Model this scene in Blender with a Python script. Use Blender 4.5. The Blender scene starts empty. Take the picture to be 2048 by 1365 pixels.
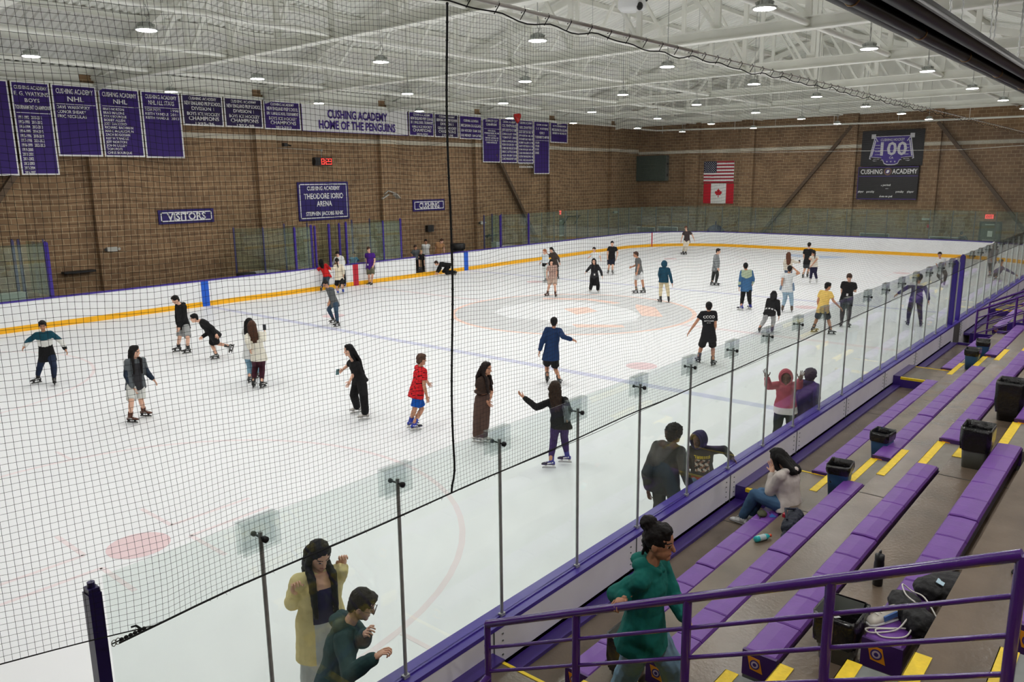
import bpy, bmesh, math, random
import numpy as np
from mathutils import Vector, Matrix, Quaternion, noise
random.seed(7)
S = bpy.context.scene
COL = S.collection
PI = math.pi
# ---------------------------------------------------------------- camera, world, exposure
cd = bpy.data.cameras.new('camera')
cam = bpy.data.objects.new('camera', cd); COL.objects.link(cam)
cd.sensor_fit = 'HORIZONTAL'; cd.sensor_width = 36.0
cd.lens = 1573.123 * 36.0 / 2048.0
cd.clip_start = 0.1; cd.clip_end = 300
_yaw, _pit, _rol = math.radians(40.13826), math.radians(11.65978), math.radians(-0.64211)
_f = Vector((math.cos(_yaw)*math.cos(_pit), math.sin(_yaw)*math.cos(_pit), -math.sin(_pit)))
_r = Vector((math.sin(_yaw), -math.cos(_yaw), 0)); _u = _r.cross(_f)
_r2 = _r*math.cos(_rol) + _u*math.sin(_rol); _u2 = _u*math.cos(_rol) - _r*math.sin(_rol)
cam.matrix_world = Matrix(((_r2.x, _u2.x, -_f.x, -24.2717), (_r2.y, _u2.y, -_f.y, -4.46451), (_r2.z, _u2.z, -_f.z, 5.01644), (0, 0, 0, 1)))
S.camera = cam
w = bpy.data.worlds.new('world'); S.world = w; w.use_nodes = True
w.node_tree.nodes['Background'].inputs[0].default_value = (0.5, 0.55, 0.6, 1)
w.node_tree.nodes['Background'].inputs[1].default_value = 0.02
S.view_settings.view_transform = 'Standard'; S.view_settings.look = 'None'
S.view_settings.gamma = 1.0; S.view_settings.use_curve_mapping = False
S.view_settings.exposure = 0.0
LAMP = 262.0          # emission of each high-bay lens
try:
    S.cycles.max_bounces = 10; S.cycles.diffuse_bounces = 8; S.cycles.glossy_bounces = 3
    S.cycles.transparent_max_bounces = 24; S.cycles.transmission_bounces = 4
    S.cycles.caustics_reflective = False; S.cycles.caustics_refractive = False
    S.cycles.sample_clamp_indirect = 6.0; S.cycles.blur_glossy = 0.5
except Exception:
    pass

# ---------------------------------------------------------------- helpers
def lin(c):
    c = c/255.0
    return c/12.92 if c <= 0.04045 else ((c+0.055)/1.055)**2.4
def rgb(r, g, b): return (lin(r), lin(g), lin(b), 1.0)
MATS = {}
def mat(name, col, rough=0.6, metal=0.0, var=0.0, vscale=8.0, bump=0.0, bscale=60.0, spec=0.5, emit=None, estr=0.0, coat=0.0):
    """principled material with procedural colour variation and bump"""
    if name in MATS: return MATS[name]
    m = bpy.data.materials.new(name); m.use_nodes = True; MATS[name] = m
    n = m.node_tree.nodes; l = m.node_tree.links; p = n['Principled BSDF']
    p.inputs['Base Color'].default_value = col; p.inputs['Roughness'].default_value = rough
    p.inputs['Metallic'].default_value = metal; p.inputs['Specular IOR Level'].default_value = spec
    if coat: p.inputs['Coat Weight'].default_value = coat; p.inputs['Coat Roughness'].default_value = 0.15
    if emit: p.inputs['Emission Color'].default_value = emit; p.inputs['Emission Strength'].default_value = estr
    if var or bump:
        tc = n.new('ShaderNodeTexCoord')
    if var:
        t = n.new('ShaderNodeTexNoise'); t.inputs['Scale'].default_value = vscale; t.inputs['Detail'].default_value = 5
        l.new(tc.outputs['Object'], t.inputs['Vector'])
        r = n.new('ShaderNodeValToRGB'); r.color_ramp.elements[0].position = 0.3; r.color_ramp.elements[1].position = 0.7
        r.color_ramp.elements[0].color = tuple(c*(1-var) for c in col[:3])+(1,)
        r.color_ramp.elements[1].color = tuple(min(1, c*(1+var)) for c in col[:3])+(1,)
        l.new(t.outputs['Fac'], r.inputs['Fac']); l.new(r.outputs['Color'], p.inputs['Base Color'])
    if bump:
        t2 = n.new('ShaderNodeTexNoise'); t2.inputs['Scale'].default_value = bscale; t2.inputs['Detail'].default_value = 3
        l.new(tc.outputs['Object'], t2.inputs['Vector'])
        b = n.new('ShaderNodeBump'); b.inputs['Strength'].default_value = bump; b.inputs['Distance'].default_value = 0.02
        l.new(t2.outputs['Fac'], b.inputs['Height']); l.new(b.outputs['Normal'], p.inputs['Normal'])
    return m
def brick_mat(name, axes, c1, c2, cm, bw=0.44, bh=0.22, mortar=0.012):
    m = bpy.data.materials.new(name); m.use_nodes = True; MATS[name] = m
    n = m.node_tree.nodes; l = m.node_tree.links; p = n['Principled BSDF']
    g = n.new('ShaderNodeNewGeometry'); sx = n.new('ShaderNodeSeparateXYZ'); cx = n.new('ShaderNodeCombineXYZ')
    l.new(g.outputs['Position'], sx.inputs[0])
    if axes == 'auto':       # use x or y, whichever runs along the face
        ab = n.new('ShaderNodeSeparateXYZ'); l.new(g.outputs['Normal'], ab.inputs[0])
        a = n.new('ShaderNodeMath'); a.operation = 'ABSOLUTE'; l.new(ab.outputs['X'], a.inputs[0])
        gt = n.new('ShaderNodeMath'); gt.operation = 'GREATER_THAN'; gt.inputs[1].default_value = 0.5; l.new(a.outputs[0], gt.inputs[0])
        mx = n.new('ShaderNodeMix'); l.new(gt.outputs[0], mx.inputs[0]); l.new(sx.outputs['X'], mx.inputs[2]); l.new(sx.outputs['Y'], mx.inputs[3])
        l.new(mx.outputs[0], cx.inputs['X'])
    l.new(sx.outputs['Z'], cx.inputs['Y'])
    b = n.new('ShaderNodeTexBrick'); l.new(cx.outputs[0], b.inputs['Vector'])
    b.inputs['Scale'].default_value = 1.0; b.inputs['Brick Width'].default_value = bw; b.inputs['Row Height'].default_value = bh
    b.inputs['Mortar Size'].default_value = mortar; b.inputs['Mortar Smooth'].default_value = 0.1; b.inputs['Bias'].default_value = 0.0
    b.inputs['Color1'].default_value = c1; b.inputs['Color2'].default_value = c2; b.inputs['Mortar'].default_value = cm
    nz = n.new('ShaderNodeTexNoise'); nz.inputs['Scale'].default_value = 0.9; nz.inputs['Detail'].default_value = 6
    l.new(g.outputs['Position'], nz.inputs['Vector'])
    mr = n.new('ShaderNodeMapRange'); mr.inputs['From Min'].default_value = 0.3; mr.inputs['From Max'].default_value = 0.7
    mr.inputs['To Min'].default_value = 0.82; mr.inputs['To Max'].default_value = 1.15; l.new(nz.outputs['Fac'], mr.inputs['Value'])
    mm = n.new('ShaderNodeVectorMath'); mm.operation = 'SCALE'; l.new(b.outputs['Color'], mm.inputs[0]); l.new(mr.outputs[0], mm.inputs['Scale'])
    l.new(mm.outputs[0], p.inputs['Base Color'])
    bp = n.new('ShaderNodeBump'); bp.inputs['Strength'].default_value = 0.5; bp.inputs['Distance'].default_value = 0.01
    inv = n.new('ShaderNodeMath'); inv.operation = 'SUBTRACT'; inv.inputs[0].default_value = 1; l.new(b.outputs['Fac'], inv.inputs[1])
    l.new(inv.outputs[0], bp.inputs['Height']); l.new(bp.outputs['Normal'], p.inputs['Normal'])
    p.inputs['Roughness'].default_value = 0.85; p.inputs['Specular IOR Level'].default_value = 0.25
    return m
def glass_mat(name, tint, haze=0.03, rough=0.0):
    m = bpy.data.materials.new(name); m.use_nodes = True; MATS[name] = m
    n = m.node_tree.nodes; l = m.node_tree.links; n.remove(n['Principled BSDF']); out = n['Material Output']
    tr = n.new('ShaderNodeBsdfTransparent'); tr.inputs[0].default_value = tint
    gl = n.new('ShaderNodeBsdfGlossy'); gl.inputs['Roughness'].default_value = rough
    df = n.new('ShaderNodeBsdfDiffuse'); df.inputs[0].default_value = (0.55, 0.72, 0.68, 1)
    fr = n.new('ShaderNodeFresnel'); ge = n.new('ShaderNodeNewGeometry'); io = n.new('ShaderNodeMath'); io.operation = 'MULTIPLY_ADD'
    l.new(ge.outputs['Backfacing'], io.inputs[0]); io.inputs[1].default_value = 1/1.45-1.45; io.inputs[2].default_value = 1.45; l.new(io.outputs[0], fr.inputs[0])
    tc = n.new('ShaderNodeTexCoord'); nz = n.new('ShaderNodeTexNoise'); nz.inputs['Scale'].default_value = 3.0; nz.inputs['Detail'].default_value = 8
    l.new(tc.outputs['Object'], nz.inputs['Vector'])
    mr = n.new('ShaderNodeMapRange'); mr.inputs['From Min'].default_value = 0.35; mr.inputs['From Max'].default_value = 0.75
    mr.inputs['To Min'].default_value = haze*0.6; mr.inputs['To Max'].default_value = haze*1.6; l.new(nz.outputs['Fac'], mr.inputs['Value'])
    m1 = n.new('ShaderNodeMixShader'); m2 = n.new('ShaderNodeMixShader')
    l.new(mr.outputs[0], m1.inputs[0]); l.new(tr.outputs[0], m1.inputs[1]); l.new(df.outputs[0], m1.inputs[2])
    l.new(fr.outputs[0], m2.inputs[0]); l.new(m1.outputs[0], m2.inputs[1]); l.new(gl.outputs[0], m2.inputs[2])
    l.new(m2.outputs[0], out.inputs[0])
    return m

def spl(P, n=6):
    """smooth curve through points"""
    P = [Vector(p) for p in P]; o = []
    for i in range(len(P)-1):
        a, b, c, d = P[max(i-1, 0)], P[i], P[i+1], P[min(i+2, len(P)-1)]
        for k in range(n):
            t = k/n; o.append(0.5*((2*b)+(c-a)*t+(2*a-5*b+4*c-d)*t*t+(3*b-a-3*c+d)*t**3))
    return o+[P[-1]]
class MB:
    """collects shapes and links them as ONE mesh object"""
    def __init__(s): s.v = []; s.f = []; s.m = []; s.sm = []
    def add(s, vs, fs, mi=0, smooth=False):
        o = len(s.v); s.v += [tuple(v) for v in vs]
        s.f += [tuple(i+o for i in f) for f in fs]; s.m += [mi]*len(fs); s.sm += [smooth]*len(fs); return s
    def box(s, lo, hi, mi=0, M=None):
        x0, y0, z0 = lo; x1, y1, z1 = hi
        vs = [Vector(p) for p in ((x0,y0,z0),(x1,y0,z0),(x1,y1,z0),(x0,y1,z0),(x0,y0,z1),(x1,y0,z1),(x1,y1,z1),(x0,y1,z1))]
        if M is not None: vs = [M @ v for v in vs]
        return s.add(vs, [(0,3,2,1),(4,5,6,7),(0,1,5,4),(1,2,6,5),(2,3,7,6),(3,0,4,7)], mi)
    def bar(s, a, b, wd, hg, mi=0, up=(0,0,1)):
        """rectangular bar from a to b"""
        a = Vector(a); b = Vector(b); d = (b-a); L = d.length; d.normalize(); up = Vector(up)
        sd = d.cross(up)
        if sd.length < 1e-4: sd = d.cross(Vector((1,0,0)))
        sd.normalize(); u = sd.cross(d)
        vs = [p + sd*sx*wd/2 + u*sz*hg/2 for p in (a, b) for sx, sz in ((-1,-1),(1,-1),(1,1),(-1,1))]
        return s.add(vs, [(3,2,1,0),(4,5,6,7),(0,1,5,4),(1,2,6,5),(2,3,7,6),(3,0,4,7)], mi)
    def tube(s, pts, r, seg=8, mi=0, closed=False, cap=True):
        pts = [Vector(p) for p in pts]; n = len(pts); o = len(s.v); rs = r if isinstance(r, (list, tuple)) else [r]*n
        ref = None; vs = []; fs = []
        for i, p in enumerate(pts):
            d = (pts[(i+1) % n if closed else min(i+1, n-1)] - pts[(i-1) % n if closed else max(i-1, 0)])
            if d.length < 1e-9: d = Vector((0,0,1))
            d.normalize()
            if ref is None:
                ref = Vector((0,0,1)) if abs(d.z) < 0.9 else Vector((1,0,0))
            a = (ref - d*ref.dot(d)); a.normalize(); b = d.cross(a); ref = a
            for k in range(seg):
                t = 2*PI*k/seg; vs.append(p + (a*math.cos(t) + b*math.sin(t))*rs[i])
        for i in range(n if closed else n-1):
            j = (i+1) % n
            for k in range(seg):
                k2 = (k+1) % seg; fs.append((i*seg+k, i*seg+k2, j*seg+k2, j*seg+k))
        s.add(vs, fs, mi, True)
        if cap and not closed:
            s.add(vs[:seg], [tuple(range(seg))[::-1]], mi); s.add(vs[-seg:], [tuple(range(seg))], mi)
        return s
    def lathe(s, c, prof, seg=20, mi=0, M=None):
        """prof: list of (radius, z) from bottom to top around c"""
        c = Vector(c); vs = []; fs = []; n = len(prof)
        for r, z in prof:
            for k in range(seg):
                t = 2*PI*k/seg; v = Vector((r*math.cos(t), r*math.sin(t), z)); vs.append(c + (M @ v if M is not None else v))
        for i in range(n-1):
            for k in range(seg):
                k2 = (k+1) % seg; fs.append((i*seg+k, i*seg+k2, (i+1)*seg+k2, (i+1)*seg+k))
        s.add(vs, fs, mi, True)
        if prof[0][0] > 1e-6: s.add(vs[:seg], [tuple(range(seg))[::-1]], mi)
        if prof[-1][0] > 1e-6: s.add(vs[-seg:], [tuple(range(seg))], mi)
        return s
    def blob(s, c, rad, seg=14, rings=9, mi=0, M=None):
        c = Vector(c); vs = []; fs = []
        for i in range(rings+1):
            ph = -PI/2 + PI*i/rings
            for k in range(seg):
                t = 2*PI*k/seg; v = Vector((rad[0]*math.cos(ph)*math.cos(t), rad[1]*math.cos(ph)*math.sin(t), rad[2]*math.sin(ph)))
                vs.append(c + (M @ v if M is not None else v))
        for i in range(rings):
            for k in range(seg):
                k2 = (k+1) % seg; fs.append((i*seg+k, i*seg+k2, (i+1)*seg+k2, (i+1)*seg+k))
        return s.add(vs, fs, mi, True)
    def poly(s, vs, mi=0): return s.add(vs, [tuple(range(len(vs)))], mi)
    def slab(s, poly2, h0, h1, place, mi=0):
        """extrude a 2D outline between heights h0 and h1; place(u, v, h) -> world"""
        n = len(poly2); vs = [place(u, v, h0) for u, v in poly2] + [place(u, v, h1) for u, v in poly2]
        fs = [tuple(range(n))[::-1], tuple(range(n, 2*n))] + [(i, (i+1) % n, n+(i+1) % n, n+i) for i in range(n)]
        return s.add(vs, fs, mi)
    def build(s, name, mats, parent=None, org=None):
        me = bpy.data.meshes.new(name)
        if org is not None:
            ox, oy, oz = org; vv = [(x-ox, y-oy, z-oz) for x, y, z in s.v]
        else: vv = s.v
        me.from_pydata(vv, [], s.f); me.validate(verbose=False) if False else None
        for m in (mats if isinstance(mats, (list, tuple)) else [mats]): me.materials.append(m)
        me.polygons.foreach_set('material_index', s.m); me.polygons.foreach_set('use_smooth', s.sm); me.update()
        o = bpy.data.objects.new(name, me); COL.objects.link(o)
        if parent is not None: o.parent = parent
        return o
def tag(o, label=None, cat=None, group=None, kind=None):
    if label: o['label'] = label
    if cat: o['category'] = cat
    if group: o['group'] = group
    if kind: o['kind'] = kind
    return o
def empty(name, loc=(0,0,0), rz=0.0):
    o = bpy.data.objects.new(name, None); COL.objects.link(o); o.location = loc; o.rotation_euler = (0, 0, rz); o.empty_display_size = 0.1
    return o
def copy_tree(o, parent=None):
    c = o.copy(); COL.objects.link(c)
    if parent is not None: c.parent = parent
    for ch in list(o.children): copy_tree(ch, c)
    return c
ORD = ['', 'first', 'second', 'third', 'fourth', 'fifth', 'sixth', 'seventh', 'eighth', 'ninth', 'tenth', 'eleventh', 'twelfth', 'thirteenth',
       'fourteenth', 'fifteenth', 'sixteenth', 'seventeenth', 'eighteenth', 'nineteenth', 'twentieth', 'twenty-first', 'twenty-second', 'twenty-third', 'twenty-fourth',
       'twenty-fifth', 'twenty-sixth', 'twenty-seventh', 'twenty-eighth', 'twenty-ninth', 'thirtieth']
_txt = []
def lettering(lines, M, material, parent, name='lettering', depth=0.004, bold=0.0, font=None):
    """lines: (text, centre_x, baseline_y, height, max_width or None, align); M maps the sign plane (x right, y up, z out) to the parent's space"""
    _txt.append((lines, M, material, parent, name, depth, bold))
def flush_text():
    """turn all pending lettering into one mesh per sign"""
    tmp = []
    for k, (lines, M, material, parent, name, depth, bold) in enumerate(_txt):
        for (t, cx, by, h, mw, al) in lines:
            cu = bpy.data.curves.new('t', 'FONT'); cu.body = t; cu.size = h/0.72; cu.extrude = depth; cu.offset = bold*h; cu.resolution_u = 2
            cu.align_x = al; cu.fill_mode = 'FRONT'
            o = bpy.data.objects.new('t', cu); COL.objects.link(o); tmp.append((k, o, cx, by, mw, al))
    dg = bpy.context.evaluated_depsgraph_get(); dg.update()
    acc = {}
    for k, o, cx, by, mw, al in tmp:
        me = bpy.data.meshes.new_from_object(o.evaluated_get(dg))
        n = len(me.vertices); co = np.empty(n*3, dtype=np.float32); me.vertices.foreach_get('co', co); co = co.reshape(-1, 3)
        if n:
            x0, x1 = co[:, 0].min(), co[:, 0].max()
            if mw:      # set the line to a fixed width
                sc = mw/max(1e-4, x1-x0); co[:, 0] *= sc
            co[:, 0] += cx; co[:, 1] += by
            fs = [tuple(p.vertices) for p in me.polygons]
            a = acc.setdefault(k, MB()); a.add([tuple(map(float, c)) for c in co], fs, 0)
        cu = o.data; bpy.data.objects.remove(o); bpy.data.curves.remove(cu); bpy.data.meshes.remove(me)
    for k, (lines, M, material, parent, name, depth, bold) in enumerate(_txt):
        if k not in acc: continue
        a = acc[k]; a.v = [tuple(M @ Vector(v)) for v in a.v]
        a.build(name, material, parent)
    _txt.clear()
# sign planes: columns are right, up and out of the sign
def plane_far(x, y, z):      # sign on the far long wall, read towards +x, facing the near side
    return Matrix(((1,0,0,x),(0,0,-1,y),(0,1,0,z),(0,0,0,1)))
def plane_end(x, y, z):      # sign on the end wall, read towards -y, facing the camera
    return Matrix(((0,0,-1,x),(-1,0,0,y),(0,1,0,z),(0,0,0,1)))

# ---------------------------------------------------------------- materials
M_white = mat('board_white', rgb(236,238,240), 0.35, var=0.03, vscale=3)
M_kick = mat('kick_yellow', rgb(246,182,14), 0.4, var=0.05, vscale=4)
M_cap = mat('cap_purple', rgb(70,50,150), 0.35, var=0.06, vscale=5)
M_purple = mat('paint_purple', rgb(58,34,120), 0.3, var=0.08, vscale=6, coat=0.3)
M_rail = mat('rail_purple', rgb(74,28,122), 0.22, var=0.08, vscale=9, bump=0.08, bscale=120, coat=0.6)
M_post = mat('post_purple', rgb(52,32,130), 0.3, var=0.05)
M_seat = mat('seat_vinyl', rgb(112,64,154), 0.42, var=0.07, vscale=7, bump=0.06, bscale=40)
M_seatside = mat('seat_side', rgb(66,34,100), 0.4, var=0.08)
M_yellow = mat('nosing_yellow', rgb(240,205,30), 0.5, var=0.10, vscale=18, bump=0.1)
M_blue = mat('line_blue', rgb(12,88,200), 0.4)
M_red = mat('line_red', rgb(190,30,52), 0.4)
M_steel = mat('steel', rgb(176,178,176), 0.35, 0.35, var=0.1, vscale=20)
M_black = mat('black_plastic', rgb(22,22,24), 0.5, var=0.15)
M_rope = mat('black_rope', rgb(14,14,16), 0.8, bump=0.4, bscale=200)
M_net = mat('net_cord', rgb(16,16,18), 0.8)
M_roof = mat('roof_white', rgb(234,235,228), 0.5, var=0.04, vscale=1.5)
M_deck = mat('deck_white', rgb(232,233,228), 0.45, var=0.05, vscale=1.0)
M_grey = mat('grey_paint', rgb(92,98,94), 0.6, var=0.06)
M_txt = mat('letter_white', rgb(235,235,235), 0.6)
M_txtp = mat('letter_purple', rgb(60,26,130), 0.6)
M_sign = mat('sign_purple', rgb(40,26,104), 0.3, var=0.05, vscale=3)
M_cloth = mat('banner_purple', rgb(48,17,108), 0.65, var=0.10, vscale=1.2, bump=0.05, bscale=6)
M_clothd = mat('banner_dark_purple', rgb(38,22,76), 0.65, var=0.10, vscale=1.2, bump=0.05, bscale=6)
M_clothw = mat('banner_white', rgb(226,226,226), 0.65, var=0.03)
M_glass = glass_mat('rink_glass', (0.955, 0.985, 0.972, 1), 0.016)
M_glassfar = glass_mat('rink_glass_scuffed', (0.86, 0.925, 0.86, 1), 0.045)
M_acryl = glass_mat('clear_acrylic', (0.93, 0.95, 0.95, 1), 0.05)
M_brick = brick_mat('brick', 'auto', rgb(146,118,90), rgb(128,102,78), rgb(176,156,126))
M_brickw = brick_mat('brick_painted_stripe', 'auto', rgb(206,200,184), rgb(200,194,178), rgb(190,182,164))
# ================================================================ THE SETTING
XE, YW, RC = 29.8, 25.9, 6.1          # rink: half length, width, corner radius
def arc(cx, cy, r, a0, a1, n): return [(cx+r*math.cos(a0+(a1-a0)*i/n), cy+r*math.sin(a0+(a1-a0)*i/n)) for i in range(n+1)]
def corner(q, d):     # rounded corner, d outside the inner face; q: 0 far right, 1 far left, 2 near left, 3 near right
    cx = (XE-RC)*(1, -1, -1, 1)[q]; cy = (YW-RC, YW-RC, RC, RC)[q]
    return arc(cx, cy, RC+d, q*PI/2, (q+1)*PI/2, 16)
def wall_strip(mb, fn, d0, d1, z0, z1, mi=0):
    """a strip of dasher board following fn(d) between offsets d0, d1"""
    a = fn(d0); b = fn(d1); n = len(a); vs = []
    for i in range(n): vs += [(a[i][0], a[i][1], z0), (a[i][0], a[i][1], z1), (b[i][0], b[i][1], z1), (b[i][0], b[i][1], z0)]
    fs = []
    for i in range(n-1):
        for k in range(4): fs.append((i*4+k, i*4+(k+1) % 4, (i+1)*4+(k+1) % 4, (i+1)*4+k))
    fs += [(0,3,2,1), tuple((n-1)*4+k for k in range(4))]
    mb.add(vs, fs, mi)
def line_fn(x0, x1, side):
    if side == 'far': return lambda d: [(x0, YW+d), (x1, YW+d)]
    return lambda d: [(x0, -d), (x1, -d)]
end_fn = lambda d: corner(3, d)[:] + corner(0, d)
near_end_fn = lambda d: corner(1, d) + corner(2, d)

# --- ice with its painted lines
M_ice = mat('ice', rgb(238,240,243), 0.42, var=0.012, vscale=0.6, spec=0.25)
M_iblue = mat('ice_line_blue', rgb(206,209,230), 0.45, var=0.02, vscale=2, spec=0.25)
M_ired = mat('ice_line_red', rgb(236,225,228), 0.45, var=0.02, vscale=2, spec=0.25)
M_idot = mat('ice_dot_red', rgb(230,206,210), 0.45, var=0.03, vscale=2, spec=0.25)
M_igrey = mat('ice_logo_grey', rgb(214,216,218), 0.45, var=0.04, vscale=2.5, spec=0.25)
M_iora = mat('ice_logo_orange', rgb(248,214,202), 0.45, var=0.02, vscale=2, spec=0.25)
M_icrease = mat('ice_crease_blue', rgb(196,212,236), 0.45, var=0.02, vscale=2, spec=0.25)
mb = MB(); out = corner(0, 0.02)+corner(1, 0.02)+corner(2, 0.02)+corner(3, 0.02); n = len(out)
mb.add([(x, y, 0) for x, y in out]+[(x, y, -0.1) for x, y in out], [tuple(range(n)), tuple(range(n, 2*n))[::-1]]+[(i, n+i, n+(i+1) % n, (i+1) % n) for i in range(n)], 0)
def band(x, w, mi, z=0.002, y0=0.0, y1=YW): mb.poly([(x-w/2, y0, z), (x+w/2, y0, z), (x+w/2, y1, z), (x-w/2, y1, z)], mi)
def ring(cx, cy, r, w, mi, z=0.002, a0=0, a1=2*PI, n=64):
    a = arc(cx, cy, r-w/2, a0, a1, n); b = arc(cx, cy, r+w/2, a0, a1, n)
    mb.add([(x, y, z) for x, y in a+b], [(i, n+1+i, n+2+i, i+1) for i in range(n)], mi)
def disk(cx, cy, r, mi, z=0.002, n=32): mb.poly([(x, y, z) for x, y in arc(cx, cy, r, 0, 2*PI, n)[:-1]], mi)
ring(0, YW/2, 4.57, 0.16, 5, 0.004)
disk(0, YW/2, 4.5, 4, 0.002, 64)
# the centre badge: a pale head shape with orange strokes on a grey ground
mb.poly([(x, y, 0.003) for x, y in [(-2.6,11.2),(-1.9,10.3),(-0.2,10.0),(0.9,10.5),(1.8,11.6),(2.2,13.0),(2.0,14.6),(1.0,15.6),(-0.6,15.9),(-2.0,15.2),(-2.5,14.0),(-2.1,12.8)]], 0)
mb.poly([(x, y, 0.004) for x, y in [(-2.6,10.9),(-1.6,9.6),(-1.3,9.9),(-2.2,11.4)]], 5)
mb.poly([(x, y, 0.005) for x, y in [(1.0,9.6),(2.7,10.9),(2.9,11.9),(2.2,11.5),(0.7,10.3)]], 5)
mb.poly([(x, y, 0.004) for x, y in [(2.9,12.6),(3.1,14.2),(2.1,16.0),(1.8,15.8),(2.7,14.2),(2.5,12.7)]], 5)
mb.poly([(x, y, 0.005) for x, y in [(-0.5,12.4),(0.6,12.2),(1.2,13.1),(0.3,13.6)]], 5)
band(0, 0.30, 2, y0=0.0, y1=8.35); band(0, 0.30, 2, y0=17.55, y1=YW)
for x in (-7.82, 7.82): band(x, 0.30, 1)
for x in (-26.8, 26.8): band(x, 0.06, 2, y0=0.9, y1=25.0)
for sx in (-1, 1):
    for cy in (6.24, 19.66):
        ring(sx*19.81, cy, 4.57, 0.09, 2); disk(sx*19.81, cy, 0.42, 3, 0.003); disk(sx*6.14, cy, 0.42, 3, 0.003)
        for px in (-1, 1):
            for py in (-1, 1):
                x0 = sx*19.81+px*0.62; y0 = cy+py*0.28
                mb.box((min(x0, x0+px*1.3), y0-0.035, 0.001), (max(x0, x0+px*1.3), y0+0.035, 0.003), 2)
                mb.box((x0-0.035, min(y0, y0+py*0.95), 0.001), (x0+0.035, max(y0, y0+py*0.95), 0.003), 2)
            mb.box((sx*19.81+px*0.85-0.03, cy+4.55, 0.001), (sx*19.81+px*0.85+0.03, cy+5.2, 0.003), 2)
            mb.box((sx*19.81+px*0.85-0.03, cy-5.2, 0.001), (sx*19.81+px*0.85+0.03, cy-4.55, 0.003), 2)
    a = arc(sx*26.8, YW/2, 1.83, PI/2, 3*PI/2, 20) if sx > 0 else arc(sx*26.8, YW/2, 1.83, -PI/2, PI/2, 20)
    mb.poly([(x, y, 0.003) for x, y in a], 6)
tag(mb.build('ice_sheet', [M_ice, M_iblue, M_ired, M_idot, M_igrey, M_iora, M_icrease]), kind='structure')

# --- dasher boards
def boards(name, label, runs, stripes=(), capw=(0.02, -0.21), kick=True):
    root = empty(name, (0, 0, 0)); tag(root, label, 'rink boards')
    p = MB(); k = MB(); c = MB()
    for fn, z0 in runs['panel']: wall_strip(p, fn, 0.0, 0.12, z0, 1.03)
    for fn in runs['kick']: wall_strip(k, fn, -0.012, 0.10, 0.0, 0.2)
    for fn in runs['cap']:
        wall_strip(c, fn, capw[0]*-1, -capw[1], 1.03, 1.07); wall_strip(c, fn, 0.075, 0.125, 1.07, 1.082)
    p.build('board_panel', M_white, root); k.build('kick_plate', M_kick, root); c.build('cap_rail', M_cap, root)
    for nm, x, wd, m in stripes:
        s = MB(); s.box((x-wd/2, YW-0.02, 0.0), (x+wd/2, YW+0.01, 1.032)); s.build(nm, m, root)
    return root
boards('dasher_boards', 'white rink boards with yellow kick plate along the far brick wall',
       dict(panel=[(line_fn(-23.7, 3.99, 'far'), 0.19), (line_fn(4.75, 23.7, 'far'), 0.19)], kick=[line_fn(-23.7, 23.7, 'far')],
            cap=[line_fn(-23.7, 3.99, 'far'), line_fn(4.75, 23.7, 'far')]),
       [('blue_stripe', -7.82, 0.32, M_blue), ('red_stripe', 0.0, 0.32, M_red), ('blue_stripe', 7.82, 0.32, M_blue)], capw=(0.02, -0.14))
eb = boards('dasher_boards', 'curved white rink boards in front of the scoreboard wall', dict(panel=[(end_fn, 0.19)], kick=[end_fn], cap=[end_fn]), capw=(0.02, -0.14))
s = MB(); a = math.acos((26.8-(XE-RC))/RC); wall_strip(s, lambda d: arc(XE-RC, YW-RC, RC+d, a-0.006, a+0.006, 1), -0.02, 0.0, 0, 1.032); s.build('goal_line_stripe', M_red, eb)
boards('dasher_boards', 'curved white rink boards at the camera end of the ice', dict(panel=[(near_end_fn, 0.19)], kick=[near_end_fn], cap=[near_end_fn]))
nb = boards('dasher_boards', 'white rink boards with purple cap along the bleachers',
       dict(panel=[(line_fn(-23.7, -0.93, 'near'), 0.19), (line_fn(-0.11, 23.7, 'near'), 0.19)], kick=[line_fn(-23.7, 23.7, 'near')],
            cap=[line_fn(-23.7, 23.7, 'near')]))
M_outer = mat('board_outer', rgb(240,238,242), 0.4, var=0.05, vscale=2)
o = MB(); o.box((-30, -0.205, 0.2), (-0.93, -0.125, 1.03)); o.box((-0.11, -0.205, 0.2), (29, -0.125, 1.03))
for i in range(-12, 12):
    o.box((i*2.44-0.006, -0.212, 0.62), (i*2.44+0.006, -0.2, 1.03), 1)
    for dx in (-0.12, 0.12):
        for k in range(5): o.box((i*2.44+dx-0.008, -0.214, 0.68+k*0.07), (i*2.44+dx+0.008, -0.2, 0.69+k*0.07), 1)
o.build('outer_panel', [M_outer, M_grey], nb)

# --- walls
WY, WX = 29.45, 32.0
def wall(name, boxes, m):
    b = MB()
    for lo, hi in boxes: b.box(lo, hi)
    return tag(b.build(name, m), kind='structure')
wall('wall_far', [((-36.3, WY, -0.3), (WX+0.3, WY+0.3, 10.0))], M_brick)
wall('wall_end', [((WX, -16.3, -0.3), (WX+0.3, WY, 9.0))], M_brick)
M_plain = mat('plain_block_wall', rgb(150,126,100), 0.9)
wall('wall_near', [((-36.3, -16.3, -0.3), (WX, -16.0, 10.0))], M_plain)
wall('wall_left', [((-36.3, -16.0, -0.3), (-36.0, WY, 9.3))], M_plain)
b = MB(); b.poly([(WX-0.02, -3.6, 8.95), (WX-0.02, WY, 8.95), (WX-0.02, WY, 9.4), (WX-0.02, 13.1, 14.0), (WX-0.02, -3.6, 9.4)][::-1])
b.poly([(WX+0.3, -3.6, 8.95), (WX+0.3, WY, 8.95), (WX+0.3, WY, 9.4), (WX+0.3, 13.1, 14.0), (WX+0.3, -3.6, 9.4)])
tag(b.build('wall_gable', M_roof), kind='structure')
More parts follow.
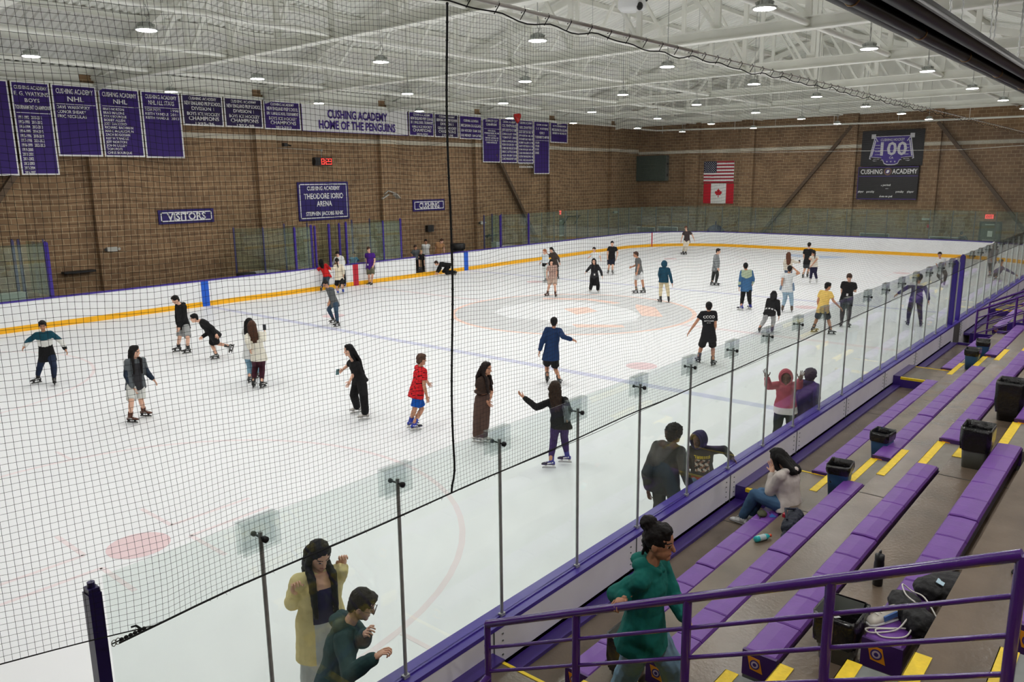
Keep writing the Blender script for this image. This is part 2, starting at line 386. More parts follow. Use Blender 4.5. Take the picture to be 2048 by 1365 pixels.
b = MB(); b.poly([(-36.0, -3.6, 9.3), (-36.0, WY, 9.3), (-36.0, WY, 9.4), (-36.0, 13.1, 14.0), (-36.0, -3.6, 9.4)]); tag(b.build('wall_left_gable', M_roof), kind='structure')
# pilasters: the brick piers of both walls
PX = [-25.1, -17.5, -9.9, -2.3, 5.3, 12.9, 20.4, 28.1]
b = MB()
for x in PX: b.box((x-0.55, WY-0.28, -0.1), (x+0.55, WY+0.01, 9.2))
tag(b.build('trim_1', M_brick), kind='structure')
b = MB()
for y, wd in ((24.6, 0.55), (20.2, 0.5), (13.1, 0.5), (8.05, 0.5), (2.6, 0.5)): b.box((WX-0.3, y-wd, -0.1), (WX+0.01, y+wd, 9.0))
tag(b.build('trim_2', M_brick), kind='structure')
# painted course of block
b = MB(); b.box((-36, WY-0.012, 6.96), (WX, WY+0.005, 7.18))
for x in PX: b.box((x-0.56, WY-0.292, 6.96), (x+0.56, WY, 7.18))
b.box((WX-0.012, -16, 6.78), (WX+0.005, WY, 7.0))
for y, wd in ((24.6, 0.55), (20.2, 0.5), (13.1, 0.5), (8.05, 0.5), (2.6, 0.5)): b.box((WX-0.312, y-wd-0.01, 6.78), (WX, y+wd+0.01, 7.0))
tag(b.build('trim_3', M_brickw), kind='structure')
# sub floor round the rink
b = MB(); b.box((-36, 25.9, -0.12), (WX, WY, -0.02)); b.box((29.9, -0.3, -0.12), (WX, 26, -0.02)); b.box((-36, -0.3, -0.12), (-29.85, 26, -0.02))
for q in range(4):
    cx = (XE-RC)*(1, -1, -1, 1)[q]; cy = (YW-RC, YW-RC, RC, RC)[q]
    b.box((min(cx, cx+(1,-1,-1,1)[q]*RC), min(cy, cy+(1,1,-1,-1)[q]*RC), -0.13), (max(cx, cx+(1,-1,-1,1)[q]*RC), max(cy, cy+(1,1,-1,-1)[q]*RC), -0.105))
M_conc = mat('concrete', rgb(108,94,80), 0.27, var=0.25, vscale=1.6, bump=0.12, bscale=30, spec=0.55)
tag(b.build('floor', mat('rubber_floor', rgb(60,60,62), 0.8)), kind='structure')

# --- ceiling: corrugated deck, ridge over the middle of the ice
def zdeck(y): return 9.28+0.28*(29.9-y) if y > 13.1 else 9.28+0.28*(29.9-13.1)-0.28*(13.1-y)
b = MB(); P_ = 0.30; prof = []
x = -36.2
while x < WX+0.2:
    prof += [(x, 0.0), (x+0.12, 0.0), (x+0.155, 0.07), (x+0.265, 0.07)]; x += P_
for y0, y1 in ((29.9, 13.1), (13.1, -3.7)):
    z0 = zdeck(y0); z1 = zdeck(y1)
    vs = [(px, y0, z0+h) for px, h in prof]+[(px, y1, z1+h) for px, h in prof]; n = len(prof)
    b.add(vs, [(i, i+1, n+i+1, n+i) for i in range(n-1)])
    b.add([(-36.2, y0, z0+0.1), (WX+0.3, y0, z0+0.1), (WX+0.3, y1, z1+0.1), (-36.2, y1, z1+0.1)], [(0, 1, 2, 3)])
b.add([(-36.2, -3.7, 9.3), (WX+0.3, -3.7, 9.3), (WX+0.3, -16.2, 9.0), (-36.2, -16.2, 9.0)], [(0, 1, 2, 3)])
b.add([(-36.2, -3.6, 9.3), (WX+0.3, -3.6, 9.3), (WX+0.3, -3.6, 10.2), (-36.2, -3.6, 10.2)], [(0, 1, 2, 3)])
tag(b.build('ceiling', M_deck), kind='structure')
# purlins
yp = [29.2, 26.9, 24.45, 22.0, 19.55, 17.1, 14.65, 12.2, 9.75, 7.3, 4.85, 2.4, -0.1, -2.6]
for i, y in enumerate(yp):
    b = MB(); z = zdeck(y); b.box((-36, y-0.05, z-0.21), (WX, y+0.05, z-0.012)); b.box((-36, y-0.09, z-0.225), (WX, y+0.09, z-0.205))
    tag(b.build('purlin', M_roof, org=None), 'white steel purlin under the roof deck, %s from the banner wall' % ORD[i+1], 'roof beam', 'purlins under the roof deck')
# trusses
yk = [3.7+2.575*k for k in range(-2, 10)]
def truss():
    root = empty('roof_truss', (0, 0, 8.8))
    b = MB()
    b.box((-0.15, -16.0, 0.0), (0.15, 29.3, 0.03)); b.box((-0.15, -16.0, 0.30), (0.15, 29.3, 0.33)); b.box((-0.03, -16.0, 0.03), (0.03, 29.3, 0.30)); b.build('bottom_chord', M_roof, root)
    b = MB()
    for (ya, yb) in ((29.3, 13.1), (13.1, -3.6)):
        b.bar((0, ya, zdeck(ya)-8.8-0.36), (0, yb, zdeck(yb)-8.8-0.36), 0.24, 0.26)
    b.build('top_chord', M_roof, root)
    for i, y in enumerate(yk):
        zt = zdeck(y)-8.8-0.45
        if zt > 0.5:
            v = MB(); v.bar((0, y, 0.3), (0, y, zt), 0.16, 0.11, up=(1,0,0)); v.build('web_vertical', M_roof, root)
        if i+1 < len(yk):
            y2 = yk[i+1]; zt2 = zdeck(y2)-8.8-0.45; v = MB()
            if y > 12: v.bar((0, y, zt), (0, y2, 0.3), 0.10, 0.12, up=(1,0,0))
            else: v.bar((0, y2, zt2), (0, y, 0.3), 0.10, 0.12, up=(1,0,0))
            v.build('web_diagonal', M_roof, root)
    v = MB(); v.bar((0, 29.25, 0.0), (0, 27.0, 0.0), 0.3, 0.02); v.poly([(0.02, 29.3, -0.25), (0.02, 29.3, 0.4), (0.02, 27.6, 0.3), (0.02, 27.6, 0.0)]); v.poly([(-0.02, 29.3, -0.25), (-0.02, 27.6, 0.0), (-0.02, 27.6, 0.3), (-0.02, 29.3, 0.4)]); v.build('haunch_plate', M_roof, root)
    return root
t0 = truss()
for i, x in enumerate([28.1, 20.5, 12.9, 5.3, -2.3, -9.9, -17.5, -25.1]):
    t = t0 if i == 0 else copy_tree(t0)
    t.location = (x, 0, 8.8)
    tag(t, 'white steel roof truss spanning the rink, %s from the scoreboard wall' % ORD[i+1], 'roof truss', 'roof trusses')
for i, y in enumerate([24.4, 19.3, 14.0, 8.85, 3.7, -1.45]):
    b = MB(); b.tube([(-36, y, 8.97), (WX, y, 8.97)], 0.085, 10)
    tag(b.build('strut_pipe', M_roof), 'long white tube running between the trusses, %s from the banner wall' % ORD[i+1], 'roof tube', 'tubes between the trusses')
# sway rods
for i, (x0, y0, x1, y1) in enumerate([(-9.9, 29, -2.3, 22), (5.3, 29, 12.9, 22), (12.9, 3.7, 20.5, 14), (20.5, 14.0, 28.1, 24.4), (12.9, 24.4, 20.5, 16.0), (-2.3, 3.7, 5.3, 9)]):
    b = MB(); b.bar((x0, y0, zdeck(y0)-0.5), (x1, y1, zdeck(y1)-0.5), 0.07, 0.07)
    tag(b.build('sway_brace', M_roof), 'thin white sway brace under the roof slope, %s bay' % ORD[i+1], 'roof brace', 'sway braces under the roof')
# wall pipe the banners hang from, and its run on the end wall
b = MB(); b.tube([(-36, 29.05, 8.83), (28.5, 29.05, 8.83)], 0.06, 8)
for x in np.arange(-34, 28, 3.8): b.tube([(x, 29.05, 8.85), (x, 29.05, 9.35)], 0.015, 5)
tag(b.build('banner_pipe', M_roof), 'white pipe under the eave carrying the row of banners', 'pipe')
b = MB(); b.tube([(28.5, 29.0, 8.75), (31.2, 27.4, 8.55), (31.2, 20, 8.42), (31.2, 11, 8.3), (31.2, -6, 8.2)], 0.06, 8)
for y in (26.9, 25, 21, 18, 14, 10, 6, 2): b.tube([(31.2, y, 8.3), (31.2, y, 9.3)], 0.015, 5)
tag(b.build('sprinkler_pipe', M_roof), 'white pipe hanging along the top of the scoreboard wall', 'pipe')
b = MB(); b.box((-36, 29.2, 8.84), (WX, 29.44, 9.36)); tag(b.build('eave_beam', M_roof), 'pale grey eave beam above the row of banners', 'beam')
# diagonal wall braces
M_brace = mat('brace_brown', rgb(92,74,56), 0.7)
for i, (a, c, lb) in enumerate([((14.2, 29.15, 6.55), (18.75, 29.15, 0.3), 'brown diagonal steel brace on the banner wall below the short banners'),
                  ((-12.8, 29.15, 5.9), (-17.0, 29.15, 0.2), 'brown diagonal steel brace on the banner wall at the left edge'),
                  ((31.75, 13.0, 8.2), (31.75, 19.4, 0.2), 'brown diagonal brace on the end wall between flags and scoreboard'),
                  ((31.75, 7.8, 8.2), (31.75, 1.4, 0.2), 'brown diagonal brace on the end wall right of the scoreboard')]):
    b = MB(); b.bar(a, c, 0.2, 0.25, up=(0, 1, 0) if i < 2 else (1, 0, 0)); tag(b.build('diagonal_brace', M_brace), lb, 'brace')

# --- high-bay lamps
M_lens = mat('lamp_lens', rgb(255,255,250), 0.4, emit=(1.0, 0.985, 0.95, 1), estr=LAMP)
M_lamp = mat('lamp_housing', rgb(196,200,196), 0.4, 0.3)
def lamp(top):
    root = empty('pendant_lamp', (0, 0, 0))
    b = MB(); b.lathe((0,0,0), [(0.205,0.0),(0.225,0.012),(0.225,0.03),(0.15,0.06),(0.12,0.075),(0.11,0.15),(0.05,0.17),(0.0,0.17)], 24)
    for k in range(12):
        t = 2*PI*k/12; b.bar((0.11*math.cos(t), 0.11*math.sin(t), 0.05), (0.14*math.cos(t), 0.14*math.sin(t), 0.13), 0.008, 0.07)
    b.build('housing', M_lamp, root)
    b = MB(); b.lathe((0,0,0), [(0.0,-0.006),(0.14,-0.006),(0.19,-0.002),(0.2,0.004)], 24); b.build('lens', M_lens, root)
    b = MB(); b.tube([(0,0,0.17),(0.03,0,0.2),(0.04,0,0.25),(0.0,0,0.28),(-0.01,0,0.32),(0,0,0.34)], 0.008, 6); b.tube([(0,0,0.34),(0,0,top)], 0.009, 6); b.tube([(0.02,0,0.2),(0.1,0.02,0.24),(0.09,0,0.32),(0.02,0,0.5)], 0.008, 5); b.build('hanger', M_steel, root)
    return root
rows = [(22.0, [-22.3,-16.4,-10.5,-4.5,0.9,7.1,12.6,19.4,25.2]), (17.0, [-22.3,-16.5,-10.4,-4.4,0.8,7.1,13.1,19.3,25.2]), (11.8, [-22.2,-16.2,-10.1,-4.2,1.5,7.3,13.4,19.4,25.2]),
        (6.9, [-22.0,-16.0,-9.8,-4.0,1.8,7.7,13.9,19.8,25.4]), (1.8, [-22.0,-16.0,-9.6,-3.3,2.4,8.9,15.2,21.0,26.6]), (-4.2, [-22.0,-16.0,-10.0,-4.0,2.0,8.0,14.0,20.0]), (-9.6, [-22.0,-14.0,-6.0,2.0,10.0])]  # last two rows hang out of view, added to brighten bleachers and outer boards
rown = ['row nearest the banner wall', 'second row from the banner wall', 'middle row over the ice', 'fourth row from the banner wall', 'row over the near boards', 'added unseen row over the bleachers', 'added unseen row over the upper bleachers']
k = 0
for ri, (y, xs) in enumerate(rows):
    for xi, x in enumerate(xs):
        l = lamp((zdeck(y) if y > -3.5 else 9.2)-8.03) if xi == 0 else copy_tree(l)
        l.location = (x, y, 8.0)
        tag(l, 'pendant lamp, %s from the scoreboard end, %s' % (ORD[len(xs)-xi], rown[ri]), 'lamp', 'high-bay pendant lamps')

# --- black tube heater over the bleachers
M_heat = mat('heater_black', rgb(8,8,9), 0.45, var=0.4, vscale=14, spec=0.35)
M_brass = mat('clamp_brass', rgb(150,120,80), 0.4, 0.7)
hr = empty('tube_heater', (-8, -1.75, 6.8)); tag(hr, 'long black tube heater hung on chains above the bleachers', 'heater')
for nm, y, z, r in (('burner_tube', 0.155, 0.0, 0.115), ('middle_tube', -0.02, -0.10, 0.07), ('return_tube', -0.21, 0.02, 0.105)):
    b = MB(); b.tube([(-11.5, y, z), (13.5, y, z)], r, 14); b.build(nm, M_heat, hr)
b = MB(); b.add([(-11.5, 0.27, -0.06), (-11.5, 0.16, 0.16), (-11.5, -0.24, 0.17), (-11.5, -0.33, -0.02), (13.5, 0.27, -0.06), (13.5, 0.16, 0.16), (13.5, -0.24, 0.17), (13.5, -0.33, -0.02)], [(0,1,5,4),(1,2,6,5),(2,3,7,6)]); b.build('reflector', M_heat, hr)
for x in np.arange(-10.5, 13, 2.6):
    b = MB(); b.tube([(x, -0.02+0.072*math.cos(t), -0.10+0.072*math.sin(t)) for t in np.linspace(0, 2*PI, 13)[:-1]], 0.012, 5, closed=True); b.build('clamp', M_brass, hr)
    for dy in (0.16, -0.24):
        b = MB(); b.tube([(x+0.4, dy+0.006*(-1)**i, 0.16+0.06*i) for i in range(38)], 0.011, 4); b.build('chain', M_steel, hr)
# ================================================================ GLASS ROUND THE RINK
def post(x, y, z0, z1, wx, wy, m, label, name='glass_post', group=None, cap=False):
    b = MB(); b.box((x-wx/2, y-wy/2, z0), (x+wx/2, y+wy/2, z1))
    if cap: b.box((x-wx*0.42, y-wy*0.42, z1), (x+wx*0.42, y+wy*0.42, z1+0.03)); b.lathe((x, y, z1+0.03), [(wx*0.3, 0), (wx*0.3, 0.03)], 10)
    return tag(b.build(name, m), label, 'post', group)
GX = [-21.69+1.19*k for k in range(18)]
GY = -0.1
post(-22.73, GY, 1.07, 2.80, 0.07, 0.085, mat('post_dark', rgb(34,22,78), 0.35), 'dark purple square post ending the bleacher glass at the near left', 'end_post', cap=True)
def pane(x0, x1, label, y=GY, z0=1.082, z1=2.87, m=None, group='glass panes along the bleachers'):
    b = MB(); b.box((x0+0.004, y-0.006, z0), (x1-0.004, y+0.006, z1)); o = tag(b.build('rink_glass', m or M_glass), label, 'glass pane', group); return o
def clip():
    root = empty('glass_clip', (0, 0, 0)); b = MB()
    for sy in (-1, 1): b.box((-0.14, sy*0.035-0.003, -0.22), (0.14, sy*0.035+0.003, 0.0))
    b.box((-0.14, -0.038, 0.0), (0.14, 0.038, 0.008)); b.build('acrylic_saddle', M_acryl, root)
    b = MB()
    for z in (-0.13,):
        b.tube([(0, -0.075, z), (0, 0.06, z)], 0.008, 6); b.lathe((0, -0.075, z), [(0.0, -0.012), (0.022, -0.012), (0.022, 0.012), (0.0, 0.012)], 10, M=Matrix.Rotation(PI/2, 4, 'X').to_3x3()); b.lathe((0, 0.06, z), [(0.0, -0.01), (0.018, -0.01), (0.018, 0.01), (0.0, 0.01)], 10, M=Matrix.Rotation(PI/2, 4, 'X').to_3x3())
    b.build('knob', M_black, root)
    return root
cl0 = clip()
def steel_pole(x):
    b = MB(); b.tube([(x, GY-0.022, 1.075), (x, GY-0.022, 2.78)], 0.015, 8); b.box((x-0.03, GY-0.04, 1.072), (x+0.03, GY+0.0, 1.10)); return b
xs = [-22.67]+GX+[-0.98]
for i in range(len(xs)-1):
    pane(xs[i], xs[i+1], 'clear pane of bleacher glass, %s from the dark end post' % ORD[i+1])
for i, x in enumerate(GX):
    tag(steel_pole(x).build('steel_pole', M_steel), 'thin steel pole between bleacher glass panes, %s from the dark end post' % ORD[i+1], 'pole', 'steel poles in the bleacher glass')
    c = cl0 if i == 0 else copy_tree(cl0); c.location = (x, GY, 2.872)
    tag(c, 'clear acrylic clip with knobs atop a glass joint, %s from the dark end post' % ORD[i+1], 'clip', 'acrylic clips on the bleacher glass')
post(-0.93, GY, 1.07, 2.74, 0.1, 0.12, M_post, 'purple gate post left of the bleacher gate', cap=True)
post(-0.11, GY, 1.07, 2.82, 0.1, 0.12, M_post, 'purple gate post right of the bleacher gate', cap=True)
pane(-0.88, -0.5, 'narrow glass pane of the bleacher gate between purple posts', group='glass in the bleacher gate'); 
b = MB(); b.box((-0.52, GY-0.02, 1.08), (-0.49, GY+0.02, 2.7)); tag(b.build('gate_stile', M_steel), 'white metal stile of the bleacher gate', 'post')
xs = [-0.06]+[1.08+1.19*k for k in range(19)]+[23.7]
for i in range(len(xs)-1):
    pane(xs[i], xs[i+1], 'clear pane of glass beyond the bleacher gate, %s from the gate' % ORD[i+1], group='glass panes beyond the bleacher gate')
    if 0 < i:
        tag(steel_pole(xs[i]).build('steel_pole', M_steel), 'thin steel pole beyond the bleacher gate, %s from the gate' % ORD[i], 'pole', 'steel poles beyond the gate')
        c = copy_tree(cl0); c.location = (xs[i], GY, 2.872); tag(c, 'clear acrylic clip beyond the bleacher gate, %s from the gate' % ORD[i], 'clip', 'acrylic clips beyond the gate')
# dark boards of the gate in the bleacher side
b = MB(); b.box((-0.93, -0.2, 0.0), (-0.11, -0.02, 1.03)); tag(b.build('rink_gate', mat('gate_grey', rgb(90,88,82), 0.6, var=0.3)), 'grey gate leaf in the bleacher-side boards', 'gate')
# glass round the far end
def span_panes(pts, z1, label, group, m=M_glassfar, start=0, both=True):
    for i in range(len(pts)-1):
        (x0, y0), (x1, y1) = pts[i], pts[i+1]; b = MB(); b.bar((x0, y0, (1.08+z1)/2), (x1, y1, (1.08+z1)/2), 0.012, z1-1.08)
        tag(b.build('rink_glass', m), '%s, %s pane' % (label, ORD[i+1+start]), 'glass pane', group)
        b = MB(); b.box((x0-0.022, y0-0.022, 1.07), (x0+0.022, y0+0.022, z1-0.02))
        tag(b.build('glass_stanchion', M_grey), 'slim post in the %s, %s along' % (label.replace('tinted ', ''), ORD[i+1+start]), 'post', group+' posts')
def resamp(pts, n):
    L = [0]
    for i in range(1, len(pts)): L.append(L[-1]+math.dist(pts[i], pts[i-1]))
    return [(float(np.interp(L[-1]*k/n, L, [p[0] for p in pts])), float(np.interp(L[-1]*k/n, L, [p[1] for p in pts]))) for k in range(n+1)]
span_panes(resamp([(13.6, 26.0), (23.7, 26.0)], 8), 2.95, 'tinted glass on the far boards by the exit sign', 'glass of the far right boards')
span_panes(resamp(corner(0, 0.1)[::-1], 8), 2.9, 'tinted glass round the far corner', 'glass of the far corner')
span_panes(resamp([(29.9, 19.8), (29.9, 6.1)], 11), 2.85, 'tinted glass in front of the scoreboard wall', 'glass of the far end')
span_panes(resamp(corner(3, 0.1)[::-1], 8), 2.85, 'tinted glass round the bleacher corner', 'glass of the bleacher corner')
# team and penalty boxes on the banner side: glass on purple posts
def box_glass(pts, z1, label, group):
    for i in range(len(pts)-1):
        (x0, y0), (x1, y1) = pts[i], pts[i+1]; b = MB(); b.bar((x0, y0, (1.08+z1)/2), (x1, y1, (1.08+z1)/2), 0.012, z1-1.08)
        tag(b.build('rink_glass', M_glassfar), '%s, %s pane' % (label, ORD[i+1]), 'glass pane', group)
box_glass([(-4.9, 28.3), (-3.25, 26.0)], 2.95, 'slanting glass at the left side of the middle box', 'glass of the middle box side')
box_glass([(-3.25, 26.0), (-2.35, 26.0)], 2.95, 'glass at the left front of the middle box', 'glass of the middle box front')
box_glass([(-0.35, 26.0), (1.9, 26.0), (3.1, 26.0)], 2.98, 'front glass of the timekeeper box beside the purple shirt man', 'glass of the timekeeper box')
box_glass([(3.1, 26.0), (3.1, 28.4)], 2.98, 'glass closing the right side of the timekeeper box', 'glass of the box side')
box_glass([(-2.3, 28.2), (-2.3, 26.0)], 2.95, 'glass divider in the middle box', 'glass dividers')
box_glass([(-0.35, 28.2), (-0.35, 26.0)], 2.95, 'glass divider left of the timekeeper', 'glass dividers of the timekeeper box')
box_glass([(-20.0, 26.0), (-18, 26.0), (-16.0, 26.0), (-13.5, 26.0)], 2.98, 'glass of the left team box', 'glass of the left team box')
box_glass([(-13.5, 26.0), (-13.5, 28.0)], 2.98, 'glass end of the left team box', 'glass end of the left box')
box_glass([(10.6, 27.0), (10.95, 26.0)], 2.9, 'narrow glass at the left of the player exit', 'glass of the player exit')
box_glass([(12.0, 27.6), (13.55, 26.05)], 2.9, 'slanting glass at the right of the player exit', 'glass right of the player exit')
k = 0
for x, y, wd, z1 in [(-4.9, 28.3, 0.06, 2.95), (-4.1, 27.2, 0.06, 2.95), (-3.25, 26.02, 0.08, 2.95), (-2.35, 26.02, 0.09, 3.0), (-2.15, 26.02, 0.08, 2.95), (-2.3, 28.2, 0.06, 3.0), (-1.35, 26.02, 0.09, 3.0), (-1.0, 28.2, 0.06, 3.0), (-0.75, 26.02, 0.08, 3.0),
                     (-0.35, 26.02, 0.08, 3.05), (1.75, 28.2, 0.06, 3.0), (1.95, 26.02, 0.07, 3.0), (3.12, 26.02, 0.08, 3.05), (3.1, 28.4, 0.06, 3.0),
                     (-13.95, 28.0, 0.09, 3.0), (-13.75, 28.0, 0.09, 3.0), (-13.55, 26.02, 0.13, 2.98), (-13.2, 27.2, 0.05, 3.0), (-16.0, 26.02, 0.09, 3.0),
                     (10.6, 27.0, 0.07, 2.9), (10.95, 26.02, 0.09, 2.9), (12.0, 27.6, 0.07, 2.9), (12.4, 27.2, 0.06, 2.9), (13.58, 26.02, 0.09, 2.9)]:
    k += 1; where = 'middle box' if -5 < x < 4 else ('left team box' if x < -10 else 'player exit')
    post(x, y, 1.07 if y < 26.5 else 0.0, z1, wd, wd, M_post if y < 26.5 else mat('post_greypurple', rgb(70,66,110), 0.35), 'purple glass post by the %s, %s along the banner wall' % (where, ORD[k]), 'glass_post', 'purple posts by the boxes', cap=True)
# low walls and ledges in the boxes
for x0, x1, y0, y1, z, lb in [(-4.9, -3.2, 26.05, 28.2, 0.9, 'white low wall at the left of the middle box'), (3.05, 3.15, 26.05, 28.4, 0.95, 'white low partition right of the timekeeper'), (-15.6, -14.0, 27.2, 27.6, 1.15, 'pale counter in the left team box'),
                              (11.0, 11.4, 26.4, 26.8, 1.3, 'small grey cabinet left of the player exit'), (12.0, 13.5, 26.1, 27.6, 0.95, 'white low wall right of the player exit')]:
    b = MB(); b.box((x0, y0, -0.02), (x1, y1, z)); b.box((x0-0.02, y0-0.02, z), (x1+0.02, y1+0.02, z+0.04)); tag(b.build('box_counter', mat('counter_grey', rgb(190,192,196), 0.5)), lb, 'counter')

# ================================================================ SIGNS AND BANNERS
def sign(x0, x1, z0, z1, label, lines):
    root = empty('wall_sign', ((x0+x1)/2, WY-0.04, (z0+z1)/2)); W = (x1-x0)/2; H = (z1-z0)/2
    b = MB(); b.box((-W, -0.03, -H), (W, 0.03, H)); b.build('sign_board', M_sign, root)
    b = MB(); i = 0.10; t = 0.045
    for lo, hi in (((-W+i, -0.036, -H+i), (W-i, -0.03, -H+i+t)), ((-W+i, -0.036, H-i-t), (W-i, -0.03, H-i)), ((-W+i, -0.036, -H+i), (-W+i+t, -0.03, H-i)), ((W-i-t, -0.036, -H+i), (W-i, -0.03, H-i))): b.box(lo, hi)
    b.build('border', M_txt, root)
    lettering([(t_, 0, y, h, w_, 'CENTER') for t_, y, h, w_ in lines], plane_far(0, -0.034, 0), M_txt, root, bold=0.03)
    return tag(root, label, 'sign')
sign(-7.76, -5.18, 3.24, 3.85, 'purple wall sign reading VISITORS with white border', [('VISITORS', -0.15, 0.31, 1.80)])
sign(-0.58, 2.58, 3.04, 4.97, 'large purple wall sign naming the arena and rink', [('CUSHING ACADEMY', 0.55, 0.20, 2.05), ('THEODORE IORIO', 0.12, 0.28, 2.45), ('ARENA', -0.26, 0.27, 0.95), ('STEPHEN JACOBS RINK', -0.72, 0.20, 2.35)])
sign(7.19, 9.76, 3.23, 3.88, 'small purple wall sign reading CUSHING with white border', [('CUSHING', -0.16, 0.32, 1.62)])
def banner(x0, x1, zt, zb, label, lines, cloth=None, hem=0.06, hemm=None, txt=None, bold=0.015):
    y = 29.02; W = x1-x0; H = zt-zb
    root = empty('banner', (x0, y, zt))
    xs = [0, hem]+[hem+(W-2*hem)*i/9 for i in range(1, 9)]+[W-hem, W]; zs = [0, hem*0.5]+[hem*0.5+(H-1.5*hem)*i/7 for i in range(1, 7)]+[H-hem, H]
    ph = x0*2.1; b = MB(); vs = []
    for z in zs:
        for x in xs: vs.append((x, 0.015*math.sin(ph+x*5.0)*(z/H)+0.006*math.sin(x*13+z*2), -z))
    n = len(xs)
    for j in range(len(zs)-1):
        for i in range(n-1):
            edge = i == 0 or i == n-2 or j == len(zs)-2
            b.add([vs[j*n+i], vs[(j+1)*n+i], vs[(j+1)*n+i+1], vs[j*n+i+1]], [(0, 1, 2, 3)], 1 if edge else 0, True)
            b.add([tuple(Vector(v)+Vector((0, 0.006, 0))) for v in (vs[j*n+i], vs[j*n+i+1], vs[(j+1)*n+i+1], vs[(j+1)*n+i])], [(0, 1, 2, 3)], 1 if edge else 0, True)
    b.build('fabric', [cloth or M_cloth, hemm or M_txt], root)
    b = MB(); b.tube([(0, 0, 0.0), (W, 0, 0.0)], 0.03, 8); b.build('hanging_rod', M_roof, root)
    L = []; rule = MB(); nr = 0
    for ln in lines:
        t, yy, h, wd = ln[:4]; al = ln[4] if len(ln) > 4 else 'CENTER'
        cx = W/2 if al == 'CENTER' else (hem+0.05 if al == 'LEFT' else W-hem-0.05)
        if t == '--': rule.box((W*0.06, -0.04, -yy-0.02), (W*0.94, -0.036, -yy)); nr += 1
        elif al == 'AT': L.append((t, ln[5]*W, -yy, h, wd, 'LEFT'))
        else: L.append((t, cx, -yy, h, wd, al))
    if L: lettering(L, plane_far(0, -0.032, 0), txt or M_txt, root, bold=bold, depth=0.003)
    if nr: rule.build('rule', txt or M_txt, root)
    return tag(root, label, 'banner', None)
ZT = 8.74
banner(-15.6, -13.05, ZT, 5.34, 'long purple banner cut off by the left edge of the photo', [])
yrs1 = ['1991-1992','1992-1993','1993-1994','1994-1995','1995-1996','1997-1998','1998-1999','1999-2000','2000-2001','2001-2002','2002-2003','2003-2004','2006-2007']; yrs2 = ['2010-2011','2011-2012','2012-2013','2014-2015','2018-2019','2021-2022','2022-2023']
banner(-12.98, -11.66, ZT, 5.36, 'long purple banner listing boys tournament champions by year', [('CUSHING ACADEMY', 0.26, 0.13, 1.12), ('E. G. WATKINS', 0.49, 0.15, 1.16), ('BOYS', 0.72, 0.14, 0.5), ('TOURNAMENT CHAMPIONS', 0.98, 0.15, 1.2), ('--', 1.1, 0, 0)]
       + [(t, 1.33+0.168*i, 0.12, 0.36, 'AT', 0.08) for i, t in enumerate(yrs1)]+[(t, 1.33+0.168*i, 0.12, 0.36, 'AT', 0.42) for i, t in enumerate(yrs2)], hem=0.05)
banner(-11.60, -9.94, ZT, 6.07, 'purple NHL banner with three player names', [('CUSHING ACADEMY', 0.32, 0.19, 1.36), ('NHL', 0.60, 0.19, 0.6), ('--', 0.70, 0, 0), ('DAVE WARSOFSKY', 0.88, 0.12, 1.22, 'LEFT'), ('CONOR SHEARY', 1.05, 0.12, 1.06, 'LEFT'), ('ERIC NICKULAS', 1.22, 0.12, 1.06, 'LEFT')])
nm = ['BRAD NORTON','BRAD MALONE','RYAN BOURQUE','BOBBY ALLEN','JOEY DACCORD','RICHARD BACHMAN','MARC McLAUGHLIN','ZACH BOGOSIAN','KEITH YANDLE','JEFF NORTON','JOHN LILLEY','TOM POTI','CHRIS BOURQUE']
banner(-9.88, -8.24, ZT, 6.07, 'purple NHL banner with a column of thirteen names', [('CUSHING ACADEMY', 0.32, 0.18, 1.36), ('NHL', 0.58, 0.18, 0.55), ('--', 0.68, 0, 0)]+[(t, 0.85+0.142*i, 0.10, 0.075*len(t), 'LEFT') for i, t in enumerate(nm)])
banner(-8.18, -6.50, ZT, 6.05, 'purple NHL All Stars banner with three names and years', [('CUSHING ACADEMY', 0.28, 0.16, 1.36), ('NHL ALL STARS', 0.52, 0.18, 1.1), ('--', 0.62, 0, 0)]+[(a, 0.78+0.16*i, 0.11, 0.082*len(a), 'LEFT') for i, a in enumerate(['TOM POTI', 'KEITH YANDLE', 'KEITH YANDLE'])]+[(a, 0.78+0.16*i, 0.11, 0.34, 'RIGHT') for i, a in enumerate(['1998', '2011', '2013'])])
def champ(l2, l3, l4, yr): return [('CUSHING ACADEMY', 0.20, 0.12, 1.30), ('NEW ENGLAND PREP SCHOOL', 0.42, 0.16, 1.72), (l2, 0.63, 0.15, l3), (l4, 0.85, 0.14, 1.55), ('CHAMPIONS', 1.06, 0.17, 1.42), (yr, 1.24, 0.11, 0.88)]
banner(-6.43, -4.50, ZT, 7.45, 'dark purple boys ice hockey champions banner dated 1995-96', champ('DIVISION 1', 1.05, 'BOYS ICE HOCKEY', '1995-96'), M_clothd)
banner(-4.44, -2.49, ZT, 7.46, 'dark purple boys ice hockey champions banner dated 1997-98', champ('DIVISION 1', 1.05, 'BOYS ICE HOCKEY', '1997-98'), M_clothd)
banner(-2.41, -0.40, ZT, 7.44, 'purple boys ice hockey champions banner dated 2012-2013', champ('DIV. 1 LARGE SCHOOL TOURNAMENT', 1.75, 'BOYS ICE HOCKEY', '2012-2013'))
banner(-0.33, 6.68, ZT, 7.42, 'long white banner reading CUSHING ACADEMY HOME OF THE PENGUINS', [('CUSHING ACADEMY', 0.62, 0.42, 3.95), ('HOME OF THE PENGUINS', 1.15, 0.42, 5.05)], M_clothw, hemm=M_txtp, txt=M_txtp, hem=0.035, bold=0.035)
banner(6.76, 8.68, ZT, 7.43, 'purple girls ice hockey champions banner dated 2019-2020', champ('DIV. 1 SMALL SCHOOL TOURNAMENT', 1.7, 'GIRLS ICE HOCKEY', '2019-2020'))
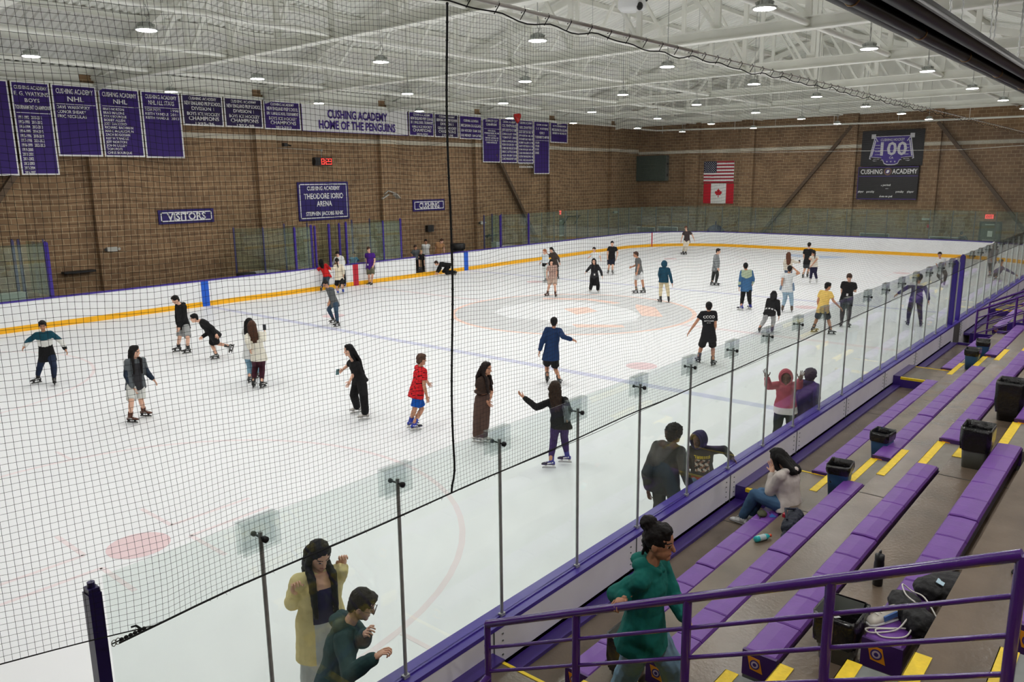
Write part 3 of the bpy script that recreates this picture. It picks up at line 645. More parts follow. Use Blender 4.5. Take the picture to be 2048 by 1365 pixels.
banner(8.76, 10.72, ZT, 7.43, 'dark purple girls ice hockey champions banner dated 1997-98', champ('DIVISION 1', 1.05, 'GIRLS ICE HOCKEY', '1997-98'), M_clothd)
banner(10.81, 12.78, ZT, 7.39, 'purple Olympian banner naming a team captain of 2018', [('CUSHING OLYMPIAN', 0.34, 0.14, 1.3), ('MEGHAN DUGGAN', 0.64, 0.17, 1.75), ('USA HOCKEY TEAM 2018', 0.92, 0.15, 1.75), ('GOLD MEDALIST - TEAM CAPTAIN', 1.2, 0.15, 1.78)])
banner(12.86, 14.48, ZT, 6.04, 'purple banner headed STANLEY CUP CHAMPIONS', [('STANLEY CUP', 0.26, 0.15, 1.1), ('CHAMPIONS', 0.48, 0.15, 1.0), ('--', 0.66, 0, 0), ('KEVIN DINEEN', 0.84, 0.10, 0.7), ('PITTSBURGH PENGUINS, 1991, 1992', 0.98, 0.10, 1.35), ('ZACH BOGOSIAN', 1.12, 0.09, 0.8), ('TAMPA BAY LIGHTNING, 2020', 1.26, 0.09, 1.25), ('RYAN DONATO, MIN, 97', 1.40, 0.09, 1.2), ('FLORIDA PANTHERS, 2024', 1.54, 0.09, 1.0)], hem=0.05)
ol = ['JEFF NORTON 1988', 'JOHN LILLEY 1994', 'TOM POTI 2002', 'ERIKA LAWLER 2010', 'MEGHAN DUGGAN 2010 14 18', 'CHRIS BOURQUE 2018', 'BROC LITTLE 2018', 'ALEX RIGSBY 2018', 'DAVE WARSOFSKY 2022']
banner(14.55, 16.17, ZT, 6.02, 'purple banner headed OLYMPIANS with nine names', [('CUSHING ACADEMY', 0.24, 0.13, 1.3), ('OLYMPIANS', 0.50, 0.18, 1.4), ('--', 0.60, 0, 0)]+[(a, 0.77+0.22*i, 0.14, 1.42, 'LEFT') for i, a in enumerate(ol)], hem=0.05)
dr = ['BRAD NORTON  NHL  93', 'JEFF NORTON  NHL  84', 'PETE METCALF  NHL 97', 'BOBBY ALLEN  B  98', 'BRETT PETERSON  B 00', 'RYAN BOURQUE  NYR 09', 'ZACH BOGOSIAN ATL 08', 'KEITH YANDLE PHO 05', 'ERIC NICKULAS B 94', 'BROC LITTLE  NYI', 'RICHARD BACHMAN DAL']
banner(16.24, 17.86, ZT, 6.0, 'purple banner headed NHL DRAFTEES with two columns', [('CUSHING ACADEMY', 0.24, 0.14, 1.3), ('NHL DRAFTEES', 0.54, 0.17, 1.3), ('--', 0.64, 0, 0)]+[(a, 0.82+0.22*i, 0.13, 1.42, 'LEFT') for i, a in enumerate(dr)], hem=0.05)
banner(17.93, 19.62, ZT, 5.32, 'longest purple banner right of the draftees, naming girls tournament champions', [('CUSHING ACADEMY', 0.28, 0.12, 1.2), ('E. G. WATKINS', 0.54, 0.15, 1.3), ('GIRLS', 0.82, 0.16, 0.55), ('TOURNAMENT CHAMPIONS', 1.10, 0.17, 1.5), ('--', 1.22, 0, 0)]+[(a, 1.45+0.22*i, 0.15, 0.42, 'LEFT') for i, a in enumerate(['1992-1993', '1995-2004', '2012-2013', '2018-2023'])], hem=0.05)
banner(19.73, 21.74, ZT, 7.41, 'short purple award banner at the right end of the row', [('PATTY KAZMAIER AWARD', 0.28, 0.12, 1.5), ('MEGHAN DUGGAN', 0.56, 0.19, 1.75), ('UNIVERSITY OF WISCONSIN 2011', 0.76, 0.13, 1.6)])

# digital clock
ck = empty('wall_clock', (1.03, WY-0.1, 5.985)); tag(ck, 'red digital clock reading 8:23 on the banner wall', 'clock')
b = MB(); b.box((-0.53, -0.08, -0.2), (0.53, 0.1, 0.2)); b.build('case', M_black, ck)
M_led = mat('led_red', rgb(255,40,30), 0.5, emit=(1.0, 0.06, 0.04, 1), estr=2.2)
def seg7(b, ch, x, h=0.26, wd=0.15, t=0.028, y=-0.084):
    sg = {'8': 'abcdefg', '2': 'abged', '3': 'abgcd'}[ch]; P = {'a': ((x, h/2), (x+wd, h/2)), 'g': ((x, 0), (x+wd, 0)), 'd': ((x, -h/2), (x+wd, -h/2)), 'f': ((x, 0), (x, h/2)), 'b': ((x+wd, 0), (x+wd, h/2)), 'e': ((x, -h/2), (x, 0)), 'c': ((x+wd, -h/2), (x+wd, 0))}
    for s_ in sg:
        (xa, za), (xb, zb) = P[s_]; b.box((min(xa, xb)-t/2, y-0.004, min(za, zb)-t/2), (max(xa, xb)+t/2, y, max(za, zb)+t/2))
b = MB(); seg7(b, '8', -0.13); b.box((0.085, -0.088, 0.04), (0.115, -0.084, 0.07)); b.box((0.085, -0.088, -0.07), (0.115, -0.084, -0.04)); seg7(b, '2', 0.14); seg7(b, '3', 0.34); b.build('digits', M_led, ck)
b = MB(); b.lathe((-0.56, 0, 0.0), [(0.19, -0.02), (0.19, 0.02), (0.16, 0.03)], 18, M=Matrix.Rotation(PI/2, 4, 'Y').to_3x3()); b.build('bell', M_black, ck)
b = MB(); b.tube([(0, 0.08, 0.2), (0, 0.08, 0.55), (-2.6, 0.08, 0.62)], 0.012, 5); b.lathe((0, 0.05, 0.55), [(0.05, -0.05), (0.05, 0.05)], 8); b.build('conduit', M_steel, ck)

# flags on the end wall (u runs right in the sign plane)
def flag(z0, z1, y0, y1, label, build):
    root = empty('flag', (WX-0.06, y0, z1)); b = MB(); mats = build(b, y0-y1, z1-z0); M = plane_end(0, 0, 0); b.v = [tuple(M @ Vector(v)) for v in b.v]
    b.build('flag_cloth', mats, root); return tag(root, label, 'flag')
def us(b, W, H):
    h = H/13
    b.box((0, -H, -0.012), (W, 0, -0.002), 1)
    for i in range(13): b.poly([(0, -(i+1)*h, 0), (W, -(i+1)*h, 0), (W, -i*h, 0), (0, -i*h, 0)], 0 if i % 2 == 0 else 1)
    cw, chh = W*0.43, h*7; b.poly([(0, -chh, 0.004), (cw, -chh, 0.004), (cw, 0, 0.004), (0, 0, 0.004)], 2)
    for r in range(9):
        for c in range(6 if r % 2 == 0 else 5):
            x = cw*(0.09+0.164*c+(0 if r % 2 == 0 else 0.082)); y = -chh*(0.1+0.1*r); q = 0.042
            b.poly([(x+q*(1 if k % 2 == 0 else 0.42)*math.sin(k*PI/5), y+q*(1 if k % 2 == 0 else 0.42)*math.cos(k*PI/5), 0.007) for k in range(10)][::-1], 1)
    return [mat('flag_red', rgb(168,24,50), 0.7), mat('flag_white', rgb(236,236,236), 0.7), mat('flag_blue', rgb(30,34,62), 0.7)]
def ca(b, W, H):
    b.box((0, -H, -0.012), (W, 0, -0.002), 1)
    b.poly([(0, -H, 0), (W*0.25, -H, 0), (W*0.25, 0, 0), (0, 0, 0)], 0); b.poly([(W*0.75, -H, 0), (W, -H, 0), (W, 0, 0), (W*0.75, 0, 0)], 0); b.poly([(W*0.25, -H, 0), (W*0.75, -H, 0), (W*0.75, 0, 0), (W*0.25, 0, 0)], 1)
    half = [(0, 1), (0.16, 0.68), (0.34, 0.77), (0.27, 0.36), (0.45, 0.55), (0.52, 0.43), (0.75, 0.47), (0.68, 0.24), (0.82, 0.12), (0.44, -0.2), (0.5, -0.37), (0.07, -0.3), (0.09, -0.75), (0, -0.75)]
    s_ = 0.38; pts = [(W/2+x*s_, -H*0.5+y*s_) for x, y in half]; pts += [(W/2-x*s_, -H*0.5+y*s_) for x, y in half[1:-1][::-1]]
    # leaf as a fan from its centre
    c = (W/2, -H*0.5, 0.005); n = len(pts); b.add([c]+[(x, y, 0.005) for x, y in pts], [(0, 1+(i+1) % n, 1+i) for i in range(n)], 0)
    return [mat('flag_red2', rgb(196,16,40), 0.7), mat('flag_white', rgb(236,236,236), 0.7)]
flag(4.55, 6.14, 23.68, 21.25, 'American flag hung flat on the end wall', us)
flag(3.02, 4.50, 23.64, 21.20, 'Canadian flag hung flat below the American flag', ca)

# hundred-year banner and scoreboard on the end wall
hb = empty('anniversary_banner', (WX-0.35, 10.35, 6.7)); tag(hb, 'black banner with a purple 100 hockey emblem above the scoreboard', 'banner')
b = MB(); b.box((-0.01, -1.88, -1.13), (0.01, 1.88, 1.13)); b.build('fabric', mat('banner_black', rgb(26,26,30), 0.6, var=0.1), hb)
def emb(b):
    def sc(P, k): return [(x*k, y*k) for x, y in P]
    shield = [(-1.05, 0.72), (1.05, 0.72), (1.25, -0.35), (1.30, -0.62), (1.0, -0.78), (0.5, -0.72), (0.4, -0.95), (0.2, -1.02), (-0.2, -1.02), (-0.4, -0.95), (-0.5, -0.72), (-1.0, -0.78), (-1.30, -0.62), (-1.25, -0.35)]
    def fan(P, z, m): n = len(P); b.add([(0, 0, z)]+[(x, y, z) for x, y in P], [(0, 1+i, 1+(i+1) % n) for i in range(n)], m)
    fan([(x*1.05, y*1.06) for x, y in shield], 0.003, 1); fan(shield, 0.006, 0)
    for sx in (-1, 1):
        b.slab([(sx*1.17-0.13, 0.62), (sx*1.17+0.13, 0.62), (sx*1.17+0.13, 0.9), (sx*1.17-0.13, 0.9)], 0.006, 0.010, lambda u, v, h: (u, v, h), 1)
        b.bar((sx*1.12, 0.78, 0.011), (sx*0.88, 0.42, 0.011), 0.05, 0.01, 1); b.bar((sx*1.02, 0.5, 0.011), (sx*1.22, -0.5, 0.011), 0.07, 0.01, 1)
        b.bar((sx*1.25, -0.66, 0.011), (sx*0.62, -0.72, 0.011), 0.20, 0.01, 2); b.bar((sx*1.28, -0.55, 0.012), (sx*0.6, -0.61, 0.012), 0.03, 0.01, 1)
        for k in range(4): b.bar((sx*0.72, 0.2-0.2*k, 0.011), (sx*1.02, 0.2-0.2*k, 0.011), 0.03, 0.006, 1)
    for k in (-1, 0, 1):
        b.poly([(k*0.24+0.07*(1 if j % 2 == 0 else 0.42)*math.sin(j*PI/5), -0.86+0.07*(1 if j % 2 == 0 else 0.42)*math.cos(j*PI/5), 0.012) for j in range(10)][::-1], 1)
b = MB(); emb(b); M = plane_end(-0.012, 0, 0); b.v = [tuple(M @ Vector(v)) for v in b.v]; b.build('emblem', [mat('emblem_purple', rgb(66,46,140), 0.6), mat('emblem_grey', rgb(206,206,212), 0.6), M_black], hb)
lettering([('CUSHING HOCKEY', 0, 0.45, 0.16, 1.45, 'CENTER'), ('100', 0, -0.44, 0.84, 1.6, 'CENTER'), ('CA', 0, -0.68, 0.14, 0.26, 'CENTER'), ('1924', -0.68, -0.22, 0.09, 0.26, 'CENTER'), ('2024', 0.68, -0.22, 0.09, 0.26, 'CENTER'), ('BOYS 1924', -0.9, -0.72, 0.06, 0.36, 'CENTER'), ('GIRLS 1974', 0.9, -0.72, 0.06, 0.36, 'CENTER')], plane_end(-0.026, 0, 0), mat('emblem_grey', None), hb, bold=0.03)
sb = empty('scoreboard', (WX-0.4, 10.45, 4.47)); tag(sb, 'black scoreboard headed CUSHING ACADEMY on the end wall', 'scoreboard')
b = MB(); b.box((-0.1, -1.84, -1.05), (0.12, 1.84, 1.05)); b.build('cabinet', mat('score_black', rgb(20,20,22), 0.35), sb)
b = MB(); b.box((-0.108, -1.84, 0.42), (-0.1, 1.84, 0.47)); b.box((-0.108, -1.84, -1.05), (-0.1, 1.84, -1.0)); b.box((-0.108, -1.84, 1.0), (-0.1, 1.84, 1.05)); b.box((-0.108, 1.8, -1.05), (-0.1, 1.84, 1.05)); b.build('trim', M_purple, sb)
b = MB(); M = plane_end(-0.104, 0, 0.74)
b.add([tuple(M @ Vector((0.24*math.cos(t), 0.24*math.sin(t), 0.0))) for t in np.linspace(0, 2*PI, 25)[:-1]], [tuple(range(24))], 0); b.add([tuple(M @ Vector((0.16*math.cos(t), 0.16*math.sin(t), 0.004))) for t in np.linspace(0, 2*PI, 25)[:-1]], [tuple(range(24))], 1)
b.add([tuple(M @ Vector(p)) for p in [(-0.1, -0.08, 0.008), (0.02, -0.1, 0.008), (0.1, 0.0, 0.008), (0.08, 0.1, 0.008), (-0.04, 0.09, 0.008)]], [(0, 1, 2, 3, 4)], 2); b.build('crest', [mat('crest_brown', rgb(120,92,74), 0.6), mat('crest_purple', rgb(60,46,110), 0.6), M_txt], sb)
lettering([('CUSHING', -1.0, 0.60, 0.30, 1.35, 'CENTER'), ('ACADEMY', 1.02, 0.60, 0.30, 1.5, 'CENTER'), ('period', 0.0, -0.18, 0.13, 0.46, 'CENTER'), ('player', -1.58, -0.6, 0.13, 0.36, 'CENTER'), ('penalty', -0.98, -0.6, 0.13, 0.48, 'CENTER'), ('penalty', 0.82, -0.6, 0.13, 0.48, 'CENTER'), ('player', 1.46, -0.6, 0.13, 0.40, 'CENTER'), ('shots on goal', 0.0, -0.9, 0.13, 0.78, 'CENTER')], plane_end(-0.106, 0, 0), M_txt, sb, bold=0.02)
b = MB(); M = plane_end(-0.106, 0, 0); b.add([tuple(M @ Vector(p)) for p in [(-0.36, -0.18, 0), (-0.28, -0.18, 0), (-0.32, -0.1, 0)]], [(0, 1, 2)]); b.add([tuple(M @ Vector(p)) for p in [(-0.06, -0.36, 0), (0.12, -0.36, 0), (0.12, -0.34, 0), (-0.06, -0.34, 0)]], [(0, 1, 2, 3)]); b.build('markers', M_txt, sb)
# grey louvre box in the corner
gb = empty('wall_cabinet', (WX-0.2, 28.0, 5.7)); tag(gb, 'grey-green metal cabinet high on the end wall by the corner', 'cabinet')
b = MB(); b.box((-0.2, -1.25, -0.98), (0.2, 1.4, 0.98)); b.build('body', mat('cabinet_green', rgb(70,82,74), 0.6, var=0.05), gb); b = MB(); b.box((-0.24, -1.36, -0.98), (0.1, -1.25, 0.98)); b.build('side_frame', M_grey, gb)
b = MB(); b.box((-0.26, -1.42, 0.25), (-0.1, -1.36, 0.4)); b.box((-0.26, -1.42, -0.6), (-0.1, -1.36, -0.45)); b.build('hinge', M_black, gb)
# exits
M_exit = mat('exit_red', rgb(255,60,60), 0.5, emit=(1.0, 0.13, 0.12, 1), estr=1.3)
for (x, y, z, pl, lb) in ((WX-0.08, 4.5, 2.42, 'end', 'red EXIT sign above the door of the end wall'), (21.15, WY-0.1, 2.62, 'far', 'red EXIT sign on the banner wall behind the far glass')):
    r = empty('exit_sign', (x, y, z)); b = MB(); M = (plane_end if pl == 'end' else plane_far)(0, 0, 0)
    b.box((-0.22, -0.13, -0.04), (0.22, 0.13, 0.04)); b.v = [tuple(M @ Vector(v)) for v in b.v]; b.build('sign_box', M_exit, r)
    lettering([('EXIT', 0, -0.07, 0.15, 0.3, 'CENTER')], (plane_end if pl == 'end' else plane_far)(*((-0.045, 0, 0) if pl == 'end' else (0, -0.045, 0))), mat('exit_letter', rgb(120,10,12), 0.5), r); tag(r, lb, 'exit sign')
def door(name, x, y, pl, wd, hg, paper):
    r = empty(name, (x, y, 0)); M = (plane_end if pl == 'end' else plane_far)(0, 0, 0)
    def part(nm, boxes, m):
        b = MB()
        for lo, hi in boxes: b.box(lo, hi)
        b.v = [tuple(M @ Vector(v)) for v in b.v]; return b.build(nm, m, r)
    part('door_frame', [((-wd/2-0.12, 0, -0.02), (-wd/2, hg+0.1, 0.06)), ((wd/2, 0, -0.02), (wd/2+0.12, hg+0.1, 0.06)), ((-wd/2-0.12, hg, -0.02), (wd/2+0.12, hg+0.12, 0.06))], mat('door_frame_grey', rgb(60,66,62), 0.5))
    part('door_leaf', [((-wd/2, 0.02, -0.01), (wd/2, hg, 0.03))], mat('door_grey', rgb(96,104,92), 0.5)); part('door_closer', [((-wd*0.3, hg-0.1, 0.03), (wd*0.2, hg-0.02, 0.1))], M_steel); part('push_bar', [((-wd*0.4, 0.95, 0.03), (wd*0.4, 1.02, 0.1))], M_steel)
    part('notice', paper, M_txt); r['kind'] = 'structure'; return r
door('door_1', WX-0.04, 4.38, 'end', 0.95, 2.0, [((-0.13, 1.2, 0.03), (0.13, 1.55, 0.036))])
door('door_2', 21.3, WY-0.03, 'far', 0.9, 2.1, [((-0.4, 1.0, 0.03), (-0.2, 1.2, 0.036))])
# small fittings
def fit(name, M, boxes, m, label, cat):
    b = MB()
    for q in boxes:
        if len(q) == 2: b.box(q[0], q[1])
        else: b.bar(q[0], q[1], q[2], q[2])
    b.v = [tuple(M @ Vector(v)) for v in b.v]; return tag(b.build(name, m), label, cat)
M_emer = mat('fitting_grey', rgb(176,176,170), 0.5)
for x, z, lb in ((-9.98, 2.35, 'small grey emergency light on the brick pier left of the VISITORS sign'), (12.75, 2.33, 'small grey emergency light on the brick pier left of the player exit'), (28.1, 2.4, 'small grey emergency light on the brick pier near the far corner')):
    r = empty('emergency_light', (x, WY-0.3, z)); b = MB(); b.box((-0.2, -0.1, -0.09), (0.2, 0.02, 0.09)); b.build('housing', M_emer, r)
    for sx in (-0.27, 0.27): b = MB(); b.lathe((sx, -0.06, 0.0), [(0.03, -0.05), (0.06, 0.05)], 10, M=Matrix.Rotation(PI/2, 4, 'X').to_3x3()); b.build('lamp_head', M_black if sx < 0 else M_emer, r)
    tag(r, lb, 'emergency light')
r = empty('floodlight', (5.15, WY-0.3, 4.15)); tag(r, 'pair of grey angled floodlights on the pier right of the arena sign', 'floodlight')
for sx in (-1, 1):
    b = MB(); b.bar((0, 0, 0.3), (sx*0.45, -0.2, 0.12), 0.05, 0.05); b.bar((sx*0.25, -0.28, 0.1), (sx*0.6, -0.15, -0.12), 0.28, 0.05); b.build('lamp_head', M_emer, r)
fit('speaker_box', plane_far(8.4, WY-0.1, 2.2), [((-0.25, -0.19, -0.1), (0.25, 0.19, 0.12))], M_black, 'small black box on the banner wall below the CUSHING sign', 'speaker')
fit('wall_shelf', plane_far(-11.3, WY-0.25, 1.55), [((-0.6, -0.05, -0.25), (0.6, 0.03, 0.1))], M_black, 'thin black wall shelf left of the first brick pier', 'shelf')
fit('stick_rack', plane_far(13.7, WY-0.3, 1.48), [((-0.65, -0.04, -0.05), (0.65, 0.04, 0.05)), ((-0.4, 0, 0), (-0.62, -0.7, -0.2), 0.06), ((-0.2, 0.03, 0), (-0.6, 0.42, -0.2), 0.05)], M_black, 'black angled stick rack on the banner wall left of the player exit', 'rack')
fit('stick_rack', plane_far(22.6, WY-0.3, 2.32), [((-0.95, -0.03, -0.05), (0.95, 0.03, 0.05)), ((-0.6, 0, 0), (-0.95, -0.6, -0.2), 0.05), ((0.75, 0, 0), (0.5, -0.6, -0.2), 0.05)], M_black, 'black rack on two brackets beside the EXIT sign of the banner wall', 'rack')
fit('camera_dome', plane_far(-1.3, WY-0.3, 6.75), [((-0.1, -0.08, -0.1), (0.1, 0.08, 0.1)), ((0.1, 0.0, 0.05), (0.22, -0.05, 0.2), 0.05)], M_black, 'tiny dark camera on the pale stripe above the clock', 'camera')
for y, lb in ((6.3, 'grey lamp box on the right pier of the end wall'),): fit('emergency_light', plane_end(WX-0.33, 7.95, 2.2), [((-0.25, -0.06, -0.05), (0.25, 0.06, 0.08))], M_emer, lb, 'emergency light')
fit('alarm_box', plane_end(WX-0.33, 7.8, 1.75), [((-0.07, -0.1, -0.05), (0.07, 0.1, 0.06))], M_red, 'small red alarm box on the right pier of the end wall', 'alarm')
# frames stored behind the end glass
M_frame = mat('frame_white', rgb(200,202,200), 0.4); M_mesh = mat('frame_net', rgb(120,130,126), 0.8)
for i, (x, y0, y1, z, lb) in enumerate([(30.9, 30.0-1.2, 27.2, 1.15, 'white tube frame behind the far corner glass'), (30.9, 11.7, 9.9, 1.25, 'white tube frame standing below the scoreboard'), (30.9, 7.5, 5.8, 1.17, 'white tube frame left of the exit door'), (30.9, 26.9, 25.2, 1.22, 'white tube frame right of the far corner behind the glass'), (30.9, 3.5, 2.0, 1.1, 'white tube frame right of the exit door')]):
    r = empty('storage_frame', (x, (y0+y1)/2, -0.02)); W = abs(y0-y1)/2
    b = MB(); b.tube([(0, -W, 0), (0, -W, z), (0, W, z), (0, W, 0)], 0.035, 8); b.tube([(0.8, -W, 0), (0, -W, 0.05)], 0.03, 6); b.tube([(0.8, W, 0), (0, W, 0.05)], 0.03, 6); b.tube([(0.8, -W, 0.02), (0.8, W, 0.02)], 0.03, 6); b.build('tube_frame', M_frame, r)
    b = MB(); b.poly([(0.05, -W, z-0.03), (0.05, W, z-0.03), (0.8, W, 0.05), (0.8, -W, 0.05)]); b.build('back_panel', M_mesh, r); tag(r, lb, 'frame', None)
r = MB(); r.blob((30.85, 22.0, 0.75), (0.5, 0.75, 0.75), 16, 10); r.tube([(30.85, 22.0, 1.4), (30.85, 22.0, 1.75)], 0.05, 6); tag(r.build('covered_stack', mat('cover_blue', rgb(40,40,92), 0.7, bump=0.3, bscale=6)), 'dark blue covered heap behind the end glass under the flags', 'cover')
# heart balloon and the hanging mascot ball
b = MB(); H_ = [(0, -0.42), (0.14, -0.25), (0.3, -0.02), (0.33, 0.16), (0.24, 0.28), (0.1, 0.28), (0, 0.17), (-0.1, 0.28), (-0.24, 0.28), (-0.33, 0.16), (-0.3, -0.02), (-0.14, -0.25)]
M = plane_far(15.6, 28.5, 8.85); n = len(H_)
vs = [(0, 0, 0.17), (0, 0, -0.17)]+[(x, y, 0) for x, y in H_]+[(x*0.75, y*0.75, 0.12) for x, y in H_]+[(x*0.75, y*0.75, -0.12) for x, y in H_]
fs = []
for i in range(n):
    j = (i+1) % n; fs += [(2+i, 2+j, 2+n+j, 2+n+i), (2+n+i, 2+n+j, 0), (2+j, 2+i, 2+2*n+i, 2+2*n+j), (2+2*n+j, 2+2*n+i, 1)]
b.add([tuple(M @ Vector(v)) for v in vs], fs, 0, True); _hb = tag(b.build('heart_balloon', mat('balloon_red', rgb(200,30,26), 0.25)), 'red heart balloon floating in front of the draftees banner', 'balloon'); b = MB(); b.tube([(15.6, 28.5, 8.45), (15.62, 28.7, 8.0), (15.6, 28.9, 8.5), (15.6, 28.99, 8.8)], 0.006, 5); b.build('ribbon', M_txt, _hb)
r = empty('hanging_drum', (-2.5, 9.0, 10.3)); tag(r, 'white drum with black patches hanging from the roof trusses', 'drum')
b = MB(); b.lathe((0, 0, -0.35), [(0.0, 0), (0.34, 0.0), (0.42, 0.08), (0.42, 0.7), (0.3, 0.78), (0.0, 0.78)], 20); b.build('drum_body', M_white, r)
b = MB()
for t, z in ((3.6, 0.0), (4.3, 0.05), (5.1, 0.0), (4.3, -0.28)): b.blob((0.4*math.cos(t), 0.4*math.sin(t), z), (0.1, 0.1, 0.12), 10, 6)
b.build('patch', M_black, r); b = MB(); b.tube([(0, 0, 0.43), (0, 0, 2.6)], 0.01, 5); b.build('cord', M_steel, r)
for i, (x, y, z) in enumerate([(-1.2, 0.6, 10.0), (1.8, -0.6, 9.6)]):
    fit('roof_baffle', Matrix.Translation((x, y, z)) @ Matrix.Rotation(0.5, 4, 'X'), [((-0.5, -0.3, -0.05), (0.5, 0.3, 0.05))], mat('baffle_tan', rgb(150,112,76), 0.8), 'tan board high under the roof %s the heater' % ('left of' if i == 0 else 'right of'), 'board')
# ================================================================ BLEACHERS
RISE, RUN = 0.41, 0.79
def zt(k): return 0.6+RISE*(k-1)           # floor of tier k (first tier next to the boards)
def yt(k): return -0.35 if k == 1 else -1.21-RUN*(k-2)    # its front edge
GATE = (-1.15, 0.45)
M_concd = mat('concrete_joint', rgb(58,52,46), 0.8)
for k in range(1, 13):
    b = MB(); y1 = yt(k); y0 = yt(k+1) if k < 12 else -16.0
    for xa, xb in ((-36.0, GATE[0]), (GATE[1], 32.0)) if k < 7 else ((-36.0, 32.0),):
        b.box((xa, y0-0.02, zt(k)-RISE-0.1), (xb, y1, zt(k)))
    for x in (-15.15, -9.0, -3.2, 3.0, 9.2):
        b.box((x-0.01, y0, zt(k)), (x+0.01, y1, zt(k)+0.0015), 1)
    o = b.build('floor_tier', [M_conc, M_concd]); tag(o, kind='structure')
b = MB(); b.box((GATE[0], -6.0, -0.1), (GATE[1], -0.2, 0.05)); b.box((GATE[0], -6.0, 0.05), (GATE[1], -5.9, 3.0)); tag(b.build('floor_gateway', M_conc), kind='structure')
# purple ledge against the boards
b = MB()
for xa, xb in ((-36.0, GATE[0]), (GATE[1], 30.0)): b.box((xa, -0.36, 0.58), (xb, -0.2, 0.64))
for xa, xb in ((-36.0, GATE[0]), (GATE[1], 30.0)): b.box((xa, -0.205, 0.6), (xb, -0.19, 0.68))
tag(b.build('trim_4', mat('ledge_purple', rgb(64,42,122), 0.4, var=0.08)), kind='structure')
# purple kerbs and rails at the gateway
AIS = [(-20.65, -19.55), (-14.45, -13.3), (-6.65, -5.42), (4.35, 5.5)]
for i, (xa, xb) in enumerate(AIS):
    where = ['nearest the camera', 'behind the seated woman', 'in the middle of the bleachers', 'beyond the bleacher gate'][i]
    r = empty('landing_block', ((xa+xb)/2, -0.6, 0.6)); hx = (xb-xa)/2
    b = MB(); b.box((-hx, -0.62, 0.0), (hx, 0.25, 0.21)); b.build('concrete_top', M_conc, r)
    b = MB(); b.box((-hx-0.01, 0.25, 0.0), (hx+0.01, 0.41, 0.235)); b.box((-hx-0.012, -0.6, 0.0), (-hx, 0.25, 0.17)); b.build('purple_kerb', M_purple, r)
    b = MB(); b.box((-hx-0.014, -0.6, 0.17), (-hx+0.05, 0.25, 0.215)); b.build('yellow_edge', M_yellow, r); b = MB(); b.box((hx-0.03, -0.6, 0.19), (hx+0.004, 0.25, 0.216)); b.build('yellow_edge', M_yellow, r)
    tag(r, 'purple-edged landing block, aisle %s' % where, 'step block')
    for k in range(2, 7):
        yf = yt(k)
        b = MB(); b.box((xa, yf-0.09, zt(k)+0.001), (xb, yf+0.004, zt(k)+0.006)); b.box((xa, yf, zt(k)-0.05), (xb, yf+0.005, zt(k)+0.006))
        tag(b.build('nosing_strip', M_yellow), 'yellow nosing on %s tier, aisle %s' % (ORD[k], where), 'nosing', 'yellow aisle nosings')
        if k >= 3:
            r = empty('half_step', ((xa+xb)/2, yf, zt(k-1))); 
            b = MB(); b.box((-hx, 0.0, 0.0), (hx, 0.375, RISE/2)); b.build('step_body', mat('step_grey', rgb(128,122,114), 0.5, var=0.12) if i else mat('step_slate', rgb(116,120,118), 0.5, var=0.12), r)
            b = MB(); b.box((-hx, 0.285, RISE/2), (hx, 0.38, RISE/2+0.006)); b.box((-hx, 0.375, RISE/2-0.05), (hx, 0.38, RISE/2+0.006)); b.build('yellow_edge', M_yellow, r)
            tag(r, 'yellow-edged half step below %s tier, aisle %s' % (ORD[k], where), 'step')
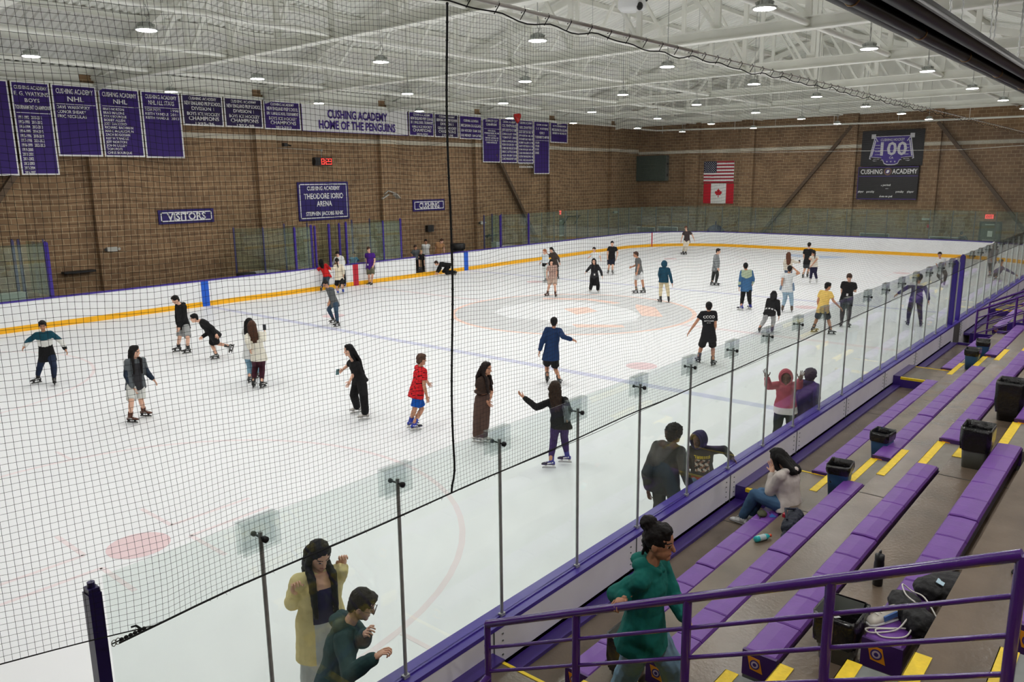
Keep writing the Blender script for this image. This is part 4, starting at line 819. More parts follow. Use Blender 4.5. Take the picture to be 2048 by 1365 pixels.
# benches
M_badge = mat('badge_orange', rgb(232,150,30), 0.5); M_badgep = mat('badge_purple', rgb(60,40,110), 0.5)
SW = 0.235
def bench(x0, x1, k, label, group):
    z = zt(k)+0.26; y1 = yt(k)-0.50 if k == 1 else -0.853-RUN*(k-1); y0 = y1-SW
    root = empty('bleacher_bench', (x0, (y0+y1)/2, zt(k))); L = x1-x0; hw = SW/2; hz = 0.26
    n = max(1, round(L/0.46)); cl = L/n; rnd = random.Random(int(x0*10)+k*97)
    for i in range(n):
        xa = i*cl+0.004; xb = (i+1)*cl-0.004; dz = 0.003*rnd.random()+(0.014 if (i//5) % 2 else 0.0); b = MB()
        # a padded vinyl cushion with softened edges
        prof = [(-hw, -0.055), (-hw-0.004, -0.02), (-hw+0.012, 0.0), (0, 0.006), (hw-0.012, 0.0), (hw+0.004, -0.02), (hw, -0.055)]
        xs_ = [xa, xa+0.012, (xa+xb)/2, xb-0.012, xb]; sc = [0.86, 1.0, 1.04, 1.0, 0.86]; vs = []
        for x, s_ in zip(xs_, sc):
            for (y, z_) in prof: vs.append((x, y, hz+dz+(z_ if z_ < -0.03 else z_-(1-s_)*0.06)))
        m_ = len(prof); fs = []
        for a in range(len(xs_)-1):
            for c in range(m_-1): fs.append((a*m_+c, (a+1)*m_+c, (a+1)*m_+c+1, a*m_+c+1))
        fs += [tuple(range(m_)), tuple((len(xs_)-1)*m_+c for c in range(m_))[::-1]]
        b.add(vs, fs, 0, False); b.build('seat_cushion', M_seat, root)
    b = MB(); b.box((0.02, -hw+0.012, 0.12), (L-0.02, hw-0.012, hz-0.05)); b.build('bench_beam', M_seatside, root)
    for xe, sx in ((0.0, -1), (L, 1)):
        b = MB(); b.box((xe-0.012 if sx < 0 else xe-0.02, -hw-0.006, 0.06), (xe+0.02 if sx < 0 else xe+0.012, hw+0.006, hz-0.004)); e = b.build('end_panel', M_seatside, root)
        xf = xe+sx*0.0125; q = MB(); s_ = -sx
        P = [(-0.09*s_*-1, 0.215), (0.0*s_*-1+0.005, 0.215), (0.035*s_*-1, 0.115), (-0.07*s_*-1, 0.125)]
        q.slab([(0.085, 0.222), (-0.005, 0.216), (-0.03, 0.112), (0.062, 0.122)], 0, 0.003, lambda u, v, h: (xf+sx*h, u, v), 0)
        for rr, hh, mi in ((0.036, 0.0045, 1), (0.026, 0.0055, 2), (0.014, 0.0065, 1)):
            q.slab([(0.028+rr*math.cos(t), 0.168+rr*math.sin(t)) for t in np.linspace(0, 2*PI, 17)[:-1]], 0, hh, lambda u, v, h: (xf+sx*h, u, v), mi)
        q.build('badge', [M_badge, M_badgep, mat('badge_pale', rgb(196,176,190), 0.5)], e)
        q = MB(); q.box((xe-0.012 if sx < 0 else xe-0.01, -hw, 0.0), (xe+0.01 if sx < 0 else xe+0.012, hw, 0.06)); q.build('foot_plate', M_grey, e)
    for x in np.arange(0.7, L-0.3, 1.25):
        b = MB(); b.bar((x, 0, 0), (x, 0, 0.14), 0.05, 0.12); b.build('leg', M_grey, root)
    return tag(root, label, 'bench', group)
blocks = [(-19.3, -14.5, 'in the block nearest the camera'), (-13.3, -6.72, 'in the block behind the seated woman'), (-5.38, -1.3, 'in the short block before the bleacher gate'), (0.75, 4.3, 'in the block just past the bleacher gate'), (5.6, 12.0, 'in the last block past the gate')]
for bi, (x0, x1, wh) in enumerate(blocks):
    for k in range(1, 7 if bi < 3 else 6):
        xe = x1
        if bi == 2 and k >= 4: xe = -1.4
        bench(x0, xe, k, 'purple padded bench, %s row from the boards, %s' % (ORD[k], wh), 'purple bleacher benches')
# foreground handrail along the near aisle and the rails at the gateway
def handrail(x, ks, label, h=1.03, stub=None, flat=False):
    r0 = 0.030; root = empty('handrail', (x, yt(ks[0])-0.4, zt(ks[0])))
    ox, oy, oz = root.location; P = []
    for j, k in enumerate(ks):
        y = -0.75-RUN*1.06*(k-1) if not flat else flat[j]; P.append((x-ox, y-oy, zt(k)+h-oz))
    b = MB(); end = P[-1]; b.tube(P, r0, 12); b.build('top_rail', M_rail, root)
    for j, p in enumerate(P):
        b = MB(); b.tube([(p[0], p[1], zt(ks[j])-oz), p], 0.029 if j else 0.026, 12); b.lathe((p[0], p[1], zt(ks[j])-oz), [(0.06, 0), (0.06, 0.012)], 12); b.build('post', M_rail, root)
    for q in range(1, 5):
        b = MB(); b.tube([(p[0], p[1], p[2]-0.205*q) for p in P], 0.0145, 8); b.build('bar', M_rail, root)
    if stub: b = MB(); b.tube([(s_[0]-ox, s_[1]-oy, s_[2]-oz) for s_ in stub], 0.028, 10); b.build('return_rail', M_rail, root)
    return tag(root, label, 'railing')
handrail(-20.2, [1, 2, 3, 4, 5], 'shiny purple pipe handrail beside the girl in the green hoodie', h=1.05, stub=[(-20.2, -0.75, 1.2), (-20.75, -0.75, 1.0), (-21.6, -0.75, 0.75)])
handrail(GATE[0]-0.05, [1, 2, 3, 4, 5], 'dark purple pipe railing on the near side of the bleacher gateway', h=0.95)
handrail(GATE[1]+0.05, [1, 2, 3, 4, 5], 'dark purple pipe railing on the far side of the bleacher gateway', h=0.95)
for x, lb in ((GATE[0], 'near'), (GATE[1], 'far')):
    b = MB()
    for k in range(1, 6): b.box((x-0.03, yt(k+1), 0.0), (x+0.03, yt(k)-0.02, zt(k)+0.06))
    tag(b.build('gateway_kerb', M_purple), 'dark purple kerb wall on the %s side of the bleacher gateway' % lb, 'kerb')
# bins
M_binb = mat('bin_blue', rgb(44,84,124), 0.45, var=0.08); M_bing = mat('bin_grey', rgb(112,116,110), 0.5, var=0.08)
M_bag = mat('bag_black', rgb(18,18,20), 0.25, bump=0.6, bscale=26, coat=0.3)
def bin_(x, y, z, h, w0, w1, m, label, rz=0.0, drop=0.2):
    root = empty('trash_bin', (x, y, z), rz)
    def sq(w, r=0.3, n=5):
        o = []
        for q, (sx, sy) in enumerate(((1,1),(-1,1),(-1,-1),(1,-1))):
            for i in range(n+1):
                t = q*PI/2+PI/2*i/n; o.append((sx*w*(1-r)+w*r*math.cos(t), (sy*w*(1-r)+w*r*math.sin(t))*0.82))
        return o
    def shell(levels, nm, mm, jit=0.0, sd=1):
        b = MB(); rr = random.Random(sd); vs = []; n = None
        for w, zz in levels:
            P = sq(w); n = len(P)
            for (px, py) in P: j = 1+jit*(rr.random()-0.5); vs.append((px*j, py*j, zz+jit*0.12*(rr.random()-0.5)))
        fs = [(i*n+k, i*n+(k+1) % n, (i+1)*n+(k+1) % n, (i+1)*n+k) for i in range(len(levels)-1) for k in range(n)]
        fs += [tuple(range(n))[::-1]] if levels[0][1] < levels[-1][1] else []
        b.add(vs, fs, 0, True); return b.build(nm, mm, root)
    shell([(w0, 0), (w0+(w1-w0)*0.5, h*0.5), (w1, h)], 'bin_body', m)
    shell([(w1*0.97, h-drop), (w1*1.06, h-drop*0.6), (w1*1.05, h-0.03), (w1*1.03, h+0.012), (w1*0.98, h+0.008), (w1*0.93, h-0.08), (w1*0.85, h*0.5), (w1*0.7, h*0.25), (0.02, h*0.2)], 'bin_bag', M_bag, 0.09, int(x*10))
    return tag(root, label, 'trash bin')
bin_(-14.42, -1.56, zt(2), 0.44, 0.125, 0.165, M_binb, 'blue bin with black liner standing just behind the seated woman', 0.1, drop=0.11)
bin_(-12.70, -1.60, zt(2), 0.43, 0.12, 0.155, M_binb, 'blue bin with rolled black liner at the second-row end past the aisle', -0.1, drop=0.13)
bin_(-5.85, -1.5, zt(2), 0.43, 0.125, 0.16, M_binb, 'dark blue bin at the aisle before the gateway, nearer of two', drop=0.13)
bin_(-4.75, -1.5, zt(2), 0.43, 0.125, 0.16, M_binb, 'blue bin beyond the aisle before the gateway, farther of two', 0.15, drop=0.11)
bin_(-14.62, -3.05, zt(4), 0.46, 0.14, 0.175, M_bing, 'grey bin with black liner at the end of the fourth row', drop=0.25)
bin_(-12.42, -3.05, zt(4), 0.52, 0.15, 0.19, M_bag, 'big black bagged bin cut by the right edge of the photo', drop=0.4)
bin_(-19.2, -3.05, zt(4), 0.34, 0.12, 0.165, M_bing, 'grey bin with a puffed black liner behind the foreground railing', drop=0.2)
bin_(-19.22, -1.42, zt(2), 0.36, 0.12, 0.15, M_bing, 'black-lined bin half hidden behind the girl in the green hoodie', drop=0.3)
# ================================================================ PEOPLE
def V(t): return Vector(t)
def ring_loft(mb, rings, seg=16, mi=0):
    """rings: (centre, axis a, axis b) ellipses joined into a closed body"""
    vs = []; n = len(rings)
    for c, a, b in rings:
        for k in range(seg):
            t = 2*PI*k/seg; vs.append(c+a*math.cos(t)+b*math.sin(t))
    fs = [(i*seg+k, i*seg+(k+1) % seg, (i+1)*seg+(k+1) % seg, (i+1)*seg+k) for i in range(n-1) for k in range(seg)]
    fs += [tuple(range(seg))[::-1], tuple((n-1)*seg+k for k in range(seg))]
    # keep normals outward
    a, b = rings[0][1], rings[0][2]; d = rings[-1][0]-rings[0][0]
    if a.cross(b).dot(d) < 0: fs = [f[::-1] for f in fs]
    mb.add(vs, fs, mi, True)
def frame(d):
    d = d.normalized(); r = Vector((0, 0, 1)) if abs(d.z) < 0.95 else Vector((1, 0, 0)); a = d.cross(r).normalized(); return a, d.cross(a)
def cap(mb, p0, r0, p1, r1, f0=False, f1=False, seg=12, mi=0, mid=None):
    """tapered limb with round (or flat) ends; mid = extra (t, radius) swellings"""
    d = p1-p0; L = d.length
    if L < 1e-5: return
    a, b = frame(d); u = d/L; R = []
    if not f0:
        for q in (0.15, 0.55, 0.85): R.append((p0-u*r0*math.cos(q*PI/2), r0*math.sin(q*PI/2)))
    R.append((p0, r0))
    for t, r in (mid or []): R.append((p0+d*t, r))
    R.append((p1, r1))
    if not f1:
        for q in (0.85, 0.55, 0.15): R.append((p1+u*r1*math.cos(q*PI/2), r1*math.sin(q*PI/2)))
    ring_loft(mb, [(c, a*r, b*r) for c, r in R], seg, mi)
def ell(mb, c, X, Y, Z, seg=16, rings=10, mi=0):
    M = Matrix((X, Y, Z)).transposed(); mb.blob(c, (1, 1, 1), seg, rings, mi, M if M.determinant() > 0 else Matrix((Y, X, Z)).transposed())
SKIN = {'light': rgb(224,176,150), 'medium': rgb(196,142,112), 'tan': rgb(176,124,94), 'dark': rgb(104,70,52)}
def skinmats(k):
    c = SKIN[k]; return [mat('skin_'+k, c, 0.5, var=0.04, vscale=14, bump=0.03, bscale=150), mat('eye_dark', rgb(26,20,18), 0.3), mat('lip_'+k, tuple(x*y for x, y in zip(c[:3], (0.72, 0.5, 0.5)))+(1,), 0.4), mat('brow', rgb(40,30,26), 0.7), mat('eye_white', rgb(220,214,210), 0.3)]
def fabric(col, name='cloth', rough=0.85, bump=0.12, var=0.08, scale=9):
    return mat('%s_%d_%d_%d' % ((name,)+tuple(col)), rgb(*col), rough, var=var, vscale=scale, bump=bump, bscale=28, spec=0.25)
PEND = []
def soft(name, mb, voxel, mats, parent, matfn=None, extra=None, smooth=4, disp=0.0, dscale=0.12):
    me = bpy.data.meshes.new('tmp'); me.from_pydata(mb.v, [], mb.f); me.update()
    o = bpy.data.objects.new('tmp', me); COL.objects.link(o)
    m = o.modifiers.new('r', 'REMESH'); m.mode = 'VOXEL'; m.voxel_size = voxel; m.use_smooth_shade = True
    if disp:
        t = bpy.data.textures.get('cl%g' % dscale) or bpy.data.textures.new('cl%g' % dscale, 'CLOUDS'); t.noise_scale = dscale; t.noise_depth = 2
        d = o.modifiers.new('d', 'DISPLACE'); d.texture = t; d.strength = disp; d.mid_level = 0.5; d.texture_coords = 'GLOBAL'
    sm = o.modifiers.new('s', 'SMOOTH'); sm.factor = 0.5; sm.iterations = smooth
    PEND.append((name, o, mats, parent, matfn, extra))
def flush_soft():
    dg = bpy.context.evaluated_depsgraph_get(); dg.update()
    for name, o, mats, parent, matfn, extra in PEND:
        me = bpy.data.meshes.new_from_object(o.evaluated_get(dg)); old = o.data
        bpy.data.objects.remove(o); bpy.data.meshes.remove(old)
        me.name = name; me.materials.clear()
        for m in mats: me.materials.append(m)
        n = len(me.polygons)
        if matfn is not None and n:
            c = np.empty(n*3, dtype=np.float32); me.polygons.foreach_get('center', c)
            me.polygons.foreach_set('material_index', matfn(c.reshape(-1, 3)).astype(np.int32))
        me.polygons.foreach_set('use_smooth', np.ones(n, dtype=bool)); me.update()
        if extra is not None and extra.v:
            bm = bmesh.new(); bm.from_mesh(me); vv = [bm.verts.new(v) for v in extra.v]
            for f, mi in zip(extra.f, extra.m):
                try: q = bm.faces.new([vv[i] for i in f]); q.smooth = True; q.material_index = mi
                except ValueError: pass
            bm.to_mesh(me); bm.free()
        ob = bpy.data.objects.new(name, me); COL.objects.link(ob)
        if parent is not None:
            ob.parent = parent; ob.location = -parent.location
    PEND.clear()
def hand(mb, wr, dr, nrm, side, s, curl, spread=0.10):
    """five-fingered hand: wr wrist, dr along the forearm, nrm out of the palm, side towards the thumb"""
    dr = dr.normalized(); nrm = (nrm-dr*nrm.dot(dr)).normalized(); th = dr.cross(nrm)
    if th.dot(side) < 0: th = -th
    c = wr+dr*0.045*s
    ell(mb, c, th*0.040*s, nrm*0.015*s, dr*0.052*s, 10, 7)
    cap(mb, wr-dr*0.03*s, 0.027*s, wr+dr*0.02*s, 0.026*s, seg=8)
    for i, (off, ln) in enumerate(((0.028, 0.075), (0.0095, 0.084), (-0.0095, 0.077), (-0.027, 0.060))):
        p = wr+dr*0.088*s+th*off*s; a = spread*(1.5-i)*0.55; k = curl*(0.9+0.08*i)
        ang = k*0.35; rr = 0.0082*s
        for sg, fr in enumerate((0.44, 0.32, 0.24)):
            dv = (dr*math.cos(ang)+nrm*math.sin(ang))+th*math.sin(a)*(1 if sg == 0 else 0.6); q = p+dv.normalized()*ln*fr*s
            cap(mb, p, rr, q, rr*0.92, seg=6); p = q; rr *= 0.92; ang += k*0.75
    p = wr+dr*0.03*s+th*0.030*s; ang = 0.85-0.25*min(1, curl); dv = (dr*math.cos(ang)+th*math.sin(ang)+nrm*0.25*curl).normalized(); q = p+dv*0.04*s
    cap(mb, p, 0.0115*s, q, 0.010*s, seg=6); dv = (dr*math.cos(ang-0.4)+th*math.sin(ang-0.4)*(1-0.5*min(1, curl))+nrm*(0.15+0.5*min(1, curl))).normalized(); cap(mb, q, 0.010*s, q+dv*0.034*s, 0.0085*s, seg=6)
def hood_up(mb, c, L, F, U, s):
    """open hood: a shell round the head with a rim, face left free"""
    seg, rg = 22, 12; rings = []
    for j in range(rg+1):
        th = math.radians(52)+(PI-math.radians(52))*j/rg      # angle away from the face axis
        row = []
        for k in range(seg):
            t = 2*PI*k/seg; v = F*math.cos(th)*0.125+L*math.sin(th)*math.cos(t)*0.112+U*math.sin(th)*math.sin(t)*0.135
            if math.sin(t) > 0.7 and j > 6: v += U*0.01
            row.append(c-F*0.012*s+v*s)
        rings.append(row)
    for j in range(rg):
        for k in range(seg):
            k2 = (k+1) % seg; mb.add([rings[j][k], rings[j][k2], rings[j+1][k2], rings[j+1][k]], [(0, 1, 2, 3)], 0, True)
    mb.tube(rings[0], 0.014*s, 8, closed=True)
    mb.tube([r-F*0.01 for r in rings[1]], 0.012*s, 6, closed=True)
def person(d):
    s = d['s']; F = V(d['F']).normalized(); L = Vector((0, 0, 1)).cross(F).normalized(); P, N, Hc = V(d['P']), V(d['N']), V(d['H'])
    E = [V(x) for x in d['E']]; W_ = [V(x) for x in d['W']]; K = [V(x) for x in d['K']]; A = [V(x) for x in d['A']];
    if 'WR' in d: W_[1] = V(d['WR'])
    FD = [V(x).normalized() for x in d['FD']]
    up = (N-P).normalized(); Fb = (F-up*F.dot(up)).normalized(); Lb = up.cross(Fb).normalized() if up.cross(Fb).dot(L) > 0 else -up.cross(Fb).normalized()
    SH = [N+Lb*0.165*s-up*0.05*s, N-Lb*0.165*s-up*0.05*s]; HP = [P+L*0.09*s, P-L*0.09*s]
    vox = 0.0062 if d['d'] < 9 else (0.011 if d['d'] < 18 else (0.0145 if d['d'] < 30 else 0.018))
    gz = min(a.z for a in A)-(0.165 if d['sk8'][0] != 'shoe' else 0.085)
    root = empty('person', ((A[0].x+A[1].x)/2, (A[0].y+A[1].y)/2, gz)); tag(root, d['n'], 'person')
    sm = skinmats(d['sk'])
    # head frame
    HF = V(d['HF']).normalized(); nod = d.get('nod', 0.12); HL = Vector((0, 0, 1)).cross(HF).normalized()
    Fh = (HF*math.cos(nod)-Vector((0, 0, 1))*math.sin(nod)).normalized(); Uh = Fh.cross(HL)*1.0
    if Uh.z < 0: Uh = -Uh
    Uh.normalize(); h = 1.09*s**0.45     # heads vary less than bodies
    top_kind, top_col, pat = d['top']; bot_kind, bot_col = d['bot']; hr_kind, hr_col = d['hr'][0], d['hr'][1]
    # ---- body: one skin from head to ankles
    b = MB()
    ell(b, Hc+Uh*0.020*h, HL*0.074*h, Fh*0.092*h, Uh*0.103*h, 18, 12)
    ell(b, Hc+Fh*0.022*h-Uh*0.048*h, HL*0.057*h, Fh*0.066*h, Uh*0.068*h, 16, 10)
    ell(b, Hc+Fh*0.068*h-Uh*0.088*h, HL*0.026*h, Fh*0.022*h, Uh*0.022*h, 10, 7)
    cap(b, Hc+Fh*0.086*h+Uh*0.012*h, 0.009*h, Hc+Fh*0.104*h-Uh*0.026*h, 0.0135*h, seg=8)
    ell(b, Hc+Fh*0.080*h-Uh*0.058*h, HL*0.024*h, Fh*0.012*h, Uh*0.010*h, 10, 6)
    ell(b, Hc+Fh*0.078*h+Uh*0.022*h, HL*0.050*h, Fh*0.012*h, Uh*0.010*h, 12, 6)
    for q in (1, -1): ell(b, Hc+HL*q*0.076*h-Fh*0.006*h-Uh*0.012*h, HL*q*0.010*h, Fh*0.020*h, Uh*0.032*h, 8, 6)
    cap(b, N-up*0.03*s, 0.056*s, Hc-Uh*0.07*h-Fh*0.012*h, 0.050*s)
    ring_loft(b, [(P-up*0.10*s, L*0.10*s, Fb*0.08*s), (P, L*0.155*s, Fb*0.105*s), (P+(N-P)*0.35, Lb*0.128*s, Fb*0.09*s), (P+(N-P)*0.7, Lb*0.155*s, Fb*0.105*s), (P+(N-P)*0.9, Lb*0.145*s, Fb*0.085*s), (N, Lb*0.07*s, Fb*0.06*s)])
    for i in (0, 1):
        cap(b, N-up*0.035*s, 0.05*s, SH[i], 0.055*s); cap(b, SH[i], 0.056*s, E[i], 0.041*s); cap(b, E[i], 0.041*s, W_[i], 0.027*s, mid=[(0.25, 0.043*s)])
        cap(b, HP[i], 0.088*s, K[i], 0.057*s, mid=[(0.3, 0.085*s)]); cap(b, K[i], 0.056*s, A[i]+Vector((0, 0, 0.02)), 0.040*s, mid=[(0.3, 0.060*s), (0.7, 0.045*s)])
    hx = MB(); hk = d.get('hands', '')
    for i, q in ((0, 1), (1, -1)):
        dr = (W_[i]-E[i]); curl = {'open': 0.08, 'fist': 1.35, 'rail': 1.0}.get(hk, 0.42); nr = -Lb*q*0.8-Fb*0.2; sd = Fb
        if hk == 'open': dr = Vector((0, 0, 1))-Lb*q*-0.25; nr = Fb; sd = -Lb*q
        if hk == 'rail' and i == 1: dr = Vector((-1, 0.25, -0.15)); nr = Vector((-0.2, 0, -1)); sd = Vector((0, -1, 0)); curl = 1.25
        elif hk == 'rail': curl = 0.4
        if hk == 'fistup': dr = Vector((0, 0, 1))+dr.normalized()*0.35; nr = Fb; sd = -Lb*q; curl = 1.35
        if hk == 'fist': nr = -Vector((0, 0, 1))*0.3+Fb; sd = Vector((0, 0, 1))
        hand(hx, W_[i], dr, nr, sd, s*1.02, curl, 0.22 if hk == 'open' else 0.10)
    def face_fn(c):
        r = c-np.array(Hc); x = r @ np.array(HL)/h; y = r @ np.array(Fh)/h; z = r @ np.array(Uh)/h
        o = np.zeros(len(c)); ax = np.abs(x); fr = y > 0.05
        if d['d'] < 9: o[fr & (((ax-0.031)/0.016)**2+((z-0.003)/0.0065)**2 < 1)] = 4
        o[fr & (((ax-0.031)/0.0085)**2+((z-0.003)/0.010)**2 < 1)] = 1
        o[fr & (np.abs(ax-0.032) < 0.020) & (np.abs(z-0.026-0.004*np.cos((ax-0.032)*80)) < 0.0038)] = 3
        o[fr & (ax < 0.024) & (np.abs(z+0.058) < 0.0085)] = 2
        return o
    soft('body', b, vox if d['d'] > 18 else vox*0.8, sm, root, face_fn, hx)
    # ---- clothes
    t_up, t_P, t_N = np.array(up), np.array(P), np.array(N); ln = (N-P).length
    def coords(c):
        r = c-t_P; return (r @ t_up)/ln, r @ np.array(Lb)/s, r @ np.array(Fb)/s
    mats = [fabric(top_col)]; fn = None
    def simple(cols, f):
        nonlocal fn; mats.extend(fabric(k) for k in cols); fn = f
    if pat == 'chevron': simple([(214,214,210), (22,22,24)], lambda c: (lambda t, x, y: np.select([t > 0.70+0.18*np.abs(x)*(np.abs(x) < 0.22)-0.04*(np.abs(x) > 0.22), t > 0.42+0.3*np.minimum(np.abs(x), 0.22)-0.10*(np.abs(x) > 0.3)], [0, 1], 2))(*coords(c)))
    elif pat == 'greynavy': simple([(38,50,66), (52,52,56)], lambda c: (lambda t, x, y: np.select([(np.abs(x) > 0.215) & (t < 0.62), (np.abs(x) < 0.10) & (t < 0.86)], [1, 2], 0))(*coords(c)))
    elif pat == 'redprint': simple([(40,16,22)], lambda c: (lambda t, x, y: ((np.sin(t*38+np.sin(x*40)*1.5) > 0.55) & (np.sin(x*55+t*60) > 0.1)).astype(int))(*coords(c)))
    elif pat == 'bluegreen': simple([(172,186,160)], lambda c: (lambda t, x, y: ((t > 0.66-0.10*np.cos(x*9)) & (np.abs(x) < 0.19) | ((np.abs(x) > 0.2) & (t > 0.18) & (t < 0.36))).astype(int))(*coords(c)))
    elif pat == 'plaid' or pat == 'plaidgrey':
        k = (140,110,104) if pat == 'plaid' else (112,116,118)
        simple([k], lambda c: (lambda t, x, y: ((np.mod(t*6, 1) < 0.28) | (np.mod(x*11+0.2, 1) < 0.28)).astype(int))(*coords(c)))
    elif pat == 'cardigan': simple([(44,42,74), (224,176,150), (186,190,190)], lambda c: (lambda t, x, y: np.select([(y > 0.04) & (np.abs(x) < 0.075-0.05*np.abs(t-0.85)) & (t > 0.80), (y > 0.04) & (np.abs(x+0.015) < 0.085) & (t > 0.10), (y > 0.04) & (np.abs(x+0.02) < 0.075) & (t <= 0.10)], [2, 1, 3], 0))(*coords(c)))
    elif pat == 'greyside': simple([(120,124,128)], lambda c: (lambda t, x, y: ((x < -0.10) & (t > 0.0) & (t < 0.75) & (x > -0.25)).astype(int))(*coords(c)))
    elif pat == 'pinkhem': simple([(222,218,214)], lambda c: (lambda t, x, y: ((t < -0.02) & (np.abs(x) < 0.24)).astype(int))(*coords(c)))
    elif pat == 'waistblack': simple([(26,26,28)], lambda c: (lambda t, x, y: ((t < 0.10) & (np.abs(x) < 0.2)).astype(int))(*coords(c)))
    elif pat == 'waistwhite': simple([(206,206,206)], lambda c: (lambda t, x, y: ((t < 0.12) & (t > 0.0) & (np.abs(x) < 0.22) & (np.sin(x*60) > -0.4)).astype(int))(*coords(c)))
    elif pat == 'scarf': simple([(222,222,222)], lambda c: (lambda t, x, y: (t > 0.90).astype(int))(*coords(c)))
    elif pat == 'graphic': simple([(214,186,40), (150,110,92), (208,196,180), (150,36,60)], lambda c: (lambda t, x, y: np.select([(t < -0.02), (y > 0.05) & (np.abs(x) < 0.13) & (t > 0.66) & (t < 0.76) & (np.mod(x*34, 1) < 0.7), (y > 0.05) & (np.abs(x) < 0.12) & (t > 0.16) & (t < 0.62) & (np.sin(x*70+t*20)+np.sin(t*32) > 0.5), (y > 0.05) & (np.abs(x) < 0.12) & (t > 0.16) & (t < 0.62) & (np.sin(x*50-t*31) > 0.1)], [4, 1, 3, 2], 0))(*coords(c)))
    dist = d['d']; loose = {'tee': 0.020, 'long': 0.026, 'coat': 0.030}[top_kind]; c = MB(); ez = {'pants': 0.016, 'shorts': 0.030, 'wide': 0.046}[bot_kind]*s; hem = {'tee': -0.16, 'long': -0.14, 'coat': -0.42}[top_kind]
    if pat == 'cardigan': hem = -0.34
    hem = d.get('hem', hem)
    if pat == 'crop': hem = 0.16
    if bot_kind == 'wide' and top_kind == 'tee' and pat != 'crop': hem = -0.06
    w = loose*s
    lo = P+(N-P)*0.0+up*hem*s if pat != 'crop' else P+(N-P)*0.3
    R = [(lo, L*(0.180*s+w+ez), Fb*(0.122*s+w+ez))]
    if pat != 'crop': R.append((P, L*(0.172*s+w+ez*0.7), Fb*(0.118*s+w+ez*0.7)))
    R += [(P+(N-P)*0.4, Lb*(0.145*s+w), Fb*(0.105*s+w)), (P+(N-P)*0.72, Lb*(0.165*s+w), Fb*(0.112*s+w)), (P+(N-P)*0.90, Lb*(0.15*s+w), Fb*(0.092*s+w*0.7)), (N+up*0.012*s, Lb*0.075*s, Fb*0.072*s)]
    ring_loft(c, R, 20)
    for i in (0, 1):
        cap(c, N-up*0.03*s, 0.062*s, SH[i], 0.064*s+w*0.6)
        if top_kind == 'tee':
            m = SH[i]+(E[i]-SH[i])*0.62; cap(c, SH[i], 0.064*s+w*0.6, m, 0.062*s+w*0.9, f1=True)
        else:
            cap(c, SH[i], 0.062*s+w*0.6, E[i], 0.052*s+w*0.7); cap(c, E[i], 0.052*s+w*0.7, E[i]+(W_[i]-E[i])*0.86, 0.042*s+w*0.6); cap(c, E[i]+(W_[i]-E[i])*0.86, 0.040*s+w*0.3, W_[i]+(W_[i]-E[i]).normalized()*0.012, 0.034*s+w*0.2, f1=True)
    if pat in ('hood', 'hoodie34') or pat == 'greyside':
        for q, rr in ((-1, 0.06), (0, 0.072), (1, 0.06)): ell(c, N+up*0.02*s-Fb*(0.085-0.03*abs(q))*s+Lb*q*0.075*s, Lb*0.075*s, Fb*rr*s, up*0.05*s, 12, 8)
        for q in (-1, 1): cap(c, N+up*0.03*s+Lb*q*0.08*s-Fb*0.02*s, 0.030*s, N-up*0.02*s+Lb*q*0.03*s+Fb*0.085*s, 0.022*s)
    if pat == 'polo' or pat == 'chevron':
        for q in (-1, 1): cap(c, N+up*0.02*s-Fb*0.05*s+Lb*q*0.03*s, 0.025*s, N-up*0.005*s+Lb*q*0.045*s+Fb*0.075*s, 0.018*s)
    nm = {'tee': 'shirt', 'long': 'sweater', 'coat': 'coat'}[top_kind]
    if pat == 'hood' or hr_kind == 'hood': nm = 'hoodie'
    if pat == 'cardigan': nm = 'cardigan'
    if pat in ('chevron', 'bluegreen', 'scarf'): nm = 'jacket'
    soft(nm, c, vox*1.05, mats, root, fn, disp=0.022 if dist < 20 else 0.014, dscale=0.10)
    # trousers or shorts
    c = MB(); ease = {'pants': 0.014, 'shorts': 0.028, 'wide': 0.034}[bot_kind]*s
    ring_loft(c, [(P-up*0.09*s, L*(0.14*s+ease), Fb*(0.10*s+ease)), (P, L*(0.162*s+ease*0.7), Fb*(0.112*s+ease*0.7)), (P+up*0.10*s, L*(0.145*s+ease*0.3), Fb*(0.10*s+ease*0.3))], 18)
    for i in (0, 1):
        if bot_kind == 'shorts':
            m = HP[i]+(K[i]-HP[i])*0.86; cap(c, HP[i], 0.098*s+ease*0.6, m, 0.082*s+ease, f1=True)
        else:
            an = A[i]+(K[i]-A[i])*(0.16 if d['sk8'][0] != 'shoe' else 0.0)
            if bot_kind == 'wide': an = A[i]+(K[i]-A[i])*0.04-Vector((0, 0, 0.03))
            r_an = 0.052*s+ease*0.5 if bot_kind == 'pants' else 0.085*s
            cap(c, HP[i], 0.098*s+ease*0.6, K[i], 0.066*s+ease, mid=[(0.3, 0.094*s+ease*0.8)]); cap(c, K[i], 0.066*s+ease, an, r_an, f1=True, mid=[(0.3, 0.066*s+ease)])
    soft('shorts' if bot_kind == 'shorts' else 'trousers', c, vox*1.05, [fabric(bot_col)], root, disp=0.018 if dist < 20 else 0.010, dscale=0.09)
    # ---- hair
    hm = mat('hair_%d_%d_%d' % tuple(hr_col), rgb(*hr_col), 0.62, var=0.25, vscale=40, bump=0.25, bscale=90, spec=0.2)
    c = MB()
